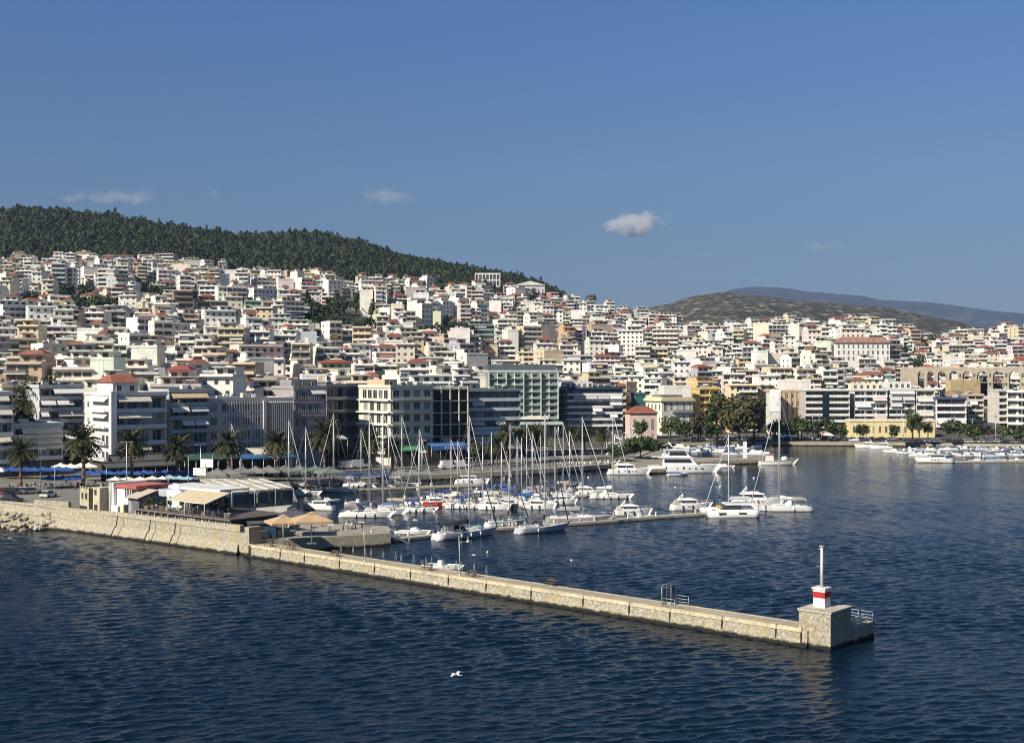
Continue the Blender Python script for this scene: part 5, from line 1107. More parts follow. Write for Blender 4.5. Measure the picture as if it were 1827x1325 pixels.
m = MB(); m.box(6.2, 13.5, 6.6, 14, 0, 4.9, (.4, .43, .47)); m.box(6.6, 24, 9, 16, 0, 5.4, (.72, .72, .7)); m.box(12, 16.5, 6.0, 9, 0, 5.0, WHITE); m.build('rear_wing', o)
m = MB(); m.box(13.0, 13.5, 5.85, 6., .5, 3.8, (.05, .05, .06)); m.build('door', o)
m = MB(); m.box(14, 16, 5.9, 5.99, 5.1, 6.2, WHITE); m.build('blank_sign', o)
o2 = root('garden_shed', 'grey boarded pavilion with a pale lean-to roof beside the white restaurant', 'pavilion', (-72.6, 231.6, 4.4), WA)
m = MB(); m.box(0, 3.4, .6, 4.2, 0, 3.1, (.16, .16, .17), 'wood'); m.build('wall', o2); m = MB(); m.face([(-.4, -.1, 3.0), (3.9, -.1, 3.0), (3.9, 4.6, 4.3), (-.4, 4.6, 4.3)], (.5, .44, .34), 'fabric'); m.box(-.5, 4, -.15, -.05, 2.9, 3.03, (.3, .3, .3)); m.build('roof', o2); m = MB(); m.box(.3, 1.2, .5, .6, .2, 2.4, (.3, .3, .32)); m.build('door', o2)
# terrace
t0 = Vector((-71.0, 230.2)); tl = 28.5
o = root('terrace', 'raised dark-decked terrace with railings and a row of small windows below', 'terrace', (t0.x, t0.y, 4.4), R(-38.9))
m = MB(); m.box(0, tl, .3, 13, .85, 1.05, (.12, .1, .085), 'wood'); m.box(0, tl, .25, .32, .78, 1.1, (.16, .14, .12), 'wood'); m.build('deck', o)
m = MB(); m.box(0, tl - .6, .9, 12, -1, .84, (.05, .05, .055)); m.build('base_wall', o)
for i in range(14):
    x = .6 + i * 2.0
    if i < 6: m = MB(); m.box(x, x + .15, .35, .9, 0, .85, (.45, .42, .36)); m.build('post', o)
    else: window(o, x + .6, .86, -.05, 1.7, .85, fc=WHITE, bars=1)
for i in range(20): x = .3 + i * (tl - .6) / 19; m = MB(); m.cyl((x, .4, 1.05), (x, .4, 2.05), .03, n=4, col=(.12, .12, .12)); m.build('rail_post', o)
m = MB(); [m.cyl((.2, .4, z), (tl, .4, z), .02, n=4, col=(.14, .14, .14)) for z in (1.35, 1.7, 2.05)]; [m.cyl((tl, .4, z), (tl, 10, z), .02, n=4, col=(.14, .14, .14)) for z in (1.35, 1.7, 2.05)]; m.build('handrail', o)
r = random.Random(8)
m = MB(); m.box(8.5, 20.5, 6.4, 6.6, 1.06, 4.0, (.03, .035, .04), 'dark_glass'); m.build('shade_backing', o)
for i in range(9): m = MB(); x = 9 + i * 1.25; m.box(x - .05, x + .05, 6.3, 6.39, 1.06, 4, (.5, .5, .48)); m.build('backing_bar', o)
def planter():
    q = root('potted_shrub', 'x', 'potted plant'); m = MB(); m.frust(-.28, .28, -.28, .28, 0, .5, -.06, -.06, -.06, (.3, .2, .13)); m.build('pot', q); m = MB(); leaf_crown(m, 0, 0, 1.05, .5, .5, .6, 60, .16, GREENS, random.Random(2), 4); m.build('foliage', q); return q
many(planter(), [(*PD(px, D), 5.45, U(0, 6), U(.9, 1.5)) for px, D in ((238, 231.5), (262, 229.5), (270, 230), (300, 227), (322, 225.5), (350, 223), (378, 221), (398, 219), (288, 229), (410, 217.5))], 'potted shrub {} from the left on the restaurant terrace', 'potted shrubs on the terrace')
# beige awning
f1, f2, b1, b2 = P3(297, 891, 8.0), P3(366, 899, 8.0), P3(336, 873, 9.2), P3(411, 879, 9.0)
o = root('beige_awning', 'long beige fabric awning on white posts over the restaurant terrace', 'awning', (0, 0, 0))
m = MB(); n = 5
for i in range(n):
    a, b = i / n, (i + 1) / n - .006; lp = lambda p, q, t: tuple(p[k] + (q[k] - p[k]) * t for k in range(3))
    q = [lp(f1, f2, a), lp(f1, f2, b), lp(b1, b2, b), lp(b1, b2, a)]; m.face(q, (.66, .55, .37), 'fabric'); m.face([(x, y, z - .04) for x, y, z in q][::-1], (.66, .55, .37), 'fabric')
m.tube([f1, f2], .09, 5, WHITE); m.tube([b1, b2], .07, 5, WHITE); m.tube([f1, b1], .05, 5, WHITE); m.tube([f2, b2], .05, 5, WHITE); m.build('canopy', o)
for t in (.02, .48, .98): p = lp(f1, f2, t); m = MB(); m.cyl((p[0], p[1], 5.4), p, .07, n=6, col=WHITE, m='plaster'); m.build('post', o)
# pergola
f1, f2, b1, b2 = P3(413, 879, 8.3), P3(523, 871, 8.2), P3(357, 857, 8.9), P3(464, 854, 8.8)
o = root('glass_pavilion', 'glazed dining pavilion under a large pale slatted flat roof', 'pavilion', (0, 0, 0))
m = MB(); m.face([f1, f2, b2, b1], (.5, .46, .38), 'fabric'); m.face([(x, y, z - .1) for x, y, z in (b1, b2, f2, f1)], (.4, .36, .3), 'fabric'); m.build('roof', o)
for i in range(6): t = i / 5; a, b = lp(f1, f2, t), lp(b1, b2, t); up = lambda p, d: (p[0], p[1], p[2] + d); m = MB(); m.tube([up(a, .1), up(b, .1)], .13, 4, (.8, .78, .72), 'plaster'); m.build('roof_beam', o)
for t in (0, .5, 1): a, b = lp(f1, b1, t), lp(f2, b2, t); m = MB(); m.tube([up(a, .16), up(b, .16)], .1, 4, (.8, .78, .72), 'plaster'); m.build('cross_beam', o)
for t in (0, .36, .7, 1.0): a = lp(f1, f2, t); m = MB(); m.cyl((a[0], a[1], 4.2), a, .13, n=6, col=WHITE, m='plaster'); m.build('post', o)
for t in (.5, 1): a = lp(f2, b2, t); m = MB(); m.cyl((a[0], a[1], 2.2), a, .12, n=6, col=WHITE, m='plaster'); m.build('post', o)
for i in range(5):
    a, b = lp(f1, f2, i / 5 + .01), lp(f1, f2, (i + 1) / 5 - .01); m = MB(); m.face([(a[0], a[1] + .3, 5.3), (b[0], b[1] + .3, 5.3), (b[0], b[1] + .3, 7.9), (a[0], a[1] + .3, 7.9)], (.03, .05, .06), 'dark_glass'); m.build('glass_panel', o)
for i in range(4):
    a, b = lp(f2, b2, i / 4 + .01), lp(f2, b2, (i + 1) / 4 - .01); m = MB(); m.face([(a[0], a[1], 4.4), (b[0], b[1], 4.4), (b[0], b[1], 7.9), (a[0], a[1], 7.9)], (.1, .16, .18), 'dark_glass'); m.build('glass_panel', o)
a, b = lp(f1, f2, .3), lp(f1, f2, .98); m = MB(); m.face([(a[0], a[1] - .1, 2), (b[0], b[1] - .1, 2), (b[0], b[1] - .1, 5.2), (a[0], a[1] - .1, 5.2)], (.62, .6, .54)); m.box(a[0] - .5, b[0] + .2, a[1] + .4, b[1] + 4, 2, 5.1, (.5, .48, .44)); m.build('base_wall', o)
a, b = f1, b1; m = MB(); m.face([(a[0], a[1], 4.2), (b[0], b[1], 4.2), (b[0], b[1], 8.7), (a[0], a[1], 8.2)], (.16, .14, .12)); m.build('side_wall', o)
o = root('blue_store', 'dark blue low store under the orange parasols', 'store', (*W(447, 963, 2.25), 2.25), R(20)); m = MB(); m.box(0, 4.6, .6, 4, 0, 2.6, (.02, .035, .06)); m.build('wall', o); m = MB(); m.box(-.1, 4.7, .4, 4.1, 2.6, 2.75, (.1, .1, .1)); m.build('roof', o); m = MB(); m.box(2.3, 4.4, .5, .6, 0.1, 2.1, (.03, .08, .16)); m.build('door', o)
# signs on the roof
for px, py, w, h, lb in ((369, 826, 2.9, 1.75, 'upper blank white sign board raised on a pole behind the pavilion'), (356, 841, 2.9, 1.55, 'lower white sign board with a faint outline behind the pavilion')):
    D = 262; x, y = PD(px, D); z = H - (py - CY) * D / F; o = root('sign_board', lb, 'sign', (x, y, 0), R(-12)); m = MB(); m.box(-w / 2, w / 2, -.06, .06, z - h / 2, z + h / 2, (.8, .8, .8)); m.build('board', o); m = MB(); m.cyl((w * .42, .1, 3.6), (w * .42, .1, z + 1.8), .06, n=5, col=(.5, .5, .5)); m.build('pole', o)
    if h < 1.6: m = MB(); [m.box(*q, (.45, .45, .45)) for q in ((-.9, .9, -.075, -.062, z - .35, z - .28), (-.9, .9, -.075, -.062, z + .28, z + .35), (-.97, -.9, -.075, -.062, z - .28, z + .28), (.9, .97, -.075, -.062, z - .28, z + .28))]; m.build('outline', o)
# ------------------------------------------------------------------ parasols, awnings, furniture
def parasol(col, name='parasol', flat=False):
    o = root(name, 'x', 'parasol'); m = MB(); s = 1.75; h = 2.3; t = 2.95 if not flat else 2.6
    e = [(-s, -s), (s, -s), (s, s), (-s, s)]; ap = (0, 0, t)
    for i in range(4):
        a, b = e[i], e[(i + 1) % 4]; mid = ((a[0] + b[0]) / 2 * .97, (a[1] + b[1]) / 2 * .97, h - .06)
        for p, q in (((*a, h), mid), (mid, (*b, h))): m.face([p, q, ap], col, 'fabric'); m.face([(q[0], q[1], q[2] - .03), (p[0], p[1], p[2] - .03), (0, 0, t - .05)], col, 'fabric'); m.face([(p[0], p[1], p[2] - .22), (q[0], q[1], q[2] - .22), q, p], col, 'fabric')
    m.frust(-.35, .35, -.35, .35, t - .08, t + .1, .3, .3, .3, col, 'fabric'); m.build('canopy', o); m = MB(); m.cyl((0, 0, 0), (0, 0, t), .05, n=5, col=(.5, .48, .45)); m.box(-.4, .4, -.4, .4, 0, .08, (.2, .2, .2)); m.build('pole', o); return o
BL = (.02, .085, .3)
def um(px, py, wpx, z, D=None):
    """canopy apex at (px, py), width in photo pixels, ground height z"""
    s = 1.0
    for _ in range(5): zc = z + 2.95 * s; D = (H - zc) * F / (py - CY); s = wpx * D / F / 3.6
    x, y = PD(px, D); return (x, y, z, U(-.2, .5), s)
many(parasol(BL), [um(6 + i * 14, 833 - (i % 2), 26, 3.7) for i in range(9)] + [um(88 + i * 12, 848 + i % 2, 26, 3.7) for i in range(5)] + [um(150 + i * 12, 838 + (i % 3), 24, 3.6) for i in range(18)], 'royal blue parasol {} from the left on the promenade', 'blue parasols on the promenade')
many(parasol((.78, .76, .7)), [um(a, b, c, 3.6) for a, b, c in ((2, 834, 26), (108, 826, 30), (126, 827, 30), (144, 826, 26), (158, 826, 30), (206, 850, 24), (228, 850, 24), (250, 850, 24), (272, 849, 24), (290, 849, 20))], 'off-white parasol {} from the left on the promenade', 'white parasols on the promenade')
many(parasol((.3, .5, .6)), [um(a, b, 22, 3.5) for a, b in ((303, 847), (320, 848), (335, 849))], 'pale blue parasol {} from the left before the sign boards', 'pale blue parasols')
many(parasol((.2, .195, .19)), [um(a, b, 44, 2.4) for a, b in ((388, 836), (408, 835), (432, 833), (456, 832), (480, 831))] + [um(a, 838, 34, 1.8) for a in (715, 738, 762)], 'charcoal parasol {} from the left on the quay', 'charcoal parasols on the quay')
many(parasol((.15, .19, .165)), [um(a, b, 46, 1.8) for a, b in ((508, 831), (535, 830), (562, 830), (588, 833))], 'dull green parasol {} from the left on the quay', 'green parasols on the quay')
many(parasol((.03, .06, .16)), [um(612 + i * 15, 841 + (i % 2), 24, 1.7) for i in range(7)], 'navy parasol {} from the left behind the moored yachts', 'navy parasols on the quay')
many(parasol((.22, .2, .19), flat=True), [um(985 + i * 14, 812 - i * .4, 20, 1.7) for i in range(8)], 'flat grey-brown parasol {} from the left above the quay cafe chairs', 'grey parasols at the quay cafe')
many(parasol((.5, .345, .21)), [um(506, 919, 58, 2.25), um(556, 914, 68, 2.25)], lambda i: ['smaller orange parasol nearest the blue store', 'larger orange parasol over the patio tables'][i], 'orange parasols on the patio')
many(parasol((.08, .08, .1)), [um(525, 907, 60, 2.25)], 'black parasol behind the two orange ones', 'black parasol on the patio')
many(parasol((.78, .78, .76)), [um(a, b, c, 1.9) for a, b, c in ((795, 802, 22), (812, 802, 22), (1090, 806, 16), (968, 806, 18), (1478, 772, 18))], 'white square parasol {} from the left near the shopfronts', 'white parasols near the shops')
def canopy(name, label, px0, px1, py, D, drop, out, col, zg, z=None, nst=1, cat='awning'):
    x0, y0 = PD(px0, D); x1, y1 = PD(px1, D + (px1 - px0) * .09); z = H - (py - CY) * D / F; L_ = math.hypot(x1 - x0, y1 - y0); an = math.atan2(y1 - y0, x1 - x0); o = root(name, label, cat, (x0, y0, 0), an)
    m = MB(); n = max(1, int(L_ / 3))
    for i in range(n): a, b = L_ * i / n, L_ * (i + 1) / n - .05; m.face([(a, 0, z - drop), (b, 0, z - drop), (b, out, z), (a, out, z)], col, 'fabric'); m.face([(a, 0, z - drop - .35), (b, 0, z - drop - .35), (b, 0, z - drop), (a, 0, z - drop)], col, 'fabric'); m.face([(b, out, z - .05), (b, 0, z - drop - .05), (a, 0, z - drop - .05), (a, out, z - .05)], col, 'fabric')
    m.build('canopy', o)
    for i in range(n + 1): m = MB(); m.cyl((L_ * i / n, .1, zg), (L_ * i / n, .1, z - drop), .07, n=5, col=(.7, .7, .68)); m.build('post', o)
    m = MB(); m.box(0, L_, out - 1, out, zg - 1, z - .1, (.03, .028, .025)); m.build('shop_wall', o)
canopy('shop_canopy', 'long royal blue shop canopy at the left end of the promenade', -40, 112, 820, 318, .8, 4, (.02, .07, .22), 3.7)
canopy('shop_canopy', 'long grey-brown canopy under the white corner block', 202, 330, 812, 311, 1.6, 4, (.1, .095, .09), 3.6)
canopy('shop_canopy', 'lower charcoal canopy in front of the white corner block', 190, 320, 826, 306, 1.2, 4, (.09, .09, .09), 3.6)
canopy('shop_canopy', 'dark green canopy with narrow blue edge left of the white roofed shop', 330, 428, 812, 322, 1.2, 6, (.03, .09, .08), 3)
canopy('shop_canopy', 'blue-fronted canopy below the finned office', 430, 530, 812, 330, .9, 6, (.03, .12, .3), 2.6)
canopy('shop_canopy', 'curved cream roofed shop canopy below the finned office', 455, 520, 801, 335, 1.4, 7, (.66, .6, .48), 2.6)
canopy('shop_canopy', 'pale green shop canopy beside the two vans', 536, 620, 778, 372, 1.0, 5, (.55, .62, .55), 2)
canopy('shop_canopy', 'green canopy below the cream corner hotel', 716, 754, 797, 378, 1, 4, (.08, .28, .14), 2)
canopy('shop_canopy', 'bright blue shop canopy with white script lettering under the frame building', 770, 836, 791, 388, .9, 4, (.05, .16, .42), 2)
canopy('cafe_canopy', 'wide cream cafe canopy between the palms', 905, 955, 787, 425, 1.6, 9, (.72, .69, .62), 1.8)
canopy('cafe_canopy', 'blue cafe canopy left of the seafront trees on the far quay', 1388, 1418, 776, 525, 1, 5, (.03, .12, .34), 1.9)
canopy('cafe_canopy', 'orange and white cafe canopy before the banded office', 1466, 1484, 770, 530, 1, 4, (.68, .45, .3), 1.9)
# the blue canopy carries a fascia with a short white handwritten-looking mark
shop = [o for o in bpy.data.objects if o.get('label', '').startswith('bright blue shop canopy')][0]
zf_ = H - (791 - CY) * 388 / F - .9
m = MB(); m.box(-.1, 12.3, -.12, -.02, zf_ - 1.25, zf_ + .05, (.05, .13, .33), 'fabric'); m.build('fascia', shop)
m = MB(); m.box(-.16, .1, -.16, -.125, zf_ - 1.2, zf_, (.75, .75, .75)); m.build('end_mark', shop)
m = MB(); x0_ = 4.7; z0_ = zf_ - .62
m.tube([(x0_ + .5, -.17, z0_ + .36), (x0_ + .05, -.17, z0_ + .3), (x0_ - .02, -.17, z0_ - .38), (x0_ + .3, -.17, z0_ - .4)], .07, 4, (.85, .85, .85), 'plaster'); m.tube([(x0_, -.17, z0_), (x0_ + .4, -.17, z0_ + .08)], .06, 4, (.85, .85, .85), 'plaster')
m.tube([(x0_ + .55 + 1.9 * t / 24, -.17, z0_ - .18 + .26 * abs(math.sin(t * .85)) * (1.3 - t / 30)) for t in range(25)], .055, 4, (.85, .85, .85), 'plaster'); m.build('lettering', shop)
# chairs and tables at the quay cafe
def chair(col):
    o = root('cafe_chair', 'x', 'chair'); m = MB(); m.box(-.22, .22, -.22, .22, .42, .47, col); m.build('seat', o); m = MB(); m.box(-.22, .22, .2, .24, .47, .9, col); m.build('backrest', o)
    for x, y in ((-.2, -.2), (.2, -.2), (-.2, .2), (.2, .2)): m = MB(); m.box(x - .02, x + .02, y - .02, y + .02, 0, .42, col); m.build('leg', o)
    return o
many(chair((.75, .7, .62)), [(*PD(992 + i * 4.2 + U(-1, 1), 381 + (i % 3) * 3 + i * .35), 1.65, U(0, 6), 1.25) for i in range(26)], 'cream cafe chair {} from the left along the quay edge', 'cream chairs at the quay cafe')
many(chair((.7, .7, .7)), [(*PD(300 + i * 8 + U(-2, 2), 222 - (300 + i * 8 - 300) * .09 + U(2, 7)), 5.45, U(0, 6), 1.1) for i in range(14)], 'pale dining chair {} from the left on the raised terrace', 'chairs on the raised terrace')
def table():
    o = root('dining_table', 'x', 'table'); m = MB(); m.box(-.45, .45, -.45, .45, .7, .75, (.7, .7, .68)); m.build('table_top', o); m = MB(); m.cyl((0, 0, 0), (0, 0, .7), .05, n=5, col=(.1, .1, .1)); m.box(-.25, .25, -.25, .25, 0, .04, (.1, .1, .1)); m.build('pedestal', o); return o
many(table(), [(*PD(304 + i * 17, 225 - i * 1.5), 5.45, .3, 1) for i in range(7)], 'square white table {} from the left on the raised terrace', 'tables on the raised terrace')
many(table(), [(*W(a, b, 2.25), 2.25, U(0, 1), 1.3) for a, b in ((560, 950), (590, 946), (622, 944), (645, 940), (575, 938))], 'patio table {} from the left on the low patio quay', 'tables on the patio quay')
def lbench():
    o = root('long_bench', 'x', 'bench'); m = MB(); m.box(-2.6, 2.6, -.2, .2, .75, .83, (.55, .5, .42), 'wood'); m.build('top', o)
    for x in (-2.4, 2.4): m = MB(); m.box(x, x + .08, -.15, .15, 0, .75, (.5, .5, .48)); m.build('leg', o)
    return o
many(lbench(), [(*W(528, 954, 2.25), 2.25, .35, 1), (*W(610, 947, 2.25), 2.25, .35, 1), (*W(630, 953, 2.25), 2.25, .35, .9)], 'pale long trestle {} from the left on the patio quay', 'trestles on the patio')
many(chair((.1, .09, .08)), [(*PD(20 + i * 9 + U(-3, 3), 286 + U(0, 12)), 3.68, U(0, 6), 1.2) for i in range(34)], 'dark cafe chair {} from the left under the promenade parasols', 'dark chairs under the promenade parasols')
many(chair((.3, .3, .3)), [(*PD(380 + i * 9 + U(-3, 3), 334 + i * .2 + U(0, 6)), gz(*PD(380 + i * 9, 340)), U(0, 6), 1.2) for i in range(36)], 'grey cafe chair {} from the left under the quay parasols', 'grey chairs under the quay parasols')
many(table(), [(*PD(24 + i * 17 + U(-3, 3), 287 + U(0, 8)), 3.68, U(0, 1), 1.1) for i in range(18)], 'cafe table {} from the left under the promenade parasols', 'tables under the promenade parasols')
# ------------------------------------------------------------------ people
def person(shirt, trousers, pose=0, hair=(.03, .02, .015), skin=(.45, .27, .18)):
    """one skinned body; pose 0 standing, 1 walking, 2 arms forward"""
    J = [((0, 0, .95), .15), ((0, 0, 1.15), .135), ((0, 0, 1.38), .15), ((0, 0, 1.5), .06), ((0, -.01, 1.62), .1), ((0, -.01, 1.72), .09)]
    E = [(0, 1), (1, 2), (2, 3), (3, 4), (4, 5)]
    st = .18 if pose == 1 else .05
    for sg in (-1, 1):
        b = len(J); fy = -st * sg; J += [((sg * .1, 0, .88), .1), ((sg * .11, fy * .6 - .02, .5), .065), ((sg * .11, fy, .1), .042), ((sg * .12, fy - .16, .04), .035)]; E += [(0, b), (b, b + 1), (b + 1, b + 2), (b + 2, b + 3)]
        b = len(J); ay = -.32 if pose == 2 else fy * -.8; J += [((sg * .19, 0, 1.42), .06), ((sg * .25, ay * .2 + .02, 1.15), .045), ((sg * .24, ay, .93 if pose != 2 else 1.15), .033), ((sg * .23, ay * 1.15 - .02, .83 if pose != 2 else 1.18), .03)]; E += [(2, b), (b, b + 1), (b + 1, b + 2), (b + 2, b + 3)]
    me = bpy.data.meshes.new('person'); me.from_pydata([j[0] for j in J], E, []); o = bpy.data.objects.new('tmp', me); C.objects.link(o); md = o.modifiers.new('s', 'SKIN'); sv = me.skin_vertices[0].data
    for i, j in enumerate(J): sv[i].radius = (j[1], j[1] * .85)
    sv[0].use_root = True; o.modifiers.new('u', 'SUBSURF').levels = 1; bpy.context.view_layer.update(); dg = bpy.context.evaluated_depsgraph_get(); m2 = bpy.data.meshes.new_from_object(o.evaluated_get(dg)); bpy.data.objects.remove(o)
    cols = []
    for p in m2.polygons:
        c = p.center; z = c.z
        q = (.03, .03, .03) if z < .1 else trousers if z < .96 and abs(c.x) < .2 else skin if (abs(c.x) > .21 and z < 1.22) or z > 1.47 else shirt
        if z > 1.7 or (z > 1.6 and c.y > .03): q = hair
        cols += [(*q, 1)] * len(p.loop_indices)
    m2.materials.clear(); m2.materials.append(MATS['skin_cloth']); at = m2.color_attributes.new('Col', 'FLOAT_COLOR', 'CORNER'); at.data.foreach_set('color', np.array(cols, np.float32).ravel())
    for p in m2.polygons: p.material_index = 0; p.use_smooth = True
    m2.name = 'person'; return tag(put('person', m2), 'x', 'person')
pp = [(person((.5, .5, .5), (.03, .03, .05), 0), 'standing person in a grey top'), (person((.02, .02, .025), (.03, .03, .04), 2), 'person in black reaching forward'), (person((.65, .62, .58), (.1, .12, .2), 1), 'walking person in a white top'), (person((.35, .06, .05), (.05, .05, .07), 1), 'walking person in a red top')]
spots = [[W(612, 948, 2.25), W(628, 946, 2.25), PD(808, 372), PD(1300, 518)], [W(634, 946, 2.25), W(647, 948, 2.25), PD(700, 350), PD(1600, 518)], [W(618, 943, 2.25), PD(765, 362), PD(1650, 512), PD(84, 281), PD(840, 370), PD(720, 352), PD(1450, 518), PD(180, 281), PD(60, 279)], [PD(30, 283), PD(870, 372), PD(1560, 516), PD(1030, 384), PD(905, 372), PD(1700, 506), PD(135, 283)]]
for (p, lb), ss in zip(pp, spots):
    many(p, [(x, y, gz(x, y) if y > 300 else (2.25 if x > -60 else 3.68), U(0, 6), 1) for x, y in ss], lb + ' by the water, {} of those from the left', 'people around the harbour')
# gulls
def gull():
    m = MB(); b = (.75, .75, .74); m.ball((0, 0, 0), .26, .09, .09, b, 'feather', 8, 6); m.ball((.27, 0, .04), .08, .06, .06, b, 'feather', 6, 4); m.cyl((.33, 0, .03), (.42, 0, .01), .02, .005, 4, (.6, .4, .1), 'feather'); m.face([(-.2, -.05, 0), (-.2, .05, 0), (-.42, .1, .02), (-.42, -.1, .02)], b, 'feather')
    for s in (-1, 1):
        P_ = [(.1, 0, .03), (.16, s * .32, .16), (.02, s * .72, .05)]; Q = [(-.1, 0, .03), (-.06, s * .32, .14), (-.1, s * .7, .04)]
        for i in range(2): m.face([P_[i], P_[i + 1], Q[i + 1], Q[i]], (.6, .62, .64), 'feather'); m.face([(x, y, z - .012) for x, y, z in (Q[i], Q[i + 1], P_[i + 1], P_[i])], b, 'feather')
    return tag(m.build('seagull'), 'x', 'seagull')
gl = ['white gull in flight over the moored yachts', 'large near gull gliding low over open water', 'gull flying above the sea inside the breakwater', 'small gull over the water near the catamaran']
sp = []
for px, py, D, s, rz in ((740, 928, 190, 1.25, .4), (815, 1203, 82, 1.0, 2.6), (845, 990, 150, .8, .3), (1460, 1010, 150, .6, 1)): x, y = PD(px, D); sp.append((x, y, H - (py - CY) * D / F, rz, s))
many(gull(), sp, lambda i: gl[i], 'seagulls')
# ------------------------------------------------------------------ cars, vans
def car(col, kind='car'):
    o = root('van' if kind == 'van' else 'car', 'x', kind); b = MB(); L_, w, hb, hr = (4.2, .86, .82, 1.45) if kind == 'car' else (5.2, 1.0, 1.2, 2.3)
    pr = [(-L_ / 2, .35), (-L_ / 2, hb * .95), (-L_ * .32, hb), (L_ * .22, hb), (L_ * .47, hb * .78), (L_ / 2, .35)]
    b.loft([[(x, y, z) for x, z in pr] + [(pr[0][0], y, pr[0][1])] for y in (-w, -w * .97 - .02, w)], col, 'car_paint', sm=False); b.build('body', o)
    g = MB(); g.frust(-L_ * .42, L_ * (.2 if kind == 'car' else .36), -w * .92, w * .92, hb - .02, hr - .05, .35, .65, .16, DARK, 'dark_glass'); g.build('windows', o); t = MB(); t.frust(-L_ * .42 + .33, L_ * (.2 if kind == 'car' else .36) - .62, -w * .78, w * .78, hr - .07, hr, .05, .05, .05, col, 'car_paint'); 
    if kind == 'van': t.box(-L_ * .42, L_ * .18, -w * .93, w * .93, hb, hr - .1, col, 'car_paint')
    t.build('roof', o)
    for x in (-L_ * .31, L_ * .31):
        for y in (-w, w - .18): q = MB(); q.cyl((x, y - .01, .32), (x, y + .2, .32), .32, n=10, col=(.02, .02, .02), m='rubber'); q.build('wheel', o)
    for y in (-w * .7, w * .5): q = MB(); q.box(L_ * .475, L_ * .49, y, y + .25, .55, .7, (.7, .7, .7)); q.build('headlight', o)
    return o
CC = [((.75, .75, .74), 'white'), ((.03, .03, .035), 'black'), ((.35, .36, .38), 'silver-grey'), ((.4, .03, .03), 'red'), ((.04, .08, .2), 'dark blue')]
pos = [[], [], [], [], []]
for px, py, k, rz in ((8, 881, 3, .2), (24, 881, 1, .2), (36, 880, 2, .3), (47, 880, 0, .5), (58, 880, 2, .6), (22, 894, 1, -.15), (87, 886, 0, 1.4)): x, y = W(px, py, 3.7); pos[k].append((x, y, 3.66, rz, 1.05))
def gput(px, D, rz, k, s=1.): x, y = PD(px, D); pos[k].append((x, y, gz(x, y) + .12, rz, s))
for i in range(44): gput(1240 + (i % 22) * 6 + U(-2, 2), 520 + (i // 22) * 9 + U(-2, 2) + (i % 3) * 4, U(-.4, .4) + (PI / 2 if i % 3 else 0), rnd.choices(range(5), [5, 3, 4, 1, 1])[0])
for i in range(16): gput(945 + i * 9.5, 432 + i * .8 + U(-1, 1), .6 + U(-.1, .1), rnd.choices(range(5), [5, 3, 4, 1, 1])[0])
for i in range(22): gput(1620 + i * 9.6 + U(-2, 2), 508 + U(-1, 3) - (i * .4), U(-.2, .2), rnd.choices(range(5), [4, 4, 4, 1, 1])[0])
for i in range(10): x = 1765 + (i % 2) * 16; gput(x - i * .3, 520 + i * 12, PI / 2 + .1, rnd.choices(range(5), [4, 3, 4, 1, 1])[0])
for i in range(12): gput(1405 + i * 17, 522 + U(-1, 1), U(-.1, .1), rnd.choices(range(5), [3, 4, 4, 1, 1])[0])
for k, (c, n_) in enumerate(CC): many(car(c), pos[k], n_ + ' parked car, {} of its colour from the left', 'cars parked around the harbour')
v = car((.78, .78, .78), 'van'); many(v, [(*PD(620, 372), 1.7, .6, 1.1), (*PD(640, 374), 1.7, .6, 1.15), (*PD(800, 372), 1.7, .5, 1.1), (*PD(822, 376), 1.7, .4, 1)], 'white van, {} van from the left behind the quay', 'vans behind the quay')
# street poles
def pole(h=10):
    o = root('light_pole', 'x', 'light pole'); m = MB(); m.cyl((0, 0, 0), (0, 0, h), .13, .07, 6, (.6, .62, .62)); m.build('pole', o); m = MB(); m.box(-1.1, 1.1, -.06, .06, h - .1, h + .02, (.55, .56, .56)); m.box(-1.3, -.7, -.14, .14, h - .16, h - .06, (.5, .5, .5)); m.box(.7, 1.3, -.14, .14, h - .16, h - .06, (.5, .5, .5)); m.build('lamp_arms', o); return o
many(pole(), [(*PD(px, D), z, U(0, 1), s) for px, D, z, s in ((72, 285, 3.7, .95), (226, 280, 3.6, 1.15), (300, 268, 3.6, .5), (358, 300, 3.3, 1.), (336, 290, 3.3, .8), (98, 276, 3.7, .6), (680, 350, 1.7, .9), (752, 356, 1.7, .95), (948, 372, 1.7, .9), (1262, 520, 1.8, 1.1), (1336, 520, 1.8, 1.), (1450, 520, 1.8, 1.1), (1462, 520, 1.8, 1.1), (1612, 515, 1.8, 1.), (1735, 505, 1.8, 1.), (1776, 505, 1.8, 1.1), (930, 400, 1.7, .9), (1110, 425, 1.6, .9))], 'pale twin-armed light pole, {} from the left along the waterfront', 'light poles along the waterfront')
# white obelisk panel on the jetty
o = root('navigation_pillar', 'tall white square pillar on the inner jetty', 'pillar', (*PD(1329, 419), 1.5)); m = MB(); m.box(-.6, .6, -.35, .35, 0, 5.6, (.8, .8, .8)); m.build('shaft', o); m = MB(); m.box(-.9, .9, -.6, .6, 0, .3, (.5, .48, .44)); m.build('base', o); m = MB(); m.box(-.62, .62, -.37, .37, 5.6, 5.75, (.7, .7, .7)); m.build('cap', o)
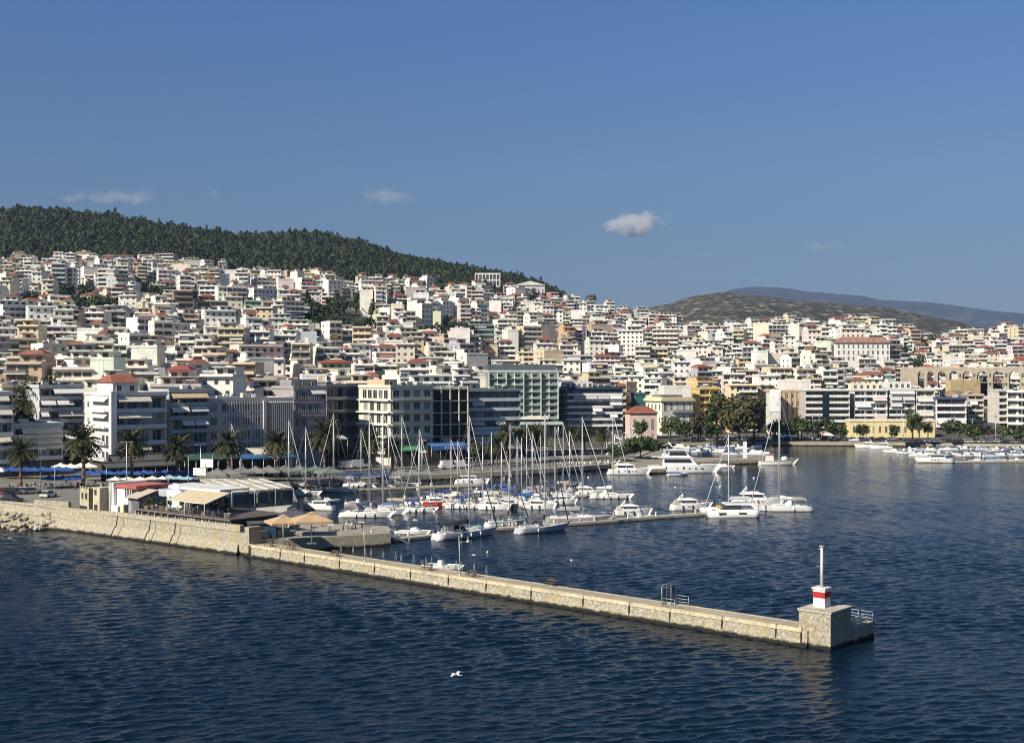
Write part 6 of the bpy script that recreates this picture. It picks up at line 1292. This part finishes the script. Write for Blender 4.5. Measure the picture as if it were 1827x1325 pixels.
# white play structure by the spit
o = root('climbing_sculpture', 'tangled white framework on posts behind the spit trees', 'framework', (*PD(1112, 452), 1.7)); r = random.Random(4)
for i in range(34): m = MB(); a = Vector((r.uniform(-7, 6), r.uniform(-2, 2), r.uniform(.5, 8))); b = a + Vector((r.uniform(-2.6, 2.6), r.uniform(-1, 1), r.uniform(-1.6, 1.6))); b.z = max(b.z, 0.1); m.cyl(a, b, r.uniform(.1, .24), n=5, col=WHITE, m='plaster'); m.build('strut', o)
for i in range(5): m = MB(); m.cyl((-6 + i * 2.8, 0, 0), (-6 + i * 2.8, 0, 6), .15, n=5, col=WHITE, m='plaster'); m.build('post', o)
# ------------------------------------------------------------------ pontoons
def pontoon(label, pts, w=2.2):
    o = root('pontoon', label, 'pontoon'); P_ = [Vector(p) for p in pts]
    for i in range(len(P_) - 1):
        a, b = P_[i], P_[i + 1]; L_ = (b - a).length; an = math.atan2(b.y - a.y, b.x - a.x); n = max(1, round(L_ / 9))
        for k in range(n):
            s = a + (b - a) * (k / n); m = MB(); m.T = (s.x, s.y, 0, math.cos(an), math.sin(an)); m.box(.04, L_ / n - .04, 0, w, .1, .55, (.46, .42, .35), 'wood'); m.build('deck', o)
            m = MB(); m.T = (s.x, s.y, 0, math.cos(an), math.sin(an)); m.box(.3, L_ / n - .3, .1, w - .1, -.4, .098, (.08, .075, .06)); m.build('float', o)
            m = MB(); m.T = (s.x, s.y, 0, math.cos(an), math.sin(an)); m.box(L_ / n * .5, L_ / n * .5 + .3, w * .45, w * .45 + .3, .55, 1.4, (.75, .72, .6)); m.build('bollard', o)
    return o
pontoon('long front pontoon running from the patio quay to the catamaran', [W(703, 967), W(880, 948), W(1100, 932), W(1200, 924), W(1290, 918)])
pontoon('middle pontoon between the two rows of yachts', [W(690, 893), W(800, 898), W(960, 893), W(1068, 886)])
pontoon('back pontoon close to the quay wall', [W(600, 878), W(740, 872), W(800, 870), W(860, 868)])
pontoon('pontoon along the right edge of the harbour', [W(1640, 826), W(1760, 825), W(1900, 824)], 1.8)
o = root('gangway', 'narrow metal gangway from the patio quay down to the pontoon', 'gangway', (*W(694, 952, 2.25), 0), R(-5)); m = MB(); m.face([(0, -.5, 2.2), (3.6, -.5, .6), (3.6, .5, .6), (0, .5, 2.2)], (.4, .4, .4), 'metal'); m.build('ramp', o); m = MB(); [m.tube([(0, y, 3.2), (3.6, y, 1.6)], .03, 4, (.5, .5, .5)) for y in (-.5, .5)]; [m.tube([(x, y, 2.2 - x * .44), (x, y, 3.2 - x * .44)], .03, 4, (.5, .5, .5)) for y in (-.5, .5) for x in (0, 1.8, 3.6)]; m.build('handrail', o)
# ------------------------------------------------------------------ moored boats
SB, MY = sailboat, motoryacht
SB('grey-hulled sloop with green stern cloths and black sail cover at the front pontoon', 829, 958, 12.6, 38, 1.32, col=(.5, .52, .55), cover=(.02, .02, .025), jib=(.04, .04, .045), bim=(.02, .025, .03), boot=(.02, .02, .03), extra='stern', fenders=3)
SB('grey-sided white-sterned sloop with grey sail cover at the front pontoon', 966, 948, 10.6, 32, 1.75, col=(.42, .45, .5), cover=(.14, .14, .15), jib=(.05, .05, .055), boot=(.01, .01, .012), fenders=1)
SB('white and green old ketch between the two front sloops', 903, 938, 8.4, 24, 1.2, stripe=(.12, .3, .25), cover=(.2, .2, .2), jib=(.04, .04, .045))
SB('grey sloop carrying a white tender behind the second front sloop', 1030, 932, 13, 8, 1.35, col=(.3, .3, .31), cover=(.3, .3, .32), jib=(.6, .6, .6), fenders=2)
SB('white sloop with the tall pale mast facing right in the middle row', 652, 922, 10.6, -6, 1.72, jib=(.6, .6, .58), bim=(.25, .25, .25))
SB('white sloop close behind, bow beyond its neighbour in the middle row', 676, 917, 11, -4, 1.65, jib=(.6, .6, .58))
SB('white round-bowed sloop with dark hull windows at the middle pontoon', 743, 913, 8.2, -10, 1.8, boot=(.02, .02, .02), cover=(.05, .07, .2))
SB('white sloop left of the hull-windowed trio at the middle pontoon', 832, 907, 9, -8, 1.9, cover=(.05, .08, .2))
SB('white sloop second of the trio beside the black-sided cruiser', 856, 905, 8.6, -6, 1.5, cover=(.1, .1, .12), jib=(.04, .04, .05))
SB('white high-sterned sloop right of the black-sided cruiser', 945, 901, 8, -8, 1.7, bim=(.03, .1, .3), cover=(.03, .1, .3))
SB('white sloop behind the middle pontoon with brown deck awning', 985, 893, 9, 4, 1.6, cover=(.12, .12, .13))
SB('white sloop at the right end of the middle pontoon with hanging fenders', 1088, 889, 9.6, -6, 1.75, jib=(.65, .65, .62), cover=(.7, .7, .68), fenders=4)
SB('white sloop with grey sprayhood at the back pontoon', 600, 877, 9.6, 170, 1.7, cover=(.2, .2, .2), jib=(.6, .6, .6))
SB('long white sloop at the back pontoon beside its twin', 688, 871, 10.6, -4, 1.25, cover=(.1, .12, .2))
SB('shorter white sloop just behind its twin at the back pontoon', 712, 869, 9.6, -4, 1.6, cover=(.3, .3, .3))
SB('white sloop with stern towards the glazed pavilion', 541, 883, 8, -8, 1.7, cover=(.3, .3, .3))
SB('white sloop half hidden behind the glazed pavilion', 510, 884, 9, -5, 1.7, cover=(.3, .3, .3))
SB('sloop whose mast rises behind the sign boards', 408, 872, 9, -5, 1.55, cover=(.3, .3, .3))
SB('white sloop in the back of the middle cluster with blue covers', 905, 884, 9, 10, 1.6, cover=(.03, .1, .3), bim=(.03, .12, .35), jib=(.04, .12, .3))
SB('white sloop in the back of the middle cluster with bare boom', 935, 884, 8.6, -8, 1.7, cover=(.03, .03, .05))
SB('sloop with dark furled headsail behind the middle cluster', 872, 886, 8.6, 12, 1.5, jib=(.04, .04, .05), cover=(.03, .05, .15))
SB('sloop with brown timber trim in the back of the cluster', 960, 888, 8.2, -4, 1.5, stripe=(.25, .12, .05), jib=(.04, .04, .05), cover=(.3, .28, .25))
SB('long low white sloop with grey cockpit tent at the end of the front pontoon', 1398, 911, 12, 178, 1.75, jib=(.6, .6, .6), bim=(.3, .27, .23), boot=(.01, .01, .02), cover=(.7, .7, .68), fenders=1)
for lb, px, py, L, hd, kw in (('white sloop with navy sail cover at the left of the middle cluster', 800, 896, 8, 8, dict(cover=(.03, .05, .2))),
  ('white sloop with royal blue bimini in the thick of the cluster', 918, 891, 8.4, 20, dict(cover=(.03, .1, .35), bim=(.03, .1, .35))),
  ('white sloop with teak cockpit in the thick of the cluster', 890, 899, 8, -14, dict(teak=True, cover=(.4, .38, .34))),
  ('white sloop with black cover behind the black-sided cruiser', 926, 896, 8.2, -20, dict(cover=(.03, .03, .035), jib=(.04, .04, .05))),
  ('blue-striped white sloop near the right of the cluster', 1000, 884, 8.6, -6, dict(stripe=(.05, .12, .35))),
  ('white sloop with sand-coloured cover near the quay cafe', 1012, 879, 8, 6, dict(cover=(.5, .45, .36))),
  ('short white sloop just left of the red-hulled boat', 752, 900, 7.6, 170, dict(cover=(.05, .06, .1))),
  ('white sloop with grey bimini behind the twin sloops', 640, 868, 8, -5, dict(bim=(.35, .35, .35)))): SB(lb, px, py, L, hd, 1.4 + (px % 7) * .05, **kw)
MY('white cruiser with blue canvas in the cluster centre', 862, 892, 7, 12, cover=(.03, .09, .3), ports=0)
MY('white cruiser showing its stern in the cluster centre', 960, 896, 6.6, 80, ports=0, arch=False)
MY('white cruiser in front of the high-sterned sloop', 962, 908, 6.8, -6, ports=0, cover=(.5, .48, .45))
MY('low white cruiser between the trio and the black-sided cruiser', 882, 909, 6.6, -12, ports=0, fly=False)
MY('small white cruiser right of the brown-awning sloop', 1003, 899, 6.2, 4, ports=0, cover=(.05, .06, .1))
SB('white sloop with cream cover near the red-hulled boat', 812, 903, 8, -4, 1.5, cover=(.6, .57, .5))
MY('white open cruiser right of the cluster centre', 978, 888, 6.4, -14, ports=0, fly=False)
# catamaran
def catamaran():
    x, y = W(1300, 920); o = root('catamaran', 'white catamaran with yellow deck cushion at the end of the front pontoon', 'catamaran', (x, y, 0), R(184)); L_ = 11.5; B = 6.2
    for k, yy in enumerate((-B / 2, B / 2)):
        h = MB(); n = 12; rings = []
        for i in range(n + 1):
            t = i / n; b = .85 * (.8 + .2 * math.sin(PI / 2 * min(1, t / .4))) if t < .45 else .85 * max(.04, 1 - ((t - .45) / .55) ** 2.4); zs = 1.55; X = L_ * (t - .5)
            rings.append([(X, yy - b, zs), (X, yy - b * .95, .5), (X, yy - b * .8, 0), (X, yy, -.4), (X, yy + b * .8, 0), (X, yy + b * .95, .5), (X, yy + b, zs), (X, yy - b, zs)])
        h.loft(rings, GEL, 'gelcoat', [GEL, GEL, DARK, DARK, GEL, GEL, GEL]); h.build('hull', o)
        for t in (-.18, .2): w = MB(); [w.box(L_ * t - .8, L_ * t + .8, yy + sg * .86 - .03, yy + sg * .86 + .03, .8, 1.15, DARK, 'dark_glass') for sg in (-1, 1)]; w.build('hull_window', o)
    m = MB(); m.box(-L_ * .45, L_ * .2, -B / 2 + .5, B / 2 - .5, .9, 1.6, GEL, 'gelcoat'); m.build('bridge_deck', o)
    m = MB(); m.frust(-L_ * .2, L_ * .18, -B * .4, B * .4, 1.6, 2.6, .2, 1.2, .5, (.04, .05, .06), 'dark_glass'); m.build('saloon_windows', o)
    m = MB(); m.frust(-L_ * .42, L_ * .1, -B * .42, B * .42, 2.6, 2.8, 0, .3, .1, GEL, 'gelcoat'); m.build('hardtop', o)
    m = MB(); m.box(L_ * .02, L_ * .18, -B * .43, B * .1, 1.65, 2.1, (.55, .36, .08), 'fabric'); m.build('cushion', o)
    m = MB(); m.cyl((0, 0, 2.7), (0, 0, 17.5), .15, .1, 7, (.65, .65, .65)); m.cyl((0, -.9, 10), (0, .9, 10), .04, n=4, col=(.6, .6, .6)); m.build('mast', o)
    m = MB(); m.cyl((0, 0, 3.6), (-4.6, 0, 3.7), .12, n=6, col=(.65, .65, .65)); m.box(-4.5, -.3, -.2, .2, 3.7, 4.2, (.55, .55, .55), 'fabric'); m.build('boom', o)
    m = MB(); m.cyl((L_ * .46, 0, 1.6), (.1, 0, 16.8), .1, .05, 6, (.65, .65, .62), 'fabric'); m.build('furled_jib', o)
    m = MB(); [m.cyl((-.5, sg * B * .46, 1.5), (0, 0, 15.5), .02, n=3, col=(.4, .4, .4)) for sg in (-1, 1)]; m.build('rigging', o)
catamaran()
MY('white flybridge cruiser bow right beside the front pontoon with stern dinghy', 1128, 919, 7.6, 6, cover=(.5, .48, .45), ports=2)
MY('white cruiser with a big beige stern cover left of the catamaran', 1232, 909, 8.6, 8, cover=(.42, .38, .32), ports=2)
MY('white flybridge cruiser behind the catamaran with radar domes', 1350, 901, 11, -4, ports=3)
MY('large three-deck white motor yacht by the inner jetty', 1217, 843, 20.5, -3, ports=5, big=True, B=5.2)
MY('mid-size white motor yacht left of the large three-deck yacht', 1121, 846, 12, -4, ports=4)
MY('long white motor boat alone by the back pontoon', 841, 863, 8.6, -2, fly=False, arch=False, ports=2)
MY('red-hulled boat with white wheelhouse and radar arch at the middle pontoon', 781, 903, 6.6, 0, col=(.42, .03, .03), ports=0)
MY('small white and navy launch with open cockpit left of the middle row', 568, 909, 7.2, 165, cover=(.05, .07, .16), ports=0, arch=False, fly=False)
MY('black-sided white cruiser in the middle row', 908, 907, 7.4, -60, col=(.02, .02, .03), ports=0, fly=False, arch=False)
MY('white cruiser with black canopy at the right end of the middle pontoon', 1048, 884, 7.6, -2, cover=(.03, .03, .04), ports=0)
MY('black-topped dark cruiser behind the middle pontoon', 1010, 872, 6.6, 4, col=(.03, .04, .08), cover=(.02, .02, .03), ports=0, fly=False, arch=False)
MY('white motor boat close behind the hull-windowed sloops', 880, 896, 7, -20, ports=0)
MY('white cabin cruiser left in the middle cluster', 815, 893, 6.6, -10, ports=0, cover=(.08, .08, .1))
MY('white single-deck cruiser moored at the right-hand pontoon', 1667, 825, 11.5, 176, ports=3, fly=False, arch=False)
MY('white cruiser first in line at the right-hand quay', 1520, 795, 8.5, 176, ports=0)
MY('white cruiser second in line at the right-hand quay', 1545, 799, 8, 172, ports=0)
MY('white cruiser third in line at the right-hand quay', 1572, 801, 8.6, 174, ports=0)
# tender carried on the grey sloop
o = root('white_tender', 'white upturned tender lashed on the grey sloop', 'tender', (*W(1018, 926), 2.05), R(4)); m = MB(); m.ball((0, 0, 0), 3.3, .95, .5, (.78, .78, .76), 'gelcoat', 14, 8); m.build('hull', o); m = MB(); m.box(-2.2, 2.2, -.12, .12, .42, .55, (.6, .6, .58)); m.build('keel', o)
# fishing caique
x, y = W(1386, 829); o = root('fishing_boat', 'white wooden fishing caique with a high stem at the jetty end', 'fishing boat', (x, y, 0), R(2)); R_ = hull(o, 11.5, 3.6, 1.35, (.78, .77, .74), (.25, .1, .06), stern=.55, rake=.09, sheer=.5, stripe=(.3, .2, .12)); rail(o, R_, .5)
m = MB(); m.frust(-3.6, -1.2, -1, 1, 1.3, 3.4, .1, .2, .1, WHITE, 'gelcoat'); m.build('wheelhouse', o); m = MB(); m.box(-3.7, -1.0, -1.1, 1.1, 3.4, 3.55, (.5, .2, .15)); m.build('roof', o); m = MB(); m.box(-1.25, -1.18, -.8, .8, 2.4, 3.1, DARK, 'dark_glass'); m.build('window', o)
m = MB(); m.cyl((1, 0, 1.3), (1, 0, 8), .09, n=6, col=(.35, .22, .12), m='wood'); m.cyl((1, 0, 3), (-2.5, 0, 6.5), .06, n=5, col=(.35, .22, .12), m='wood'); m.build('mast', o); m = MB(); m.ball((2.6, 0, 2.1), 1.2, .8, .8, (.7, .7, .68), 'fabric', 8, 5); m.build('net_cover', o)
# small craft
sp = [[], [], []]
for i in range(46): px = 1625 + (i % 23) * 9.6 + U(-3, 3); sp[i % 3].append((*W(px, (803, 812)[i // 23] + U(-2.5, 3)), 0, U(-.4, .4) + (PI if i % 2 else 0), U(.9, 1.35)))
for i in range(8): sp[i % 3].append((*W(1590 + i * 10 + U(-3, 3), 806 + i * 1.2), 0, PI + U(-.3, .3), U(1, 1.4)))
for i in range(26): px = 1205 + i * 6.2; sp[i % 3].append((*W(px, 800 + U(-2, 12)), 0, U(0, 6), U(.9, 1.5)))
for a, b, k in ((1468, 794, 0), (1740, 824, 1), (1775, 823, 2), (1815, 823, 0), (735, 952, 1), (1143, 926, 0), (770, 884, 2), (640, 900, 0), (990, 885, 1), (1185, 832, 1), (1208, 848, 2), (1290, 834, 1), (788, 1014, 0), (700, 905, 2), (765, 892, 0), (868, 903, 1), (930, 903, 0), (948, 878, 2), (580, 897, 1)): sp[k].append((*W(a, b), 0, U(-.5, .5), 1.1))
for k, (kd, lb) in enumerate((('open', 'small open white boat with outboard'), ('cuddy', 'small white boat with a low cabin'), ('covered', 'small boat under a fabric cover'))): many(dinghy(k, 5.6, kind=kd), sp[k], lb + ', {} of its sort from the left', 'small boats in the harbour')
buoy = MB(); buoy.ball((0, 0, .1), .35, .35, .3, (.75, .72, .7), 'rubber', 8, 5); b_ = tag(buoy.build('mooring_buoy'), 'x', 'buoy')
many(b_, [(*W(a, b), 0, 0, s) for a, b, s in ((745, 873, 1), (900, 853, 1), (1050, 852, 1), (1345, 853, 1), (1285, 868, 1), (1205, 870, .8), (620, 960, .8), (1020, 1000, .6), (870, 985, .6))], 'white mooring buoy, {} from the left', 'mooring buoys')
# ------------------------------------------------------------------ clouds, air, light, camera
def cloudmat(name, dens, sc, thr):
    m = bpy.data.materials.new('cloud_vapour'); m.use_nodes = True; nt = m.node_tree; nt.nodes.clear(); L = nt.links.new
    out = nt.nodes.new('ShaderNodeOutputMaterial'); v = nt.nodes.new('ShaderNodeVolumePrincipled'); v.inputs['Color'].default_value = (1, 1, 1, 1); v.inputs['Anisotropy'].default_value = .3
    g = nt.nodes.new('ShaderNodeTexCoord'); n = nd(nt, 'ShaderNodeTexNoise', Scale=1., Detail=6., Roughness=.62)
    vm = nt.nodes.new('ShaderNodeVectorMath'); vm.operation = 'MULTIPLY'; vm.inputs[1].default_value = (sc, sc, sc * 1.5); gp = nt.nodes.new('ShaderNodeNewGeometry'); L(gp.outputs['Position'], vm.inputs[0]); L(vm.outputs[0], n.inputs['Vector'])
    c = nt.nodes.new('ShaderNodeVectorMath'); c.operation = 'MULTIPLY_ADD'; c.inputs[1].default_value = (2, 2, 2); c.inputs[2].default_value = (-1, -1, -1); L(g.outputs['Generated'], c.inputs[0])
    ln = nt.nodes.new('ShaderNodeVectorMath'); ln.operation = 'LENGTH'; L(c.outputs[0], ln.inputs[0])
    f = nt.nodes.new('ShaderNodeMapRange'); f.inputs['From Min'].default_value = .1; f.inputs['From Max'].default_value = 1; f.inputs['To Min'].default_value = 0; f.inputs['To Max'].default_value = .34; L(ln.outputs['Value'], f.inputs['Value'])
    s_ = nt.nodes.new('ShaderNodeMath'); s_.operation = 'SUBTRACT'; L(n.outputs['Fac'], s_.inputs[0]); L(f.outputs[0], s_.inputs[1])
    mr = nt.nodes.new('ShaderNodeMapRange'); mr.inputs['From Min'].default_value = thr; mr.inputs['From Max'].default_value = thr + .16; mr.inputs['To Max'].default_value = dens; L(s_.outputs[0], mr.inputs['Value']); L(mr.outputs[0], v.inputs['Density']); L(v.outputs[0], out.inputs['Volume'])
    MATS[name] = m
def cloud(px, py, wpx, hpx, D, mt, label, tilt=0):
    x, y = PD(px, D); z = H - (py - CY) * D / F; s = D / F; m = MB(); m.ball((0, 0, 0), wpx * s / 2, hpx * s * .8, hpx * s / 2, WHITE, mt, 20, 12)
    o = put('cloud', m.mesh('cloud'), None, (x, y, z)); o.rotation_euler = (0, R(tilt), 0); tag(o, label, 'cloud', kind='stuff')
cloudmat('cloud_dense', .018, .0042, .3); cloudmat('cloud_thin', .0028, .003, .31)
cloud(1135, 401, 150, 58, 15000, 'cloud_dense', 'small bright white puff cloud above the saddle', -14)
cloud(1468, 440, 110, 26, 15500, 'cloud_thin', 'faint thin cloud over the far mountain', -5)
cloud(700, 350, 130, 40, 15500, 'cloud_thin', 'faint cloud patch above the right shoulder of the pine hill')
cloud(200, 352, 380, 34, 16000, 'cloud_thin', 'long faint cloud streak above the pine hill')
cloud(380, 348, 40, 24, 15500, 'cloud_thin', 'tiny faint cloud tuft at the end of the long streak')
cloud(1256, 454, 44, 18, 15500, 'cloud_thin', 'tiny faint cloud shred between the two brighter clouds')
HAZE = 3.8e-5
if HAZE:
    m = bpy.data.materials.new('haze'); m.use_nodes = True; nt = m.node_tree; nt.nodes.clear(); out = nt.nodes.new('ShaderNodeOutputMaterial'); v = nt.nodes.new('ShaderNodeVolumePrincipled')
    v.inputs['Density'].default_value = HAZE; v.inputs['Color'].default_value = (.36, .58, 1., 1); nt.links.new(v.outputs[0], out.inputs['Volume']); MATS['haze'] = m
    b = MB(); b.box(-9000, 9500, -60, 13400, -12, 1050, WHITE, 'haze'); o = b.build('haze'); tag(o, kind='stuff')
S = bpy.context.scene
world = bpy.data.worlds.new('World'); S.world = world; world.use_nodes = True; nt = world.node_tree
SE, SAZ = R(34), (-.745, -.665)      # sun height and the ground direction towards it
sky = nt.nodes.new('ShaderNodeTexSky'); sky.sky_type = 'NISHITA'; sky.sun_disc = False; sky.sun_elevation = SE; sky.sun_rotation = math.atan2(SAZ[0], SAZ[1]); sky.altitude = 30; sky.air_density = 1.0; sky.dust_density = .3; sky.ozone_density = 4
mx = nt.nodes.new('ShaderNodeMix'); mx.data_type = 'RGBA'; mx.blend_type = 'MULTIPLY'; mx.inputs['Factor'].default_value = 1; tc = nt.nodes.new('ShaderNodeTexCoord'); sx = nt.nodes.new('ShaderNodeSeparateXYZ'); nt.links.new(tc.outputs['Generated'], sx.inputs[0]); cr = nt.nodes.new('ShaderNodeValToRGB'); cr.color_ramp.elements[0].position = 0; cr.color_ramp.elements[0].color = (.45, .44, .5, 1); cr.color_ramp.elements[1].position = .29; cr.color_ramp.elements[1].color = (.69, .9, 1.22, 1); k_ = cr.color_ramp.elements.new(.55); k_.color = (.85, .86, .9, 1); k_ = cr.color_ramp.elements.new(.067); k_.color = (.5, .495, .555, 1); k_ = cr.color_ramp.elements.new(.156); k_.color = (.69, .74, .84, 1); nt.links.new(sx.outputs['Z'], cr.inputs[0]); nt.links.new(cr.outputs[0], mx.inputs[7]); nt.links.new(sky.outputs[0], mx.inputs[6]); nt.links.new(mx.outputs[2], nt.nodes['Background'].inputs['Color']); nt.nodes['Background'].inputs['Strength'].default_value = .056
sl = bpy.data.lights.new('sun', 'SUN'); sl.energy = 5.0; sl.angle = R(.53); sl.color = (1, .91, .76); so = bpy.data.objects.new('sun', sl); C.objects.link(so)
d = Vector((SAZ[0] * math.cos(SE), SAZ[1] * math.cos(SE), math.sin(SE))).normalized(); so.rotation_euler = (-d).to_track_quat('-Z', 'Y').to_euler()
cam = bpy.data.cameras.new('camera'); cam.sensor_width = 36; cam.lens = 36 * F / 1827; cam.clip_start = 1; cam.clip_end = 100000; co = bpy.data.objects.new('camera', cam); C.objects.link(co); co.location = (0, 0, H); co.rotation_euler = (PI / 2, 0, 0); S.camera = co
S.view_settings.view_transform = 'Standard'; S.view_settings.look = 'None'; S.view_settings.exposure = .4; S.view_settings.gamma = 1
S.cycles.filter_width = 1.05; S.cycles.max_bounces = 5; S.cycles.diffuse_bounces = 2; S.cycles.glossy_bounces = 3; S.cycles.transmission_bounces = 2; S.cycles.volume_bounces = 3; S.cycles.caustics_reflective = False; S.cycles.caustics_refractive = False
print('objects', len(bpy.data.objects))
